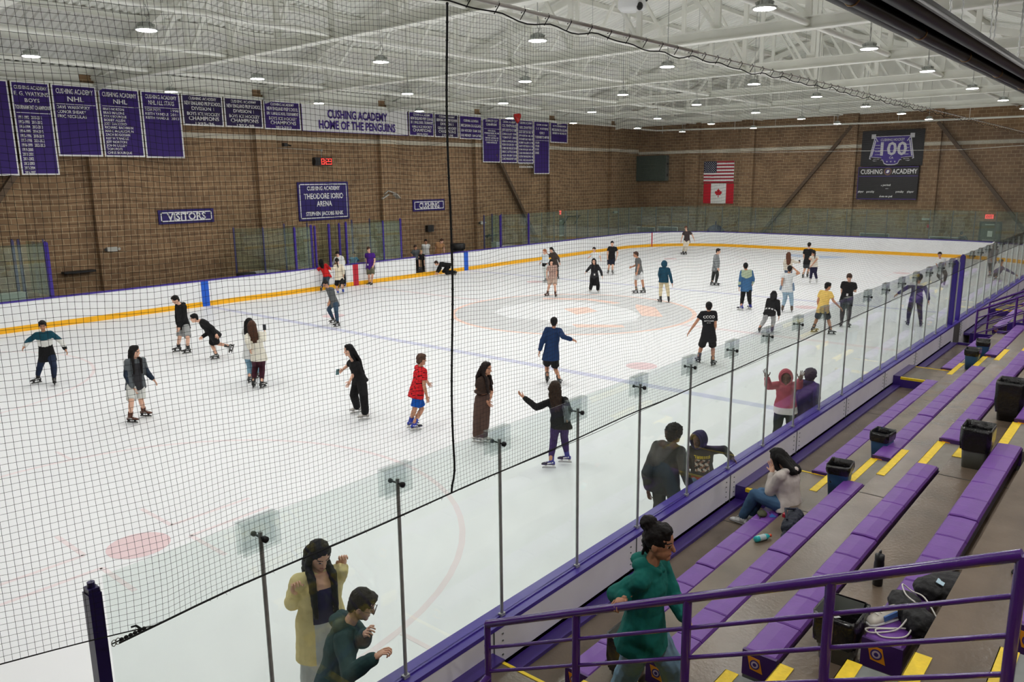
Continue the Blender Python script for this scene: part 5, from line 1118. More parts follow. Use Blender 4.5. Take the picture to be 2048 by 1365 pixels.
    if hr_kind == 'hood':
        hood_up(c, Hc+Uh*0.008*h, HL, Fh, Uh, h*1.04); cap(c, Hc-Uh*0.10*h-Fh*0.05*h, 0.07*h, N-Fb*0.035*s, 0.085*s)
        c.build('hood', fabric(hr_col), root).location = -root.location
        c = MB(); ell(c, Hc+Uh*0.045*h-Fh*0.012*h, HL*0.080*h, Fh*0.092*h, Uh*0.076*h); soft('hair', c, vox, [mat('hair_22_20_20', rgb(22,20,20), 0.45)], root)
    else:
        big = 1.0 if hr_kind not in ('curly', 'curlylong') else 1.16
        ell(c, Hc+Uh*0.036*h-Fh*0.014*h, HL*0.086*h*big, Fh*0.099*h*big, Uh*0.096*h*big, 18, 12)
        if hr_kind not in ('long', 'bun', 'curlylong'): ell(c, Hc+Uh*0.080*h+Fh*0.030*h, HL*0.068*h*big, Fh*0.064*h*big, Uh*0.042*h*big, 12, 8)
        else: ell(c, Hc+Uh*0.095*h+Fh*0.012*h, HL*0.064*h*big, Fh*0.070*h*big, Uh*0.036*h*big, 12, 8)
        back = -Fh*0.078*h
        if hr_kind in ('long', 'curlylong'):
            wd = d['hr'][2]; nk = N-Fb*0.10*s
            for q in (-0.055, -0.02, 0.02, 0.055):
                e = N-Fb*(0.135 if abs(q) < 0.04 else 0.11)*s+Lb*q*1.5*s-up*(wd-0.16+0.05*math.cos(q*60))*s
                cap(c, Hc+back*0.7+HL*q*h+Uh*0.02*h, 0.050*h*big, N-Fb*0.115*s+Lb*q*1.25*s, 0.045*s*big); cap(c, N-Fb*0.115*s+Lb*q*1.25*s, 0.045*s*big, e, 0.026*s*big)
            for q in (-1, 1):
                cap(c, Hc+HL*q*0.070*h+Uh*0.03*h, 0.032*h*big, Hc+HL*q*0.078*h-Uh*0.10*h-Fh*0.01*h, 0.030*h*big)
                if pat in ('cardigan', 'greynavy', 'crop', 'lanyard'):
                    m = N+Lb*q*0.088*s+Fb*0.095*s+up*0.01*s; e = N+Lb*q*0.085*s+Fb*0.165*s-up*(min(wd, 0.42)-0.12)*s
                    cap(c, Hc+HL*q*0.078*h-Uh*0.10*h-Fh*0.01*h, 0.030*h*big, m, 0.034*s); cap(c, m, 0.034*s, e, 0.022*s)
                else:
                    e = N+Lb*q*0.095*s-Fb*0.06*s-up*(min(wd, 0.30)-0.08)*s; cap(c, Hc+HL*q*0.078*h-Uh*0.10*h-Fh*0.01*h, 0.030*h*big, e, 0.020*s*big)
        elif hr_kind == 'bob':
            for q in (-1, 0, 1): cap(c, Hc+HL*q*0.06*h-Fh*(0.02 if q else 0.07)*h, 0.045*h, Hc+HL*q*0.07*h-Fh*(0.02 if q else 0.06)*h-Uh*0.11*h, 0.035*h)
        elif hr_kind == 'pony':
            cap(c, Hc-Fh*0.10*h+Uh*0.05*h, 0.030*h, Hc-Fh*0.13*h-Uh*0.04*h, 0.034*h); cap(c, Hc-Fh*0.13*h-Uh*0.04*h, 0.034*h, N-Fb*0.14*s-up*0.14*s, 0.016*s)
        elif hr_kind == 'bun':
            ell(c, Hc-Fh*0.085*h+Uh*0.105*h, HL*0.060*h, Fh*0.058*h, Uh*0.055*h); cap(c, Hc-Fh*0.07*h-Uh*0.02*h, 0.045*h, Hc-Fh*0.06*h-Uh*0.08*h, 0.025*h)
            for q in (0.3, -0.6, 0.9): cap(c, Hc-Fh*0.07*h+HL*q*0.05*h, 0.012*h, Hc-Fh*0.085*h+HL*q*0.06*h-Uh*0.10*h, 0.008*h)
        elif hr_kind in ('short', 'curly'):
            ell(c, Hc-Fh*0.06*h-Uh*0.03*h, HL*0.064*h*big, Fh*0.042*h*big, Uh*0.06*h, 12, 8)
        if hr_kind == 'cap': cap(c, Hc+Fh*0.06*h+Uh*0.055*h, 0.030*h, Hc+Fh*0.13*h+Uh*0.04*h, 0.016*h)
        # keep the face free of hair
        c2 = c; soft('cap' if hr_kind == 'cap' else 'hair', c2, vox*(0.9 if dist < 18 else 1.0), [hm if hr_kind != 'cap' else fabric(hr_col)], root, disp={'curly': 0.05, 'curlylong': 0.045, 'bun': 0.022}.get(hr_kind, 0.016 if hr_kind != 'cap' else 0.0), dscale={'curly': 0.022, 'curlylong': 0.03}.get(hr_kind, 0.035), smooth=2)
    # ---- skates or shoes
    kind, scol = d['sk8']
    bm_ = mat('boot_%d_%d_%d' % tuple(scol), rgb(*scol), 0.4, var=0.15, vscale=30); trim = mat('boot_trim', rgb(184,186,186), 0.45); sole = mat('boot_sole', rgb(24,24,26), 0.5); white = mat('holder_white', rgb(226,226,222), 0.45)
    for i in (0, 1):
        Ff = FD[i]; U = Vector((0, 0, 1))
        if d.get('kick', (0, 0))[i]: Ff = (FD[i]*0.35-U*0.94).normalized(); U = (FD[i]*0.94+U*0.35).normalized()
        if d.get('kneel'): Ff = (Vector((0, 0, -1))*0.9+FD[i]*0.4).normalized(); U = (FD[i]*0.9+Vector((0, 0, 1))*0.4).normalized()
        Lf = U.cross(Ff).normalized(); a = A[i]; z = s if s < 1.05 else 1.05; b = MB(); bz = -0.085*z
        sk = MB()
        prof = [(-0.085, 0.030, 0.055), (-0.06, 0.037, 0.075), (0.0, 0.038, 0.085), (0.06, 0.042, 0.060), (0.12, 0.046, 0.048), (0.165, 0.040, 0.038), (0.19, 0.018, 0.022)]
        rings = []
        for fx, wd, hg in prof:
            cc = a+Ff*fx*z+U*(bz+hg*z*0.5); rings.append((cc, Lf*wd*z, U*hg*z*0.5))
        ring_loft(sk, rings, 12, 0)
        cap(sk, a-U*0.03*z-Ff*0.015*z, 0.050*z, a+(K[i]-a).normalized()*(0.12*z if kind != 'shoe' else 0.015), 0.056*z, seg=12, mi=0, f1=True)
        ring_loft(sk, [(a+Ff*fx*z+U*(bz+0.006*z), Lf*(wd+0.003)*z, U*0.009*z) for fx, wd, hg in prof], 10, 2 if kind != 'shoe' else 1)
        # laces and a stripe
        for k in range(4): t = k/3; p = a+Ff*(0.045+0.055*t)*z+U*(0.028-0.062*t)*z; sk.bar(p-Lf*0.022*z, p+Lf*0.022*z, 0.007*z, 0.006*z, 1)
        if kind != 'shoe' and sum(scol) < 400: 
            for q in (-1, 1): sk.bar(a+Lf*q*0.040*z-Ff*0.05*z+U*-0.03*z, a+Lf*q*0.044*z+Ff*0.07*z+U*-0.055*z, 0.012*z, 0.022*z, 1)
        if kind == 'rental':
            ring_loft(sk, [(a+Ff*fx*z+U*(bz+hg*z*0.52), Lf*wd*1.03*z, U*hg*z*0.5) for fx, wd, hg in prof[3:]], 10, 2)
        so = sk.build('skate' if kind != 'shoe' else 'shoe', [bm_, trim if kind != 'rental' else white, sole], root); so.location = -root.location
        if kind != 'shoe':
            bl = MB()
            for fx in (-0.055, 0.10): bl.add([a+Ff*(fx+dx)*z+Lf*ly*z+U*(bz+hz*z) for hz, w_ in ((0.0, 0.026), (-0.045, 0.02)) for dx, ly in ((-w_, -0.012), (w_, -0.012), (w_, 0.012), (-w_, 0.012))], [(0,1,2,3), (7,6,5,4), (0,4,5,1), (1,5,6,2), (2,6,7,3), (3,7,4,0)], 0)
            bl.bar(a-Ff*0.10*z+U*(bz-0.048*z), a+Ff*0.165*z+U*(bz-0.048*z), 0.014*z, 0.02*z, 0, up=U)
            bl.bar(a-Ff*0.105*z+U*(bz-0.068*z), a+Ff*0.175*z+U*(bz-0.068*z), 0.004*z, 0.022*z, 1, up=U)
            bo = bl.build('blade', [white if kind == 'rental' or sum(scol) > 300 else sole, M_steel], so)
    # ---- extras
    if d.get('glasses'):
        g = MB()
        for q in (-1, 1):
            c0 = Hc+HL*q*0.034*h+Fh*0.108*h+Uh*0.004*h; g.tube([c0+HL*0.024*h*math.cos(t)+Uh*0.021*h*math.sin(t) for t in np.linspace(0, 2*PI, 13)[:-1]], 0.0022, 5, closed=True)
            g.tube([c0+HL*q*0.024*h, Hc+HL*q*0.084*h+Fh*0.05*h+Uh*0.006*h, Hc+HL*q*0.084*h-Fh*0.01*h], 0.002, 5)
        g.tube([Hc+HL*0.010*h+Fh*0.11*h+Uh*0.008*h, Hc-HL*0.010*h+Fh*0.11*h+Uh*0.008*h], 0.002, 5); g.build('glasses', M_black, root).location = -root.location
    if pat in ('lanyard', 'polo'):
        g = MB(); q = P+(N-P)*(0.25 if pat == 'lanyard' else 0.15)+Fb*0.155*s+(Lb*0.0 if pat == 'lanyard' else -Lb*0.08*s)
        g.slab([(-0.03, -0.04), (0.03, -0.04), (0.03, 0.04), (-0.03, 0.04)], 0, 0.004, lambda u, v, hh: q+Lb*u+up*v+Fb*hh); g.build('badge_card', M_txt, root).location = -root.location
    if pat == 'denimtie':
        for q in (-1, 1):
            g = MB(); cap(g, P+(N-P)*0.35+Lb*q*0.205*s, 0.030*s, P+Lb*q*0.235*s-up*0.06*s, 0.048*s); soft('denim_sleeve', g, vox, [fabric((118,140,166))], root)
    if pat == 'backprint':
        Mx = Matrix((-Lb.to_4d(), up.to_4d(), -Fb.to_4d(), Vector((0, 0, 0, 1)))).transposed(); Mx = Matrix.Translation(P+(N-P)*0.72-Fb*0.148*s-root.location) @ Mx.to_3x3().to_4x4()
        lettering([('CCCO', 0, 0.02, 0.075, 0.30, 'CENTER'), ('SMITTYS BAKE', 0, -0.07, 0.035, 0.26, 'CENTER'), ('EST. 2010', 0, -0.115, 0.016, 0.10, 'CENTER')], Mx, M_txt, root, 'back_print', depth=0.002, bold=0.03)
    return root
PEOPLE = [
 {'n':'person in a teal, white and black colour-block jacket skating with arms held out', 's':0.939, 'F':[-0.397,-0.918,-0.0], 'HF':[-0.397,-0.918,-0.0], 'P':[-16.961,17.158,0.734], 'N':[-16.983,17.134,1.354], 'H':[-16.986,17.119,1.528], 'E':[[-16.651,16.962,1.079],[-17.287,17.338,1.148]], 'W':[[-16.636,16.815,0.897],[-17.44,17.19,1.048]], 'K':[[-16.975,16.764,0.514],[-17.085,17.366,0.465]], 'A':[[-16.948,16.937,0.165],[-17.147,17.478,0.165]], 'FD':[[-0.316,-0.949,0.0],[-1.0,-0.028,-0.0]], 'G':[[-16.958,16.909,0.0],[-17.177,17.478,0.0]], 'd':23.4, 'sk':'tan', 'hr':('short', (22,20,20)), 'top':('long', (20,70,86), 'chevron'), 'bot':('pants', (26,38,62)), 'sk8':('skate', (26,28,30)), 'nod':0.25},
 {'n':'person with long black hair in grey top, white shorts and brown skates', 's':0.935, 'F':[-0.062,-0.998,0.0], 'HF':[0.662,-0.749,0.0], 'P':[-17.007,12.192,0.836], 'N':[-16.979,12.149,1.357], 'H':[-16.98,12.134,1.522], 'E':[[-16.775,12.157,1.052],[-17.204,12.124,1.049]], 'W':[[-16.699,12.028,0.873],[-17.144,12.029,0.783]], 'K':[[-16.987,12.068,0.438],[-17.255,11.926,0.504]], 'A':[[-16.83,12.337,0.165],[-17.228,12.102,0.165]], 'FD':[[0.594,-0.804,0.0],[0.522,-0.853,0.0]], 'G':[[-16.813,12.312,0.0],[-17.213,12.076,0.0]], 'd':18.9, 'sk':'light', 'hr':('long', (24,20,20),0.42), 'top':('long', (92,98,102), 'greynavy'), 'bot':('shorts', (206,208,204)), 'sk8':('skate', (96,56,40))},
 {'n':'person in black hoodie and grey shorts gliding and looking down', 's':0.988, 'F':[-0.989,-0.145,-0.0], 'HF':[-0.993,0.116,-0.0], 'P':[-12.888,17.99,0.857], 'N':[-12.915,17.984,1.452], 'H':[-13.036,18.035,1.614], 'E':[[-12.946,17.827,1.131],[-12.99,18.125,1.118]], 'W':[[-13.091,17.842,0.818],[-13.016,18.09,0.854]], 'K':[[-12.998,17.59,0.481],[-13.06,17.971,0.463]], 'A':[[-12.93,17.79,0.165],[-12.975,18.272,0.165]], 'FD':[[-0.979,0.202,-0.0],[-0.979,0.202,-0.0]], 'G':[[-12.96,17.796,0.0],[-13.005,18.278,0.0]], 'd':25.7, 'sk':'light', 'hr':('short', (22,20,20)), 'top':('long', (24,24,26), 'hoodie34'), 'bot':('shorts', (150,152,152)), 'sk8':('skate', (40,42,42)), 'nod':0.45},
 {'n':'person in black bending low with one skate kicked back', 's':0.949, 'F':[-0.933,0.361,-0.0], 'HF':[-0.933,0.361,-0.0], 'P':[-12.813,16.4,0.723], 'N':[-13.093,16.551,1.16], 'H':[-13.242,16.632,1.236], 'E':[[-12.926,16.244,0.948],[-12.902,16.559,0.765]], 'W':[[-12.94,16.065,0.794],[-13.12,16.505,0.688]], 'K':[[-12.672,16.563,0.415],[-12.749,16.675,0.363]], 'A':[[-12.456,16.3,0.325],[-12.847,16.334,0.165]], 'FD':[[-0.945,0.328,-0.0],[-0.97,0.244,-0.0]], 'G':[[-12.485,16.31,0.16],[-12.876,16.342,0.0]], 'd':24.3, 'sk':'light', 'hr':('short', (22,20,20)), 'top':('long', (24,24,26), ''), 'bot':('shorts', (22,22,24)), 'sk8':('skate', (70,72,70)), 'nod':0.2, 'kick':(1,0)},
 {'n':'person with long brown hair and cream sweater holding a phone up, seen from behind', 's':0.958, 'F':[0.635,0.772,0.0], 'HF':[0.635,0.772,0.0], 'P':[-13.841,12.509,0.824], 'N':[-13.874,12.564,1.377], 'H':[-13.898,12.596,1.561], 'E':[[-14.139,12.448,1.251],[-13.847,12.217,1.262]], 'W':[[-14.061,12.507,1.032],[-13.714,12.363,1.397]], 'K':[[-13.77,12.801,0.497],[-13.666,12.664,0.497]], 'A':[[-13.959,12.623,0.165],[-13.856,12.416,0.165]], 'FD':[[0.725,0.689,0.0],[0.948,0.318,0.0]], 'G':[[-13.937,12.643,0.0],[-13.827,12.425,0.0]], 'd':20.5, 'sk':'light', 'hr':('long', (74,48,36),0.36), 'top':('long', (226,222,208), ''), 'bot':('pants', (66,28,42)), 'sk8':('skate', (24,24,26))},
 {'n':'person in white top and blue jeans mostly hidden behind the cream sweater', 's':0.925, 'F':[0.876,0.482,0.0], 'HF':[0.876,0.482,0.0], 'P':[-13.6,13.28,0.717], 'N':[-13.554,13.282,1.315], 'H':[-13.545,13.292,1.503], 'E':[[-13.682,13.28,1.057],[-13.619,13.044,1.076]], 'W':[[-13.662,13.301,0.827],[-13.593,13.062,0.847]], 'K':[[-13.544,13.432,0.369],[-13.534,13.103,0.415]], 'A':[[-13.763,13.115,0.165],[-13.398,13.361,0.165]], 'FD':[[0.876,0.482,0.0],[0.876,0.482,0.0]], 'G':[[-13.736,13.129,0.0],[-13.372,13.375,0.0]], 'd':21.3, 'sk':'light', 'hr':('long', (20,18,18),0.3), 'top':('long', (220,222,222), ''), 'bot':('pants', (120,156,176)), 'sk8':('skate', (60,60,62))},
 {'n':'person in grey tee, jeans and dark cap leaning left on one skate', 's':0.928, 'F':[-0.993,0.121,-0.0], 'HF':[-0.993,0.121,-0.0], 'P':[-7.405,17.89,0.833], 'N':[-7.528,17.963,1.362], 'H':[-7.627,18.028,1.508], 'E':[[-7.419,17.882,1.101],[-7.372,18.119,1.093]], 'W':[[-7.56,17.94,0.848],[-7.449,18.128,0.834]], 'K':[[-7.588,17.565,0.558],[-7.412,18.226,0.551]], 'A':[[-7.501,17.647,0.165],[-7.297,18.148,0.205]], 'FD':[[-0.956,0.292,-0.0],[-0.956,0.292,-0.0]], 'G':[[-7.53,17.656,0.0],[-7.326,18.157,0.04]], 'd':28.4, 'sk':'medium', 'hr':('cap', (40,38,38)), 'top':('tee', (92,94,96), ''), 'bot':('pants', (52,72,92)), 'sk8':('skate', (24,24,26)), 'nod':0.3},
 {'n':'person in a red top slumped over the far boards', 's':0.903, 'F':[0.782,0.623,0.0], 'HF':[0.782,0.623,0.0], 'P':[-1.966,25.538,0.739], 'N':[-1.92,25.864,1.144], 'H':[-1.884,26.017,1.319], 'E':[[-2.211,25.833,1.032],[-1.863,25.492,1.068]], 'W':[[-2.088,25.967,0.899],[-1.693,25.598,0.966]], 'K':[[-2.015,25.717,0.402],[-2.04,25.439,0.435]], 'A':[[-2.324,25.545,0.165],[-1.865,25.648,0.165]], 'FD':[[0.782,0.623,0.0],[0.782,0.623,0.0]], 'G':[[-2.301,25.563,0.0],[-1.841,25.667,0.0]], 'd':37.7, 'sk':'medium', 'hr':('long', (24,20,20),0.34), 'top':('long', (196,34,36), ''), 'bot':('pants', (62,78,96)), 'sk8':('skate', (30,30,32))},
 {'n':'person in cream top, black shorts and blue skates seen from behind at the far boards', 's':0.925, 'F':[0.636,0.772,0.0], 'HF':[0.636,0.772,0.0], 'P':[-2.361,24.119,0.776], 'N':[-2.347,24.146,1.323], 'H':[-2.379,24.19,1.504], 'E':[[-2.647,24.071,1.198],[-2.316,23.845,1.137]], 'W':[[-2.599,24.295,1.166],[-2.267,23.898,0.917]], 'K':[[-2.36,24.346,0.35],[-2.392,23.897,0.406]], 'A':[[-2.52,24.062,0.165],[-2.198,24.099,0.165]], 'FD':[[0.462,0.887,0.0],[0.462,0.887,0.0]], 'G':[[-2.506,24.088,0.0],[-2.185,24.125,0.0]], 'd':36.4, 'sk':'light', 'hr':('pony', (24,22,22)), 'top':('long', (226,216,196), ''), 'bot':('shorts', (30,28,30)), 'sk8':('rental', (40,70,170))},
 {'n':'person in white hoodie and black trousers facing out from the far boards', 's':0.99, 'F':[-0.845,-0.534,-0.0], 'HF':[-0.74,-0.673,-0.0], 'P':[-0.911,25.807,0.903], 'N':[-1.0,25.84,1.472], 'H':[-1.054,25.864,1.617], 'E':[[-0.762,25.782,1.202],[-1.058,26.171,1.22]], 'W':[[-0.81,25.782,0.934],[-1.191,26.245,1.021]], 'K':[[-0.959,25.555,0.494],[-1.109,25.665,0.501]], 'A':[[-0.769,25.762,0.165],[-0.965,25.855,0.165]], 'FD':[[-0.845,-0.534,-0.0],[-0.845,-0.534,-0.0]], 'G':[[-0.794,25.746,0.0],[-0.99,25.839,0.0]], 'd':38.6, 'sk':'light', 'hr':('short', (22,20,20)), 'top':('long', (218,220,220), 'hood'), 'bot':('pants', (28,28,30)), 'sk8':('rental', (60,60,140)), 'nod':0.4},
 {'n':'person in a blue jacket sitting behind the timekeeper glass', 's':0.914, 'F':[-0.318,-0.948,0.0], 'HF':[-0.318,-0.948,0.0], 'P':[0.931,27.2,0.896], 'N':[0.937,27.159,1.212], 'H':[0.944,27.136,1.394], 'E':[[1.244,27.259,1.028],[0.863,27.435,1.066]], 'W':[[1.2,27.042,1.085],[0.694,27.291,1.013]], 'K':[[1.042,27.179,0.491],[0.829,27.25,0.491]], 'A':[[1.075,27.183,0.085],[0.805,27.274,0.085]], 'FD':[[-0.318,-0.948,0.0],[-0.318,-0.948,0.0]], 'G':[[1.066,27.155,0.0],[0.796,27.245,0.0]], 'd':40.7, 'sk':'medium', 'hr':('short', (30,28,28)), 'top':('long', (28,130,190), ''), 'bot':('pants', (30,32,40)), 'sk8':('shoe', (40,40,40))},
 {'n':'person in purple polo shirt and olive shorts standing by the red stripe', 's':1.044, 'F':[-0.815,-0.579,-0.0], 'HF':[-0.253,-0.968,0.0], 'P':[0.703,25.607,0.903], 'N':[0.688,25.582,1.529], 'H':[0.634,25.608,1.713], 'E':[[0.81,25.383,1.187],[0.683,25.876,1.244]], 'W':[[0.695,25.369,0.953],[0.648,25.807,0.995]], 'K':[[0.577,25.338,0.476],[0.547,25.561,0.438]], 'A':[[0.649,25.517,0.085],[0.732,25.779,0.085]], 'FD':[[-0.863,-0.506,-0.0],[-1.0,-0.006,-0.0]], 'G':[[0.623,25.502,0.0],[0.702,25.779,0.0]], 'd':39.4, 'sk':'light', 'hr':('short', (82,56,42)), 'top':('tee', (74,34,128), 'polo'), 'bot':('shorts', (98,98,78)), 'sk8':('shoe', (28,28,30))},
 {'n':'person in all black with long black hair skating left and holding a phone', 's':0.924, 'F':[-0.973,0.232,-0.0], 'HF':[-0.973,0.232,-0.0], 'P':[-13.876,8.59,0.836], 'N':[-13.985,8.623,1.25], 'H':[-14.065,8.66,1.501], 'E':[[-13.981,8.626,1.0],[-13.845,8.988,1.092]], 'W':[[-14.15,8.574,0.851],[-14.058,8.919,1.036]], 'K':[[-14.051,8.258,0.546],[-13.957,8.707,0.477]], 'A':[[-13.978,8.329,0.165],[-13.762,8.863,0.165]], 'FD':[[-0.918,0.398,-0.0],[-0.918,0.398,-0.0]], 'G':[[-14.005,8.341,0.0],[-13.79,8.875,0.0]], 'd':17.4, 'sk':'light', 'hr':('long', (18,18,20),0.5), 'top':('tee', (22,22,24), ''), 'bot':('wide', (20,20,22)), 'sk8':('skate', (210,206,200))},
 {'n':'person in red patterned tee and blue shorts turned away to the right', 's':0.898, 'F':[0.954,-0.299,0.0], 'HF':[0.977,-0.215,0.0], 'P':[-13.725,6.973,0.824], 'N':[-13.634,6.918,1.303], 'H':[-13.617,6.918,1.456], 'E':[[-13.529,6.928,1.036],[-13.745,6.727,0.966]], 'W':[[-13.367,6.999,0.897],[-13.704,6.705,0.747]], 'K':[[-13.595,6.979,0.406],[-13.828,6.936,0.469]], 'A':[[-13.858,6.936,0.165],[-13.765,7.14,0.165]], 'FD':[[0.925,-0.381,0.0],[0.925,-0.381,0.0]], 'G':[[-13.83,6.924,0.0],[-13.737,7.129,0.0]], 'd':16.3, 'sk':'medium', 'hr':('short', (88,64,52)), 'top':('tee', (214,36,44), 'redprint'), 'bot':('shorts', (16,84,176)), 'sk8':('rental', (40,60,170))},
 {'n':'person with long dark hair in brown cropped top and wide brown trousers', 's':0.92, 'F':[0.217,-0.976,0.0], 'HF':[0.217,-0.976,0.0], 'P':[-13.538,5.339,0.917], 'N':[-13.525,5.304,1.336], 'H':[-13.499,5.264,1.495], 'E':[[-13.383,5.246,1.043],[-13.617,5.396,1.073]], 'W':[[-13.556,5.106,0.984],[-13.544,5.227,0.868]], 'K':[[-13.593,5.232,0.547],[-13.67,5.355,0.549]], 'A':[[-13.531,5.339,0.165],[-13.615,5.446,0.165]], 'FD':[[0.383,-0.924,0.0],[0.383,-0.924,0.0]], 'G':[[-13.519,5.311,0.0],[-13.604,5.419,0.0]], 'd':15.4, 'sk':'medium', 'hr':('long', (34,24,22),0.46), 'top':('tee', (62,46,38), 'crop'), 'bot':('wide', (86,66,58)), 'sk8':('skate', (206,200,194))},
 {'n':'person with long curly hair, black sweater and purple trousers reaching out at the glass', 's':0.872, 'F':[0.876,0.481,0.0], 'HF':[0.876,0.481,0.0], 'P':[-13.62,3.426,0.833], 'N':[-13.636,3.498,1.238], 'H':[-13.64,3.528,1.412], 'E':[[-13.919,3.723,1.108],[-13.713,3.188,1.113]], 'W':[[-14.019,3.92,1.274],[-13.642,3.263,0.921]], 'K':[[-13.588,3.592,0.476],[-13.433,3.481,0.5]], 'A':[[-13.837,3.475,0.165],[-13.438,3.421,0.165]], 'FD':[[-0.599,0.801,-0.0],[-0.527,0.85,0.0]], 'G':[[-13.855,3.499,0.0],[-13.454,3.446,0.0]], 'd':14.2, 'sk':'medium', 'hr':('curlylong', (52,38,28),0.36), 'top':('long', (26,26,28), 'greyside'), 'bot':('pants', (62,38,98)), 'sk8':('rental', (40,50,140))},
 {'n':'person in navy jacket and black shorts seen from behind at the center of the ice', 's':0.953, 'F':[0.838,0.545,0.0], 'HF':[0.838,0.545,0.0], 'P':[-9.156,7.027,0.742], 'N':[-9.093,6.993,1.404], 'H':[-9.075,6.994,1.553], 'E':[[-9.29,7.183,1.108],[-9.151,6.661,1.244]], 'W':[[-9.375,7.206,0.867],[-8.965,6.54,1.158]], 'K':[[-8.956,7.312,0.403],[-8.939,7.062,0.358]], 'A':[[-9.141,7.154,0.165],[-9.15,6.775,0.165]], 'FD':[[0.891,0.455,0.0],[0.956,0.293,0.0]], 'G':[[-9.114,7.168,0.0],[-9.121,6.784,0.0]], 'd':19.6, 'sk':'medium', 'hr':('short', (22,20,20)), 'top':('long', (28,52,92), ''), 'bot':('shorts', (24,24,26)), 'sk8':('skate', (34,36,36))},
 {'n':'seated person in a grey tee inside the open gate of the far boards', 's':1.0, 'F':[-0.225,-0.974,0.0], 'HF':[-0.225,-0.974,0.0], 'P':[4.771,26.7,0.962], 'N':[4.747,26.687,1.328], 'H':[4.728,26.687,1.471], 'E':[[5.0,26.582,1.134],[4.521,26.838,1.1]], 'W':[[5.067,26.5,0.997],[4.662,26.725,0.976]], 'K':[[5.07,26.489,0.848],[4.78,26.625,0.824]], 'A':[[5.085,26.474,0.279],[4.795,26.611,0.255]], 'FD':[[-0.225,-0.974,0.0],[-0.225,-0.974,0.0]], 'G':[[5.085,26.474,0.194],[4.795,26.611,0.17]], 'd':42.8, 'sk':'medium', 'hr':('short', (60,44,36)), 'top':('tee', (86,90,94), ''), 'bot':('pants', (40,40,42)), 'sk8':('shoe', (40,40,42))},
 {'n':'small child in the open gate of the far boards', 's':0.686, 'F':[-0.55,-0.835,0.0], 'HF':[-0.55,-0.835,0.0], 'P':[4.725,26.2,0.966], 'N':[4.693,26.19,1.124], 'H':[4.674,26.187,1.251], 'E':[[4.857,26.098,1.032],[4.586,26.308,1.035]], 'W':[[4.83,26.119,0.912],[4.6,26.299,0.942]], 'K':[[4.827,26.119,0.805],[4.605,26.297,0.835]], 'A':[[4.826,26.121,0.429],[4.608,26.294,0.392]], 'FD':[[-0.55,-0.835,0.0],[-0.55,-0.835,0.0]], 'G':[[4.826,26.121,0.264],[4.608,26.294,0.227]], 'd':42.4, 'sk':'light', 'hr':('short', (176,140,100)), 'top':('tee', (26,26,28), ''), 'bot':('shorts', (30,30,32)), 'sk8':('skate', (44,46,48))},
 {'n':'person in a white long-sleeved top standing behind the open gate', 's':1.021, 'F':[-0.691,-0.723,0.0], 'HF':[-0.691,-0.723,0.0], 'P':[6.088,27.3,1.031], 'N':[6.074,27.271,1.504], 'H':[6.06,27.264,1.671], 'E':[[6.314,27.347,1.276],[6.093,27.566,1.276]], 'W':[[6.166,27.251,1.091],[5.995,27.425,1.087]], 'K':[[6.186,27.227,0.558],[6.01,27.395,0.558]], 'A':[[6.218,27.217,0.085],[5.999,27.427,0.085]], 'FD':[[-0.691,-0.723,0.0],[-0.691,-0.723,0.0]], 'G':[[6.198,27.195,0.0],[5.978,27.405,0.0]], 'd':44.1, 'sk':'medium', 'hr':('pony', (24,20,20)), 'top':('long', (214,216,216), ''), 'bot':('pants', (56,58,66)), 'sk8':('shoe', (40,40,40))},
 {'n':'person in a tan shirt leaning with both hands on the far boards', 's':1.017, 'F':[-0.637,-0.771,0.0], 'HF':[0.007,-1.0,0.0], 'P':[6.292,26.55,1.108], 'N':[6.202,26.29,1.621], 'H':[6.182,26.134,1.745], 'E':[[6.486,26.313,1.367],[6.149,26.559,1.347]], 'W':[[6.487,26.273,1.061],[6.156,26.513,1.038]], 'K':[[6.395,26.484,0.597],[6.208,26.639,0.597]], 'A':[[6.428,26.477,0.085],[6.194,26.67,0.085]], 'FD':[[-0.637,-0.771,0.0],[-0.637,-0.771,0.0]], 'G':[[6.409,26.453,0.0],[6.175,26.647,0.0]], 'd':43.7, 'sk':'light', 'hr':('short', (74,50,38)), 'top':('tee', (176,132,92), ''), 'bot':('shorts', (170,150,120)), 'sk8':('shoe', (60,60,60)), 'nod':0.4},
 {'n':'person in black kneeling on the ice by the far boards', 's':0.983, 'F':[-0.678,0.735,0.0], 'HF':[-0.678,0.735,0.0], 'P':[5.601,25.1,0.527], 'N':[5.275,25.431,0.616], 'H':[5.154,25.553,0.659], 'E':[[5.21,25.299,0.401],[5.333,25.566,0.403]], 'W':[[5.137,25.412,0.175],[5.224,25.637,0.177]], 'K':[[5.447,25.119,0.113],[5.468,25.371,0.197]], 'A':[[5.786,24.776,0.157],[5.881,24.953,0.185]], 'FD':[[-0.678,0.735,0.0],[-0.678,0.735,0.0]], 'G':[[5.786,24.776,0.057],[5.881,24.953,0.085]], 'd':42.3, 'sk':'light', 'hr':('short', (56,40,34)), 'top':('long', (24,24,26), ''), 'bot':('pants', (22,22,24)), 'sk8':('shoe', (24,24,26)), 'nod':0.6, 'kneel':1},
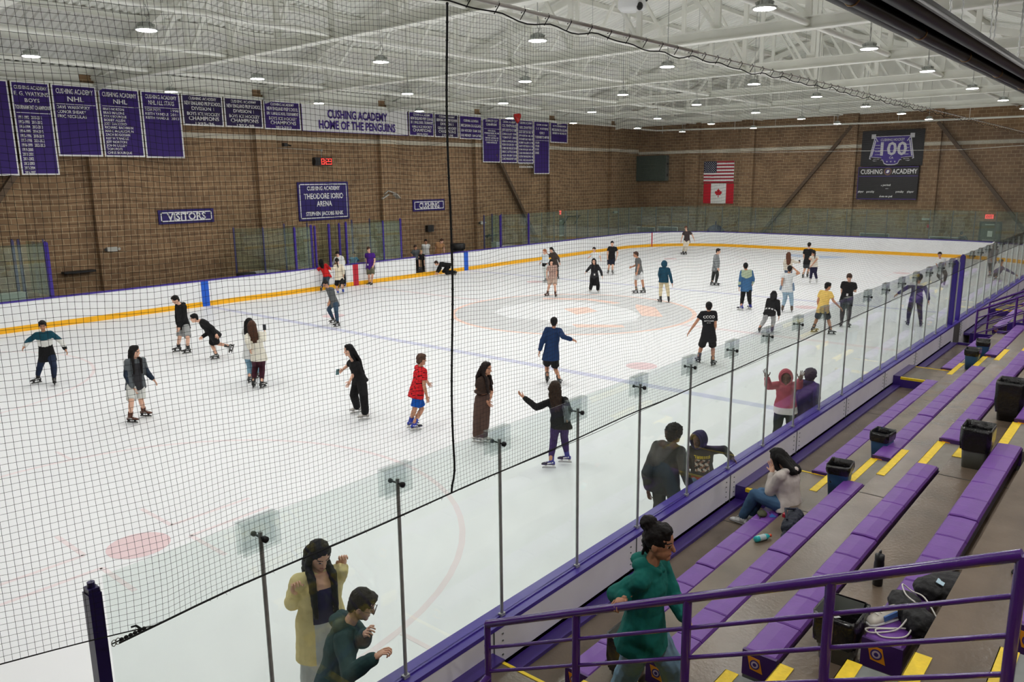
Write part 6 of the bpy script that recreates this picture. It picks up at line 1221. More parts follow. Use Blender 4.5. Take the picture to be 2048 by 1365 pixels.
 {'n':'small fair-haired person in white by the far yellow kick plate', 's':0.935, 'F':[-0.992,0.129,-0.0], 'HF':[-0.992,0.129,-0.0], 'P':[6.179,19.013,0.94], 'N':[6.148,19.019,1.378], 'H':[6.129,19.027,1.522], 'E':[[6.302,18.99,1.181],[6.342,19.247,1.146]], 'W':[[6.173,18.882,1.02],[6.174,19.29,0.988]], 'K':[[6.057,18.862,0.531],[6.066,18.972,0.523]], 'A':[[6.228,18.936,0.165],[6.216,19.049,0.165]], 'FD':[[-0.992,0.129,-0.0],[-0.992,0.129,-0.0]], 'G':[[6.198,18.94,0.0],[6.186,19.053,0.0]], 'd':38.8, 'sk':'light', 'hr':('short', (150,96,66)), 'top':('long', (206,214,218), 'waistblack'), 'bot':('pants', (200,206,204)), 'sk8':('skate', (160,164,164))},
 {'n':'person in a dark brown top behind the beige plaid shirt', 's':0.928, 'F':[-0.974,0.227,-0.0], 'HF':[-0.974,0.227,-0.0], 'P':[7.388,19.327,0.778], 'N':[7.295,19.418,1.362], 'H':[7.244,19.471,1.509], 'E':[[7.386,19.147,1.119],[7.445,19.727,1.138]], 'W':[[7.378,19.058,0.905],[7.258,19.723,1.275]], 'K':[[7.408,19.217,0.488],[7.162,19.18,0.513]], 'A':[[7.593,19.327,0.165],[7.286,19.254,0.165]], 'FD':[[-0.974,0.227,-0.0],[-0.974,0.227,-0.0]], 'G':[[7.564,19.334,0.0],[7.257,19.261,0.0]], 'd':39.9, 'sk':'light', 'hr':('pony', (24,20,20)), 'top':('long', (70,60,56), ''), 'bot':('pants', (40,38,38)), 'sk8':('skate', (40,40,40))},
 {'n':'person in beige plaid shirt and shorts with brown skates', 's':0.923, 'F':[-0.679,-0.734,0.0], 'HF':[-0.679,-0.734,0.0], 'P':[2.621,15.898,0.808], 'N':[2.59,15.89,1.354], 'H':[2.555,15.911,1.5], 'E':[[2.797,15.794,1.066],[2.499,16.106,1.074]], 'W':[[2.759,15.789,0.795],[2.479,16.083,0.834]], 'K':[[2.455,15.639,0.522],[2.445,15.939,0.5]], 'A':[[2.616,15.731,0.165],[2.61,16.162,0.165]], 'FD':[[-0.613,-0.79,0.0],[-0.952,0.305,-0.0]], 'G':[[2.598,15.707,0.0],[2.581,16.171,0.0]], 'd':34.1, 'sk':'light', 'hr':('bob', (30,24,22)), 'top':('tee', (190,164,150), 'plaid'), 'bot':('shorts', (176,154,140)), 'sk8':('skate', (84,48,34))},
 {'n':'person in long black coat and wide black trousers facing the camera', 's':0.87, 'F':[-0.828,-0.56,0.0], 'HF':[-0.828,-0.56,0.0], 'P':[4.719,15.146,0.696], 'N':[4.691,15.134,1.243], 'H':[4.663,15.148,1.407], 'E':[[4.825,14.886,0.974],[4.69,15.436,1.055]], 'W':[[4.838,14.819,0.762],[4.519,15.459,0.923]], 'K':[[4.537,14.832,0.396],[4.491,15.151,0.393]], 'A':[[4.74,14.968,0.165],[4.737,15.366,0.165]], 'FD':[[-0.587,-0.81,0.0],[-0.97,-0.243,-0.0]], 'G':[[4.722,14.944,0.0],[4.708,15.359,0.0]], 'd':35.4, 'sk':'light', 'hr':('long', (18,18,20),0.42), 'top':('coat', (44,44,48), 'lanyard'), 'bot':('wide', (20,20,22)), 'sk8':('skate', (196,186,180))},
 {'n':'person in white top with dark hair behind the long black coat', 's':0.874, 'F':[-0.945,-0.326,-0.0], 'HF':[-0.945,-0.326,-0.0], 'P':[9.507,18.349,0.762], 'N':[9.472,18.349,1.247], 'H':[9.436,18.377,1.414], 'E':[[9.721,18.199,1.062],[9.557,18.651,1.074]], 'W':[[9.604,18.073,0.928],[9.355,18.658,0.992]], 'K':[[9.354,18.173,0.409],[9.277,18.243,0.412]], 'A':[[9.612,18.301,0.165],[9.481,18.381,0.165]], 'FD':[[-0.945,-0.326,-0.0],[-0.945,-0.326,-0.0]], 'G':[[9.584,18.292,0.0],[9.453,18.371,0.0]], 'd':41.1, 'sk':'light', 'hr':('pony', (24,20,20)), 'top':('tee', (222,224,224), ''), 'bot':('pants', (200,204,206)), 'sk8':('skate', (200,200,200))},
 {'n':'person in black tee and navy shorts standing near the far boards', 's':0.995, 'F':[-0.789,-0.615,0.0], 'HF':[-0.789,-0.615,0.0], 'P':[10.885,18.252,0.842], 'N':[10.884,18.198,1.453], 'H':[10.861,18.205,1.627], 'E':[[11.045,17.979,1.144],[10.73,18.394,1.136]], 'W':[[10.997,18.007,0.885],[10.712,18.378,0.888]], 'K':[[10.686,18.045,0.485],[10.612,18.215,0.482]], 'A':[[10.921,18.197,0.165],[10.847,18.416,0.165]], 'FD':[[-0.67,-0.742,0.0],[-0.951,-0.308,-0.0]], 'G':[[10.901,18.175,0.0],[10.819,18.406,0.0]], 'd':42.2, 'sk':'light', 'hr':('short', (22,20,20)), 'top':('tee', (24,24,26), ''), 'bot':('shorts', (28,32,46)), 'sk8':('skate', (120,122,122))},
 {'n':'person in grey tee and white shorts skating left', 's':1.038, 'F':[-0.717,0.697,-0.0], 'HF':[-0.717,0.697,-0.0], 'P':[5.721,13.476,1.013], 'N':[5.689,13.515,1.548], 'H':[5.634,13.6,1.702], 'E':[[5.562,13.407,1.206],[5.781,13.689,1.211]], 'W':[[5.457,13.408,0.969],[5.534,13.746,1.155]], 'K':[[5.664,13.256,0.55],[5.767,13.663,0.509]], 'A':[[5.892,13.317,0.165],[5.623,13.536,0.165]], 'FD':[[-0.654,0.757,-0.0],[-0.654,0.757,-0.0]], 'G':[[5.872,13.34,0.0],[5.603,13.559,0.0]], 'd':35.3, 'sk':'medium', 'hr':('short', (70,48,38)), 'top':('tee', (104,106,106), ''), 'bot':('shorts', (222,224,226)), 'sk8':('skate', (90,92,88))},
 {'n':'person in teal hoodie with hood up and cream trousers, back turned', 's':0.958, 'F':[0.956,0.293,0.0], 'HF':[0.956,0.293,0.0], 'P':[4.018,11.291,0.949], 'N':[4.051,11.291,1.414], 'H':[4.058,11.31,1.561], 'E':[[3.855,11.407,1.146],[4.047,11.02,1.13]], 'W':[[3.981,11.431,0.943],[4.05,10.925,0.809]], 'K':[[4.113,11.47,0.544],[4.22,11.217,0.552]], 'A':[[3.941,11.378,0.165],[4.101,11.085,0.165]], 'FD':[[0.358,0.934,0.0],[0.945,0.326,0.0]], 'G':[[3.951,11.406,0.0],[4.129,11.095,0.0]], 'd':32.8, 'sk':'medium', 'hr':('hood', (26,70,92)), 'top':('long', (26,70,92), ''), 'bot':('pants', (226,212,176)), 'sk8':('skate', (34,34,36))},
 {'n':'distant person in brown tee and cream trousers near the far goal line', 's':1.051, 'F':[-0.791,-0.612,0.0], 'HF':[-0.791,-0.612,0.0], 'P':[22.784,20.119,0.941], 'N':[22.753,20.113,1.515], 'H':[22.706,20.171,1.725], 'E':[[23.063,19.875,1.267],[22.725,20.417,1.23]], 'W':[[23.098,19.755,0.969],[22.674,20.465,0.934]], 'K':[[22.552,19.973,0.582],[22.553,20.185,0.572]], 'A':[[22.686,20.135,0.165],[22.775,20.369,0.165]], 'FD':[[-0.846,0.533,-0.0],[-0.846,0.533,-0.0]], 'G':[[22.66,20.151,0.0],[22.749,20.385,0.0]], 'd':53.3, 'sk':'light', 'hr':('short', (110,64,44)), 'top':('tee', (66,54,56), ''), 'bot':('pants', (214,204,186)), 'sk8':('skate', (36,36,38))},
 {'n':'person in pale grey plaid shirt and dark trousers facing right', 's':0.985, 'F':[0.183,-0.983,0.0], 'HF':[0.183,-0.983,0.0], 'P':[9.939,11.888,0.821], 'N':[9.941,11.866,1.451], 'H':[9.969,11.798,1.609], 'E':[[10.107,11.819,1.098],[9.729,11.866,1.121]], 'W':[[10.079,11.808,0.826],[9.771,11.706,0.848]], 'K':[[9.775,11.701,0.54],[10.087,12.049,0.485]], 'A':[[9.935,11.823,0.165],[9.923,12.018,0.165]], 'FD':[[0.268,-0.963,0.0],[0.268,-0.963,0.0]], 'G':[[9.943,11.794,0.0],[9.931,11.989,0.0]], 'd':38.2, 'sk':'light', 'hr':('short', (34,28,26)), 'top':('long', (150,154,156), 'plaidgrey'), 'bot':('pants', (46,50,48)), 'sk8':('skate', (34,36,36))},
 {'n':'person in blue and pale green jacket with black trousers, back turned', 's':1.014, 'F':[0.903,0.429,0.0], 'HF':[0.903,0.429,0.0], 'P':[4.262,7.876,0.849], 'N':[4.281,7.907,1.503], 'H':[4.277,7.954,1.66], 'E':[[4.125,8.067,1.18],[4.354,7.662,1.169]], 'W':[[4.077,8.077,0.882],[4.522,7.746,0.999]], 'K':[[4.371,8.061,0.428],[4.17,7.7,0.471]], 'A':[[4.039,7.945,0.165],[4.456,7.77,0.165]], 'FD':[[0.115,0.993,0.0],[0.596,0.803,0.0]], 'G':[[4.042,7.975,0.0],[4.474,7.794,0.0]], 'd':31.5, 'sk':'medium', 'hr':('short', (22,20,20)), 'top':('long', (62,104,146), 'bluegreen'), 'bot':('pants', (26,26,28)), 'sk8':('rental', (40,50,150))},
 {'n':'person in black hoodie and grey sweatpants bending forward near the glass', 's':0.914, 'F':[0.985,0.172,0.0], 'HF':[0.985,0.172,0.0], 'P':[0.394,5.358,0.712], 'N':[0.654,5.368,1.061], 'H':[0.768,5.411,1.201], 'E':[[0.422,5.475,0.866],[0.523,5.132,0.829]], 'W':[[0.566,5.566,0.714],[0.49,5.098,0.573]], 'K':[[0.528,5.589,0.364],[0.718,5.354,0.361]], 'A':[[0.18,5.592,0.165],[0.479,5.289,0.165]], 'FD':[[0.985,0.172,0.0],[0.985,0.172,0.0]], 'G':[[0.209,5.597,0.0],[0.509,5.295,0.0]], 'd':27.0, 'sk':'medium', 'hr':('long', (20,20,22),0.25), 'top':('long', (24,24,26), 'waistwhite'), 'bot':('pants', (168,170,170)), 'sk8':('skate', (44,44,46))},
 {'n':'person in white tee with a denim shirt tied round, one hand at the head', 's':0.986, 'F':[0.948,0.319,0.0], 'HF':[0.948,0.319,0.0], 'P':[4.642,6.446,0.911], 'N':[4.672,6.451,1.446], 'H':[4.702,6.415,1.611], 'E':[[4.434,6.576,1.193],[4.649,6.036,1.489]], 'W':[[4.57,6.631,0.994],[4.713,6.234,1.622]], 'K':[[4.809,6.564,0.493],[4.889,6.354,0.502]], 'A':[[4.564,6.551,0.165],[4.694,6.243,0.165]], 'FD':[[0.948,0.319,0.0],[0.948,0.319,0.0]], 'G':[[4.592,6.561,0.0],[4.722,6.253,0.0]], 'd':31.3, 'sk':'medium', 'hr':('short', (20,18,18)), 'top':('tee', (216,220,222), 'denimtie'), 'bot':('pants', (156,182,200)), 'sk8':('skate', (80,64,52))},
 {'n':'person with long brown hair and cream top holding a phone out', 's':0.96, 'F':[0.976,0.218,0.0], 'HF':[0.976,0.218,0.0], 'P':[12.621,9.467,0.757], 'N':[12.655,9.461,1.127], 'H':[12.656,9.5,1.351], 'E':[[12.376,9.573,0.967],[12.5,9.112,1.031]], 'W':[[12.519,9.593,0.774],[12.727,9.034,1.016]], 'K':[[12.854,9.614,0.333],[12.934,9.462,0.335]], 'A':[[12.55,9.497,0.165],[12.669,9.329,0.165]], 'FD':[[0.976,0.218,0.0],[0.976,0.218,0.0]], 'G':[[12.579,9.504,0.0],[12.698,9.335,0.0]], 'd':39.8, 'sk':'light', 'hr':('long', (96,58,40),0.4), 'top':('long', (214,206,192), ''), 'bot':('pants', (90,104,124)), 'sk8':('skate', (60,60,62))},
 {'n':'person in black tee and dark shorts with arm round a friend', 's':0.993, 'F':[0.997,0.079,0.0], 'HF':[0.997,0.079,0.0], 'P':[15.286,9.509,0.818], 'N':[15.312,9.523,1.411], 'H':[15.335,9.503,1.623], 'E':[[15.258,9.72,1.065],[15.311,9.315,1.082]], 'W':[[15.262,9.637,0.821],[15.484,9.331,0.905]], 'K':[[15.456,9.683,0.431],[15.595,9.544,0.427]], 'A':[[15.103,9.638,0.165],[15.362,9.509,0.165]], 'FD':[[0.997,0.079,0.0],[0.997,0.079,0.0]], 'G':[[15.133,9.64,0.0],[15.392,9.512,0.0]], 'd':42.3, 'sk':'light', 'hr':('short', (26,22,22)), 'top':('tee', (22,22,24), ''), 'bot':('shorts', (62,66,70)), 'sk8':('skate', (70,72,70))},
 {'n':'person in white tee and navy trousers with a ponytail hugging a friend', 's':0.899, 'F':[0.891,0.454,0.0], 'HF':[0.656,0.755,0.0], 'P':[13.139,8.455,0.934], 'N':[13.168,8.465,1.293], 'H':[13.166,8.515,1.459], 'E':[[12.88,8.52,1.145],[13.004,8.311,1.146]], 'W':[[13.061,8.651,1.171],[12.92,8.47,0.888]], 'K':[[13.183,8.562,0.495],[13.245,8.4,0.499]], 'A':[[13.001,8.533,0.165],[13.243,8.297,0.165]], 'FD':[[0.891,0.454,0.0],[0.891,0.454,0.0]], 'G':[[13.028,8.546,0.0],[13.269,8.311,0.0]], 'd':39.9, 'sk':'medium', 'hr':('pony', (22,20,20)), 'top':('tee', (222,216,204), ''), 'bot':('pants', (30,28,58)), 'sk8':('skate', (200,200,200))},
 {'n':'person in yellow tee and dark shorts seen through the near glass', 's':0.943, 'F':[0.979,-0.205,0.0], 'HF':[0.745,-0.667,0.0], 'P':[1.271,3.973,0.814], 'N':[1.312,3.933,1.377], 'H':[1.339,3.891,1.536], 'E':[[1.277,4.155,1.044],[1.277,3.663,1.088]], 'W':[[1.378,4.152,0.83],[1.307,3.47,0.905]], 'K':[[1.506,4.218,0.434],[1.467,3.844,0.447]], 'A':[[1.303,4.241,0.165],[1.229,3.671,0.165]], 'FD':[[0.745,-0.667,0.0],[0.472,-0.881,0.0]], 'G':[[1.326,4.221,0.0],[1.243,3.645,0.0]], 'd':27.4, 'sk':'medium', 'hr':('short', (22,20,20)), 'top':('tee', (236,200,110), ''), 'bot':('shorts', (56,66,74)), 'sk8':('skate', (44,48,48))},
 {'n':'person in black tee and dark trousers with hand to chest, facing the camera', 's':1.023, 'F':[-0.957,-0.29,0.0], 'HF':[-0.957,-0.29,0.0], 'P':[2.911,3.764,0.991], 'N':[2.895,3.714,1.509], 'H':[2.877,3.72,1.675], 'E':[[3.08,3.551,1.205],[2.962,3.951,1.206]], 'W':[[3.024,3.783,1.308],[2.935,3.908,0.942]], 'K':[[2.77,3.613,0.608],[2.748,3.815,0.591]], 'A':[[2.939,3.662,0.165],[2.937,3.881,0.165]], 'FD':[[-0.745,-0.667,0.0],[-0.999,-0.032,-0.0]], 'G':[[2.916,3.642,0.0],[2.907,3.88,0.0]], 'd':28.8, 'sk':'light', 'hr':('short', (66,46,36)), 'top':('tee', (24,24,26), 'lanyard'), 'bot':('pants', (58,60,68)), 'sk8':('skate', (86,86,88)), 'nod':0.5},
 {'n':'person in black tee with white back print and black shorts near the glass', 's':0.971, 'F':[0.848,0.529,0.0], 'HF':[0.848,0.529,0.0], 'P':[-4.894,4.92,0.795], 'N':[-4.878,4.956,1.455], 'H':[-4.862,4.957,1.585], 'E':[[-5.092,5.186,1.182],[-4.831,4.758,1.076]], 'W':[[-5.21,5.313,0.933],[-4.641,4.854,0.96]], 'K':[[-4.714,5.207,0.422],[-4.669,4.886,0.432]], 'A':[[-4.886,5.187,0.165],[-4.989,4.713,0.165]], 'FD':[[0.56,0.829,0.0],[0.998,-0.07,0.0]], 'G':[[-4.869,5.212,0.0],[-4.959,4.711,0.0]], 'd':22.1, 'sk':'medium', 'hr':('short', (22,20,20)), 'top':('tee', (28,28,32), 'backprint'), 'bot':('shorts', (24,24,26)), 'sk8':('skate', (40,40,40))},
 {'n':'person in navy jacket with a white scarf skating away behind the glass', 's':0.995, 'F':[0.989,0.15,0.0], 'HF':[0.989,0.15,0.0], 'P':[4.452,1.985,0.946], 'N':[4.483,1.984,1.424], 'H':[4.507,1.948,1.627], 'E':[[4.184,2.206,1.331],[4.327,1.656,1.232]], 'W':[[4.086,2.474,1.097],[4.301,1.576,0.933]], 'K':[[4.605,2.192,0.523],[4.644,1.89,0.537]], 'A':[[4.414,2.167,0.165],[4.439,1.773,0.165]], 'FD':[[0.842,0.539,0.0],[0.999,-0.041,0.0]], 'G':[[4.44,2.183,0.0],[4.468,1.772,0.0]], 'd':29.9, 'sk':'medium', 'hr':('short', (22,20,20)), 'top':('long', (50,48,104), 'scarf'), 'bot':('pants', (50,50,56)), 'sk8':('skate', (44,44,46))},
 {'n':'person in white tee crouching beyond the glass', 's':0.914, 'F':[-0.981,-0.194,0.0], 'HF':[-0.981,-0.194,0.0], 'P':[15.874,3.575,0.657], 'N':[15.821,3.687,1.207], 'H':[15.798,3.729,1.409], 'E':[[16.062,3.53,1.012],[15.977,3.867,0.986]], 'W':[[16.04,3.517,0.784],[15.976,3.764,0.774]], 'K':[[15.539,3.346,0.54],[16.113,3.771,0.422]], 'A':[[15.694,3.403,0.165],[16.144,3.605,0.165]], 'FD':[[-0.981,-0.194,0.0],[-0.981,-0.194,0.0]], 'G':[[15.664,3.397,0.0],[16.114,3.599,0.0]], 'd':41.2, 'sk':'medium', 'hr':('short', (24,20,20)), 'top':('tee', (212,214,214), ''), 'bot':('pants', (74,72,66)), 'sk8':('skate', (50,48,44))},
 {'n':'distant person in dark clothes leaning over the far end boards', 's':0.878, 'F':[1.0,0.005,0.0], 'HF':[1.0,0.005,0.0], 'P':[30.605,5.557,0.831], 'N':[30.625,5.614,1.261], 'H':[30.629,5.676,1.422], 'E':[[30.397,5.711,1.13],[30.43,5.334,1.135]], 'W':[[30.501,5.707,0.937],[30.461,5.313,0.919]], 'K':[[30.63,5.617,0.426],[30.596,5.445,0.437]], 'A':[[30.347,5.529,0.165],[30.816,5.518,0.165]], 'FD':[[1.0,0.005,0.0],[1.0,0.005,0.0]], 'G':[[30.377,5.53,0.0],[30.846,5.519,-0.0]], 'd':56.0, 'sk':'medium', 'hr':('short', (40,36,34)), 'top':('long', (60,60,62), ''), 'bot':('pants', (28,28,30)), 'sk8':('skate', (40,40,42))},
 {'n':'distant person in white cap and grey hoodie seen through the glass past the gate', 's':0.951, 'F':[0.998,0.063,0.0], 'HF':[0.998,0.063,0.0], 'P':[21.127,2.448,0.757], 'N':[21.158,2.448,1.333], 'H':[21.172,2.453,1.55], 'E':[[20.974,2.541,1.093],[20.968,2.272,1.108]], 'W':[[20.961,2.484,0.86],[20.964,2.293,0.871]], 'K':[[21.339,2.528,0.35],[20.904,2.377,0.4]], 'A':[[20.996,2.467,0.165],[21.204,2.389,0.165]], 'FD':[[0.998,0.063,0.0],[0.998,0.063,0.0]], 'G':[[21.026,2.469,0.0],[21.234,2.391,0.0]], 'd':46.2, 'sk':'medium', 'hr':('cap', (226,226,226)), 'top':('long', (150,150,156), ''), 'bot':('pants', (70,80,92)), 'sk8':('rental', (90,90,130))},
 {'n':'distant person in purple and grey stooping with one arm stretched right', 's':0.886, 'F':[-0.026,-1.0,0.0], 'HF':[-0.026,-1.0,0.0], 'P':[19.623,1.945,0.399], 'N':[19.648,1.742,0.615], 'H':[19.63,1.845,0.86], 'E':[[19.814,1.522,0.438],[19.651,1.821,0.389]], 'W':[[19.833,1.245,0.278],[19.482,1.871,0.255]], 'K':[[19.357,1.935,0.204],[19.878,2.09,0.156]], 'A':[[18.975,1.885,0.165],[20.232,2.343,0.165]], 'FD':[[-0.026,-1.0,0.0],[-0.026,-1.0,0.0]], 'G':[[18.974,1.855,0.0],[20.231,2.313,0.0]], 'd':44.6, 'sk':'medium', 'hr':('short', (34,30,30)), 'top':('long', (92,88,130), ''), 'bot':('pants', (60,60,70)), 'sk8':('rental', (90,90,130))},
 {'n':'person in pink hoodie with hood up and palms raised behind the glass', 's':0.942, 'F':[-0.904,-0.428,0.0], 'HF':[-0.904,-0.428,0.0], 'P':[-10.859,0.5,1.014], 'N':[-10.891,0.501,1.433], 'H':[-10.909,0.507,1.534], 'E':[[-11.038,0.213,1.464],[-11.225,0.683,1.41]], 'W':[[-11.21,0.149,1.611],[-11.365,0.666,1.598]], 'K':[[-10.796,0.403,0.589],[-10.894,0.61,0.589]], 'A':[[-10.77,0.382,0.165],[-10.893,0.644,0.165]], 'FD':[[-0.904,-0.428,0.0],[-0.904,-0.428,0.0]], 'G':[[-10.797,0.369,0.0],[-10.92,0.631,0.0]], 'd':14.9, 'sk':'dark', 'hr':('hood', (190,92,108)), 'top':('long', (184,84,100), 'pinkhem'), 'bot':('pants', (38,46,44)), 'sk8':('skate', (30,30,32)), 'hands':'open'},
 {'n':'person in a dark purple hoodie with back to the glass beside the pink hoodie', 's':0.923, 'F':[0.998,0.071,0.0], 'HF':[0.982,-0.19,0.0], 'P':[-10.472,0.3,0.822], 'N':[-10.43,0.269,1.374], 'H':[-10.409,0.251,1.501], 'E':[[-10.664,0.426,1.193],[-10.625,0.044,1.184]], 'W':[[-10.637,0.409,0.965],[-10.527,0.088,0.98]], 'K':[[-10.315,0.424,0.493],[-10.299,0.199,0.493]], 'A':[[-10.512,0.441,0.165],[-10.491,0.155,0.165]], 'FD':[[0.998,0.071,0.0],[0.998,0.071,0.0]], 'G':[[-10.482,0.443,0.0],[-10.461,0.157,0.0]], 'd':15.2, 'sk':'medium', 'hr':('curly', (52,40,70)), 'top':('long', (54,40,98), 'hood'), 'bot':('pants', (40,40,44)), 'sk8':('skate', (30,30,32))},
 {'n':'person with curly black hair in dark grey hoodie, back against the glass', 's':1.001, 'F':[0.989,0.15,0.0], 'HF':[0.931,-0.365,0.0], 'P':[-15.259,0.45,0.961], 'N':[-15.214,0.425,1.482], 'H':[-15.172,0.379,1.637], 'E':[[-15.423,0.648,1.094],[-15.354,0.123,1.247]], 'W':[[-15.364,0.648,0.851],[-15.277,0.076,1.013]], 'K':[[-15.134,0.591,0.563],[-15.098,0.353,0.563]], 'A':[[-15.312,0.594,0.165],[-15.267,0.297,0.165]], 'FD':[[0.989,0.15,0.0],[0.989,0.15,0.0]], 'G':[[-15.282,0.598,0.0],[-15.237,0.302,0.0]], 'd':11.0, 'sk':'dark', 'hr':('curly', (20,18,18)), 'top':('long', (60,60,58), 'hood'), 'bot':('pants', (66,66,62)), 'sk8':('skate', (30,30,32))},
 {'n':'person in navy hood and black graphic sweatshirt with hand on the boards', 's':0.833, 'F':[-0.9,-0.436,0.0], 'HF':[-0.987,0.159,-0.0], 'P':[-14.347,0.35,0.836], 'N':[-14.381,0.353,1.241], 'H':[-14.417,0.391,1.342], 'E':[[-14.099,0.146,1.169],[-14.318,0.581,1.029]], 'W':[[-14.199,-0.025,1.107],[-14.485,0.501,0.935]], 'K':[[-14.396,0.209,0.5],[-14.488,0.398,0.5]], 'A':[[-14.261,0.242,0.165],[-14.379,0.485,0.165]], 'FD':[[-0.9,-0.436,0.0],[-0.9,-0.436,0.0]], 'G':[[-14.288,0.229,0.0],[-14.406,0.471,0.0]], 'd':11.8, 'sk':'dark', 'hr':('hood', (40,36,84)), 'top':('long', (34,34,34), 'graphic'), 'bot':('pants', (98,118,140)), 'sk8':('skate', (30,30,32))},
 {'n':'person with long black hair, cream cardigan and raised fists behind the glass', 's':1.079, 'F':[-0.337,-0.942,0.0], 'HF':[-0.168,-0.986,0.0], 'P':[-20.457,1.05,1.138], 'N':[-20.467,1.021,1.6], 'H':[-20.467,1.004,1.773], 'E':[[-20.188,1.168,1.352],[-20.605,1.247,1.293]], 'W':[[-20.226,1.005,1.563],[-20.69,1.069,1.478]], 'K':[[-20.332,1.021,0.651],[-20.572,1.107,0.651]], 'A':[[-20.299,1.025,0.165],[-20.595,1.131,0.165]], 'FD':[[-0.337,-0.942,0.0],[-0.337,-0.942,0.0]], 'G':[[-20.309,0.997,0.0],[-20.605,1.103,0.0]], 'd':7.7, 'sk':'light', 'hr':('long', (24,22,20),0.5), 'top':('coat', (222,206,150), 'cardigan'), 'bot':('pants', (186,190,190)), 'sk8':('skate', (200,200,200)), 'hands':'fistup', 'nod':0.45},
 {'n':'person with glasses and dark green hoodie, fists up, nearest the glass', 's':1.002, 'F':[0.704,-0.71,0.0], 'HF':[0.639,-0.769,0.0], 'P':[-20.819,0.42,0.958], 'N':[-20.715,0.325,1.475], 'H':[-20.616,0.245,1.639], 'E':[[-20.679,0.178,1.375],[-20.968,-0.016,1.307]], 'W':[[-20.772,0.017,1.542],[-20.852,-0.179,1.458]], 'K':[[-20.628,0.398,0.562],[-20.798,0.229,0.562]], 'A':[[-20.733,0.547,0.165],[-20.947,0.336,0.165]], 'FD':[[0.704,-0.71,0.0],[0.704,-0.71,0.0]], 'G':[[-20.712,0.526,0.0],[-20.926,0.314,0.0]], 'd':7.2, 'sk':'light', 'hr':('short', (40,34,28)), 'top':('long', (44,70,72), 'hood'), 'bot':('pants', (60,66,74)), 'sk8':('skate', (30,30,32)), 'hands':'fist', 'nod':0.45, 'glasses':1},
 {'n':'person in green hoodie and jeans with a hair bun walking up beside the handrail', 's':0.926, 'F':[0.139,-0.99,0.0], 'HF':[0.208,-0.978,0.0], 'P':[-19.9,-1.939,1.896], 'N':[-19.887,-1.983,2.417], 'H':[-19.866,-2.031,2.596], 'E':[[-19.72,-2.078,2.139],[-20.032,-1.806,2.202]], 'W':[[-19.875,-2.249,2.12],[-20.241,-1.898,2.236]], 'K':[[-19.709,-2.065,1.609],[-19.761,-1.776,1.514]], 'A':[[-19.543,-2.032,1.285],[-19.656,-1.571,1.085]], 'FD':[[0.139,-0.99,0.0],[0.139,-0.99,0.0]], 'G':[[-19.539,-2.061,1.2],[-19.652,-1.6,1.0]], 'd':5.9, 'sk':'tan', 'hr':('bun', (24,20,20)), 'top':('long', (22,104,96), 'hood'), 'bot':('wide', (120,152,178)), 'sk8':('shoe', (220,220,220)), 'hands':'rail', 'hem':-0.09, 'WR':(-20.11,-1.93,2.262)},
 {'n':'person in white hoodie and blue leggings sitting on the front bench', 's':0.949, 'F':[0.18,0.98,0.0], 'HF':[0.18,0.98,0.0], 'P':[-14.962,-1.139,0.96], 'N':[-14.92,-1.078,1.393], 'H':[-14.914,-0.947,1.519], 'E':[[-15.066,-0.925,1.11],[-14.911,-0.969,1.116]], 'W':[[-14.967,-0.901,1.324],[-14.779,-0.849,1.273]], 'K':[[-15.098,-0.746,1.041],[-15.004,-0.795,1.044]], 'A':[[-15.093,-0.595,0.685],[-14.924,-0.643,0.685]], 'FD':[[0.18,0.98,0.0],[0.18,0.98,0.0]], 'G':[[-15.088,-0.566,0.6],[-14.918,-0.613,0.6]], 'd':10.7, 'sk':'light', 'hr':('long', (22,20,20),0.16), 'hem':-0.06, 'top':('long', (206,196,190), 'hood'), 'bot':('pants', (70,100,132)), 'sk8':('shoe', (222,222,220)), 'nod':0.35},
]
for _d in PEOPLE: person(_d)
flush_soft()
# ================================================================ THINGS LEFT ON THE BLEACHERS AND HELD IN HANDS
def phone(p, fwd, col, label, tilt=0.0):
    r = empty('phone', p); f = Vector(fwd).normalized(); up = Vector((0, 0, 1)) if abs(f.z) < 0.9 else Vector((0.6, 0.8, 0)); sd = f.cross(up).normalized(); up = sd.cross(f)
    b = MB(); b.slab([(-0.036, -0.07), (0.036, -0.07), (0.038, -0.066), (0.038, 0.066), (0.036, 0.07), (-0.036, 0.07), (-0.038, 0.066), (-0.038, -0.066)], -0.005, 0.005, lambda u, v, h: sd*u+up*v+f*h); b.build('phone_case', mat('phone_%d_%d_%d' % col, rgb(*col), 0.35), r)
    b = MB(); b.slab([(-0.03, 0.035), (-0.004, 0.035), (-0.004, 0.062), (-0.03, 0.062)], 0.005, 0.007, lambda u, v, h: sd*u+up*v+f*h); b.build('camera_bump', M_black, r)
    return tag(r, label, 'phone')
phone((-13.70, 12.37, 1.52), (0.6, 0.8, 0), (30, 34, 44), 'dark phone held up by the person in the cream sweater')
phone((-14.16, 8.96, 1.00), (-0.2, -0.9, -0.3), (92, 130, 134), 'teal phone held out by the long-haired person in black')
phone((12.80, 9.02, 1.05), (0.9, 0.2, 0.2), (26, 26, 30), 'dark phone held out by the person with long brown hair')
phone((2.99, 3.73, 1.36), (-0.9, -0.3, 0.2), (26, 26, 30), 'dark phone against the chest of the person in a black tee')
phone((-15.22, -1.01, 0.876), (0, 0, 1), (58, 112, 182), 'blue phone lying on the front bench beside the seated woman')
b = MB(); b.lathe((4.07, 8.08, 0.72), [(0.0, 0), (0.03, 0), (0.03, 0.12), (0.018, 0.15), (0.018, 0.17)], 10); tag(b.build('bottle', M_txt), 'small white bottle in the hand of the person in the blue and green jacket', 'bottle')
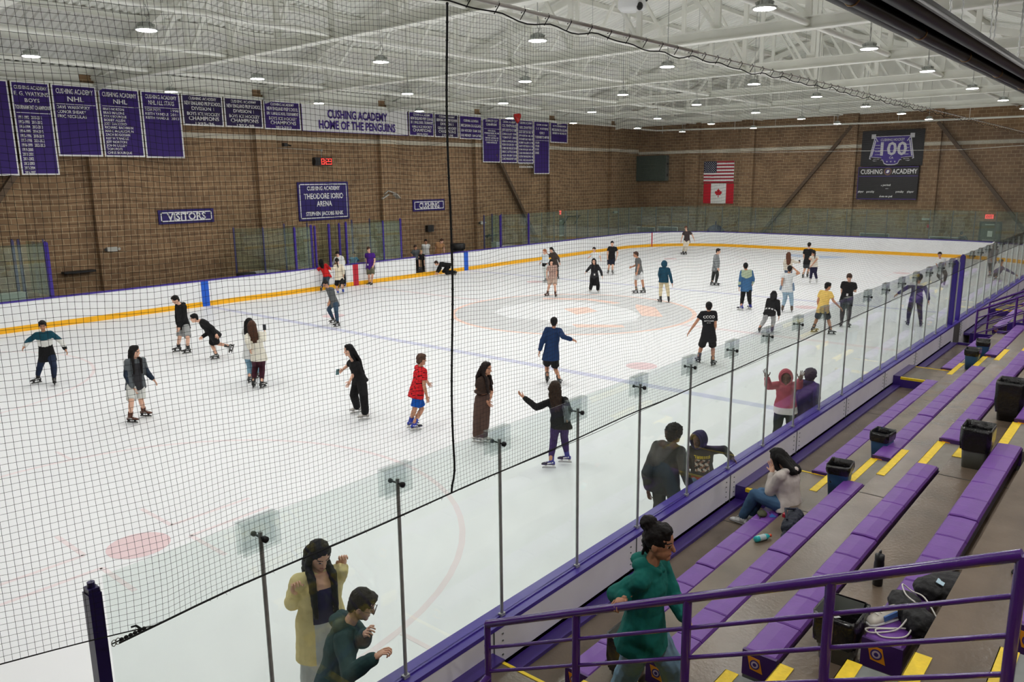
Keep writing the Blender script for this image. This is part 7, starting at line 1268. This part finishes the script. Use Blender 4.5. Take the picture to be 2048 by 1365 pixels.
def wrinkled(name, build, m, label, cat, vox=0.009, disp=0.03, dsc=0.05, loc=(0, 0, 0)):
    r = empty(name, loc); tag(r, label, cat); c = MB(); build(c); soft(name+'_body', c, vox, [m], r, disp=disp, dscale=dsc, smooth=3); return r
M_bagk = mat('bag_fabric', rgb(22,22,24), 0.7, var=0.3, vscale=20, bump=0.5, bscale=30); M_bagn = mat('bag_navy', rgb(26,32,48), 0.7, var=0.2, vscale=20, bump=0.4, bscale=40)
M_cordw = mat('cord_white', rgb(214,210,204), 0.7); M_olive = mat('pouch_olive', rgb(62,64,40), 0.7, var=0.15)
Zs = zt(4)+0.262
# drawstring bags on the fourth row
def f(c):
    cap(c, Vector((-18.80, -3.30, Zs+0.06)), 0.07, Vector((-19.02, -3.50, Zs+0.05)), 0.10); cap(c, Vector((-19.0, -3.47, Zs+0.05)), 0.10, Vector((-18.95, -3.60, Zs-0.05)), 0.07); ell(c, Vector((-18.86, -3.36, Zs+0.07)), Vector((0.13, 0.08, 0)), Vector((-0.06, 0.09, 0)), Vector((0, 0, 0.075)))
r = wrinkled('drawstring_bag', f, M_bagk, 'black drawstring bag with white cords on the fourth-row bench end', 'bag', loc=(-18.9, -3.42, Zs))
b = MB()
b.tube(spl([(-18.98, -3.44, Zs+0.17), (-18.88, -3.36, Zs+0.155), (-18.72, -3.30, Zs+0.14), (-18.70, -3.36, Zs+0.10), (-18.86, -3.47, Zs+0.16), (-18.98, -3.58, Zs+0.10)]), 0.005, 6)
b.tube(spl([(-19.06, -3.42, Zs+0.08), (-19.13, -3.38, Zs+0.02), (-19.22, -3.30, Zs+0.012), (-19.26, -3.24, Zs+0.012), (-19.22, -3.22, Zs+0.012), (-19.14, -3.32, Zs+0.012), (-19.08, -3.42, Zs+0.02)]), 0.0055, 6)
b.tube(spl([(-19.07, -3.46, Zs+0.05), (-19.17, -3.44, Zs+0.012), (-19.26, -3.33, Zs+0.012), (-19.2, -3.27, Zs+0.012), (-19.12, -3.36, Zs+0.012)]), 0.0055, 6)
b.tube(spl([(-18.9, -3.66, Zs-0.02), (-18.86, -3.70, Zs-0.01), (-18.84, -3.66, Zs+0.0), (-18.9, -3.64, Zs+0.01)]), 0.005, 6)
b.v = [(x+18.9, y+3.42, z-Zs) for x, y, z in b.v]; b.build('white_cord', M_cordw, r)
def f(c):
    ell(c, Vector((-18.40, -3.52, Zs+0.05)), Vector((0.20, -0.10, 0)), Vector((0.07, 0.13, 0)), Vector((0, 0, 0.10))); ell(c, Vector((-18.52, -3.44, Zs+0.07)), Vector((0.12, -0.02, 0)), Vector((0.02, 0.11, 0)), Vector((0, 0, 0.08))); cap(c, Vector((-18.40, -3.52, Zs)), 0.10, Vector((-18.30, -3.72, Zs-0.12)), 0.07)
r = wrinkled('drawstring_bag', f, M_bagk, 'black drawstring bag with black cords lying half off the fourth-row bench', 'bag', loc=(-18.4, -3.5, Zs))
b = MB(); F5 = zt(4)+0.012
b.tube(spl([(-18.30, -3.74, Zs-0.10), (-18.18, -3.83, Zs-0.2), (-18.08, -3.88, F5+RISE), (-17.98, -3.93, F5+RISE), (-18.02, -3.99, F5+RISE), (-18.12, -3.94, F5+RISE), (-18.1, -3.86, F5+RISE), (-17.95, -3.90, F5+RISE), (-17.9, -3.97, F5+RISE)]), 0.006, 6)
b.v = [(x+18.4, y+3.5, z-Zs) for x, y, z in b.v]; b.build('black_cord', M_rope, r)
b = MB(); b.box((-0.035, -0.02, 0.172), (0.035, 0.03, 0.176)); b.v = [tuple(Matrix.Rotation(0.3, 3, 'X') @ Vector(v)+Vector((-0.12, 0.05, -0.03))) for v in b.v]; b.build('pale_tag', mat('tag_pale', rgb(176,206,222), 0.5), r)
# sneakers
r = empty('sneaker', (-19.03, -3.28, Zs)); tag(r, 'white and blue sneaker resting on the bench end beside the white-corded bag', 'shoe')
for k, (ox, oy, a) in enumerate(((0.0, 0.0, 0.5),)):
    b = MB(); Ff = Vector((math.cos(2.6), math.sin(2.6), 0)); Lf = Vector((-Ff.y, Ff.x, 0)); U = Vector((0, 0, 1))
    ring_loft(b, [(Ff*fx+U*hg*0.5, Lf*wd, U*hg*0.5) for fx, wd, hg in [(-0.11, 0.024, 0.06), (-0.08, 0.036, 0.10), (-0.02, 0.038, 0.10), (0.05, 0.042, 0.065), (0.11, 0.044, 0.05), (0.15, 0.03, 0.036)]], 12); b.build('upper', mat('sneaker_white', rgb(206,200,190), 0.6), r)
    b = MB(); ring_loft(b, [(Ff*fx+U*0.01, Lf*(wd+0.004), U*0.013) for fx, wd in [(-0.115, 0.03), (-0.06, 0.04), (0.05, 0.046), (0.12, 0.046), (0.155, 0.03)]], 10); b.build('sole', M_txt, r)
    b = MB(); b.bar(Ff*-0.06+Lf*0.038+U*0.06, Ff*0.05+Lf*0.044+U*0.045, 0.012, 0.035); b.bar(Ff*-0.06-Lf*0.038+U*0.06, Ff*0.05-Lf*0.044+U*0.045, 0.012, 0.035); b.build('blue_panel', mat('sneaker_blue', rgb(74,110,170), 0.6), r)
    b = MB()
    for q in range(4): b.tube([Ff*(0.0+0.025*q)+Lf*-0.02+U*(0.096-0.011*q), Ff*(0.005+0.025*q)+U*(0.103-0.011*q), Ff*(0.0+0.025*q)+Lf*0.02+U*(0.096-0.011*q)], 0.004, 5)
    b.build('laces', M_cordw, r)
# thermos, juice bottle, pouch, backpack, paper
r = empty('flask', (-18.05, -2.98, zt(4))); b = MB(); b.lathe((0, 0, 0), [(0.0, 0), (0.036, 0.0), (0.038, 0.01), (0.038, 0.19), (0.033, 0.21), (0.033, 0.215)], 20); b.build('flask_body', mat('flask_black', rgb(20,20,22), 0.4), r)
b = MB(); b.lathe((0, 0, 0), [(0.036, 0.212), (0.036, 0.255), (0.02, 0.262), (0.0, 0.262)], 20); b.tube([(0.03, 0, 0.25), (0.02, 0, 0.285), (-0.02, 0, 0.285), (-0.03, 0, 0.25)], 0.006, 6); b.build('flask_lid', M_black, r); tag(r, 'black metal flask standing on the concrete behind the third row', 'flask')
r = empty('drink_bottle', (-16.23, -1.315, zt(2)+0.036)); Mr = Matrix.Rotation(PI/2, 3, 'Y'); Rz = Matrix.Rotation(-0.42, 3, 'Z') @ Mr
b = MB(); b.lathe((0, 0, 0), [(0.0, -0.10), (0.030, -0.10), (0.035, -0.09), (0.035, 0.05), (0.030, 0.075), (0.016, 0.10), (0.014, 0.11)], 16, M=Rz); b.build('bottle_body', mat('drink_teal', rgb(40,176,182), 0.15, coat=0.5), r)
b = MB(); b.lathe((0, 0, 0), [(0.0356, -0.05), (0.0358, 0.035)], 16, M=Rz); b.build('label_band', mat('label_pale', rgb(176,196,198), 0.5), r)
b = MB(); b.lathe((0, 0, 0), [(0.018, 0.105), (0.018, 0.13), (0.0, 0.13)], 14, M=Rz); b.build('bottle_cap', mat('cap_orange', rgb(226,82,40), 0.4), r); tag(r, 'teal drink bottle with orange cap lying behind the front bench', 'bottle')
def f(c): ell(c, Vector((-15.29, -0.93, 0.90)), Vector((0.085, 0.03, 0)), Vector((-0.02, 0.06, 0)), Vector((0, 0, 0.035)))
r = wrinkled('pouch', f, M_olive, 'olive waist pouch on the front bench beside the seated woman', 'pouch', 0.006, 0.012, 0.03, (-15.29, -0.93, 0.865))
b = MB(); b.tube([(-0.09, -0.01, 0.03), (-0.13, -0.03, 0.008), (-0.10, -0.07, 0.008), (-0.02, -0.08, 0.008)], 0.008, 6); b.build('strap', M_black, r)
def f(c):
    cap(c, Vector((-15.62, -1.46, zt(2)+0.12)), 0.10, Vector((-15.95, -1.50, zt(2)+0.10)), 0.085); cap(c, Vector((-15.95, -1.5, zt(2)+0.06)), 0.05, Vector((-16.2, -1.53, zt(2)+0.04)), 0.035)
r = wrinkled('backpack', f, M_bagn, 'dark navy backpack slumped behind the front bench near the seated woman', 'bag', loc=(-15.8, -1.48, zt(2)))
b = MB(); b.box((-0.03, 0.07, 0.16), (0.05, 0.1, 0.20)); b.build('red_patch', M_red, r); b = MB(); b.tube([(-0.15, 0.0, 0.2), (0.0, 0.08, 0.26), (0.15, 0.02, 0.22)], 0.014, 6); b.build('strap', M_bagn, r)
b = MB(); b.add([(-19.29, -3.02, zt(4)+0.30), (-19.24, -3.06, zt(4)+0.30), (-19.25, -2.98, zt(4)+0.34), (-19.31, -2.98, zt(4)+0.33)], [(0, 1, 2, 3), (3, 2, 1, 0)]); tag(b.build('tissue', M_txt), 'crumpled white tissue inside the grey bin behind the railing', 'tissue')
# barrels behind the far boards
for (x, y, z, lb) in ((8.32, 27.0, 1.45, 'black barrel with lid behind the far boards by the second blue line'), (-5.4, 26.7, 1.12, 'black barrel top showing behind the far boards left of the middle box')):
    r = empty('barrel', (x, y, -0.02)); b = MB(); b.lathe((0, 0, 0), [(0.0, 0), (0.30, 0.0), (0.34, 0.3), (0.34, z-0.3)], 18); b.build('barrel_body', mat('barrel_grey', rgb(58,60,66), 0.6), r); b = MB(); b.lathe((0, 0, 0), [(0.41, z-0.34), (0.43, z-0.30), (0.43, z-0.05), (0.40, z), (0.0, z+0.02)], 18); b.build('barrel_lid', M_black, r); tag(r, lb, 'barrel')
flush_soft()
# ================================================================ SPECTATOR NET
MESH = 0.0355
def net_point(u, z):
    """u metres along the net from its bend (negative = left of the bend), z height"""
    sag = 0.018*math.sin(u*0.9+1.0)+0.012*math.sin(u*2.3)
    wv = 0.5+0.5*math.sin(z*1.9)
    y = -0.30+sag*wv*0.5*min(1.0, (z-2.5)/1.2); x = -22.5+u
    if u < 0:
        t = -u; x = -22.5-t*0.945; y = -0.30+t*0.33+sag*0.3
    kk = min(1.0, (z-2.55)/0.5); zz = z+kk*(0.012*math.sin(u*3.1+z*2.0)+0.008*math.sin(u*7.3+z*5))
    # creases near the bend and the seam rope
    for c, s_, a in ((0.0, 0.25, 0.035), (2.52, 0.3, 0.02), (5.2, 0.5, 0.02), (10.0, 0.8, 0.02)):
        g = math.exp(-((u-c)/s_)**2); x += a*g*math.sin(z*2.7+c); zz += a*0.6*g*math.sin(z*4.1+c*2)
    return (x, y, zz)
U0, U1, Z0, Z1 = -3.2, 44.0, 2.58, 6.26
ncol = int((U1-U0)/MESH); nrow = int((Z1-Z0)/MESH)
def hem(u): return 0.028*abs(math.sin(u*PI/0.62))**1.5      # scallops between the ties at the top
def build_net():
    us = U0+np.arange(ncol+1)*MESH; zs = Z0+np.arange(nrow+1)*MESH
    # sampled grid of net points
    G = np.empty((ncol+1, nrow+1, 3))
    for i, u in enumerate(us):
        for j in range(0, nrow+1):
            t = j/nrow; G[i, j] = net_point(u, zs[j]-hem(u)*t*t)
    V = []; F = []; off = 0; r = 0.0011
    def strands(lines):       # lines: (n, m, 3) polylines -> triangular tubes
        nonlocal off
        n, m, _ = lines.shape
        d = np.gradient(lines, axis=1); d /= np.linalg.norm(d, axis=2, keepdims=True)+1e-9
        a = np.cross(d, np.array([0.12, 1.0, 0.1])); a /= np.linalg.norm(a, axis=2, keepdims=True)+1e-9
        b = np.cross(d, a)
        ring = np.stack([lines+r*(a*math.cos(t)+b*math.sin(t)) for t in (0.5, 0.5+2*PI/3, 0.5+4*PI/3)], axis=2)   # n, m, 3, 3
        V.append(ring.reshape(-1, 3))
        idx = np.arange(n*m*3).reshape(n, m, 3)+off; off += n*m*3
        for k in range(3):
            k2 = (k+1) % 3
            q = np.stack([idx[:, :-1, k], idx[:, :-1, k2], idx[:, 1:, k2], idx[:, 1:, k]], axis=-1); F.append(q.reshape(-1, 4))
    js = list(range(0, nrow, 6))+[nrow]; strands(G[:, js])
    near = int((10.0-U0)/MESH); i1 = list(range(0, near, 4)); strands(np.swapaxes(G[i1+[near]], 0, 1))
    i2 = list(range(near, ncol, 12))+[ncol]; strands(np.swapaxes(G[i2], 0, 1))
    # knots where strands cross, on the part near the camera
    kn = G[:int((6.5-U0)/MESH), :].reshape(-1, 3); rk = 0.0021; n = len(kn)
    O = np.array([(rk,0,0),(-rk,0,0),(0,rk,0),(0,-rk,0),(0,0,rk),(0,0,-rk)]); V.append((kn[:, None, :]+O[None]).reshape(-1, 3))
    me = bpy.data.meshes.new('safety_net'); T = np.array([(0,2,4),(2,1,4),(1,3,4),(3,0,4),(2,0,5),(1,2,5),(3,1,5),(0,3,5)])
    tris = (np.arange(n)[:, None, None]*6+T[None]+off).reshape(-1, 3)
    Vv = np.concatenate(V).astype(np.float32); Q = np.concatenate(F)
    me.vertices.add(len(Vv)); me.vertices.foreach_set('co', Vv.ravel())
    nl = Q.size+tris.size; me.loops.add(nl); me.loops.foreach_set('vertex_index', np.concatenate([Q.ravel(), tris.ravel()]).astype(np.int32))
    me.polygons.add(len(Q)+len(tris))
    st = np.concatenate([np.arange(len(Q))*4, Q.size+np.arange(len(tris))*3]).astype(np.int32); me.polygons.foreach_set('loop_start', st)
    me.update(calc_edges=True); me.materials.append(M_net)
    return me
root = empty('safety_net', (-22.5, -0.3, 4.4)); tag(root, 'black spectator safety net hanging between the bleachers and the ice', 'net')
o = bpy.data.objects.new('mesh_netting', build_net()); COL.objects.link(o); o.parent = root; o.location = (22.5, 0.3, -4.4)
def sub(b, name, m):
    b.v = [(x+22.5, y+0.3, z-4.4) for x, y, z in b.v]; return b.build(name, m, root)
b = MB(); rr = random.Random(3)
b.tube([net_point(u, Z0-0.004) for u in np.arange(U0, 0.02, 0.1)], 0.0035, 6); 
sub(b, 'left_hem_cord', M_rope)
b = MB(); b.tube([(-22.68, -0.25, 2.52), (-22.45, -0.3, 2.56)]+[net_point(u, Z0-0.006+0.004*math.sin(u*3)) for u in np.arange(0.25, U1, 0.25)], 0.0065, 7)
b.tube([net_point(u, Z0-0.02-0.012*math.sin(u*1.7)) for u in np.arange(2.5, U1, 0.2)], 0.0025, 5)
for i in range(60):
    u = rr.uniform(0.2, 9.0); p = net_point(u, Z0); b.tube([p, (p[0]+rr.uniform(-0.02, 0.03), p[1]-0.004, p[2]-rr.uniform(0.01, 0.03))], 0.0011, 4)
sub(b, 'bottom_rope', M_rope)
b = MB(); p0 = Vector((-22.69, -0.17, 2.485)); p1 = Vector((-22.5, -0.27, 2.555))
b.tube([p0+(p1-p0)*t for t in (0, 0.15, 0.3)], 0.004, 5)
for t in np.linspace(0.25, 0.8, 6): b.blob(p0+(p1-p0)*t, (0.013, 0.013, 0.011), 8, 6)
b.tube([p0+(p1-p0)*0.75, p0+(p1-p0)*0.62+Vector((0, 0, 0.04)), p0+(p1-p0)*0.5+Vector((0, 0, 0.045))], 0.007, 6)
sub(b, 'tie_knot', M_rope)
b = MB()
for t in (0.06, 0.16): b.tube([p0+(p1-p0)*t+Vector((0.012*math.cos(a), 0, 0.02*math.sin(a))) for a in np.linspace(0, 2*PI, 9)[:-1]], 0.003, 5, closed=True)
sub(b, 'shackle', M_steel)
# seam rope
b = MB(); P = []
for z in np.arange(Z0, Z1+0.02, 0.06):
    p = net_point(2.46+0.02*math.sin(z*1.3)-0.06*math.exp(-((z-Z0)/0.12)**2), z); P.append((p[0], p[1]-0.006, p[2]))
b.tube(P, 0.0085, 7)
for p in P[1::2]: b.blob(p, (0.0115, 0.0115, 0.012), 6, 4)
sub(b, 'seam_rope', M_rope)
# lashing under the white cable that carries the net
b = MB()
for u in np.arange(U0, 30.0, 0.31):
    b.tube([(-22.5+u, -0.30, 6.24-0.0), (-22.5+u+0.03, -0.33, 6.31), (-22.5+u+0.06, -0.30, 6.34), (-22.5+u+0.05, -0.27, 6.30)], 0.004, 5)
b.tube([net_point(u, Z1-hem(u)+0.004) for u in np.arange(U0, 36, 0.1)], 0.006, 5)
sub(b, 'lashing', M_rope)
b = MB(); b.tube([(-27, -0.3, 6.32), (-16.2, -0.3, 6.32)], 0.018, 8); b.tube([(-16.2, -0.3, 6.32), (10, -0.3, 6.30), (29, -0.3, 6.28)], 0.009, 6); tag(b.build('net_cable', M_roof), 'white cable pipe from which the safety net is laced', 'cable')
b = MB(); b.tube([(29.6, 30.0-1.0, 6.86), (29.6, 18, 6.62), (29.6, 8, 6.45), (29.6, 6, 6.42), (29.6, 3, 6.55), (29.6, -3, 6.6)], 0.012, 5); tag(b.build('end_cable', M_roof), 'thin white cable strung across in front of the scoreboard wall', 'cable')
flush_text()
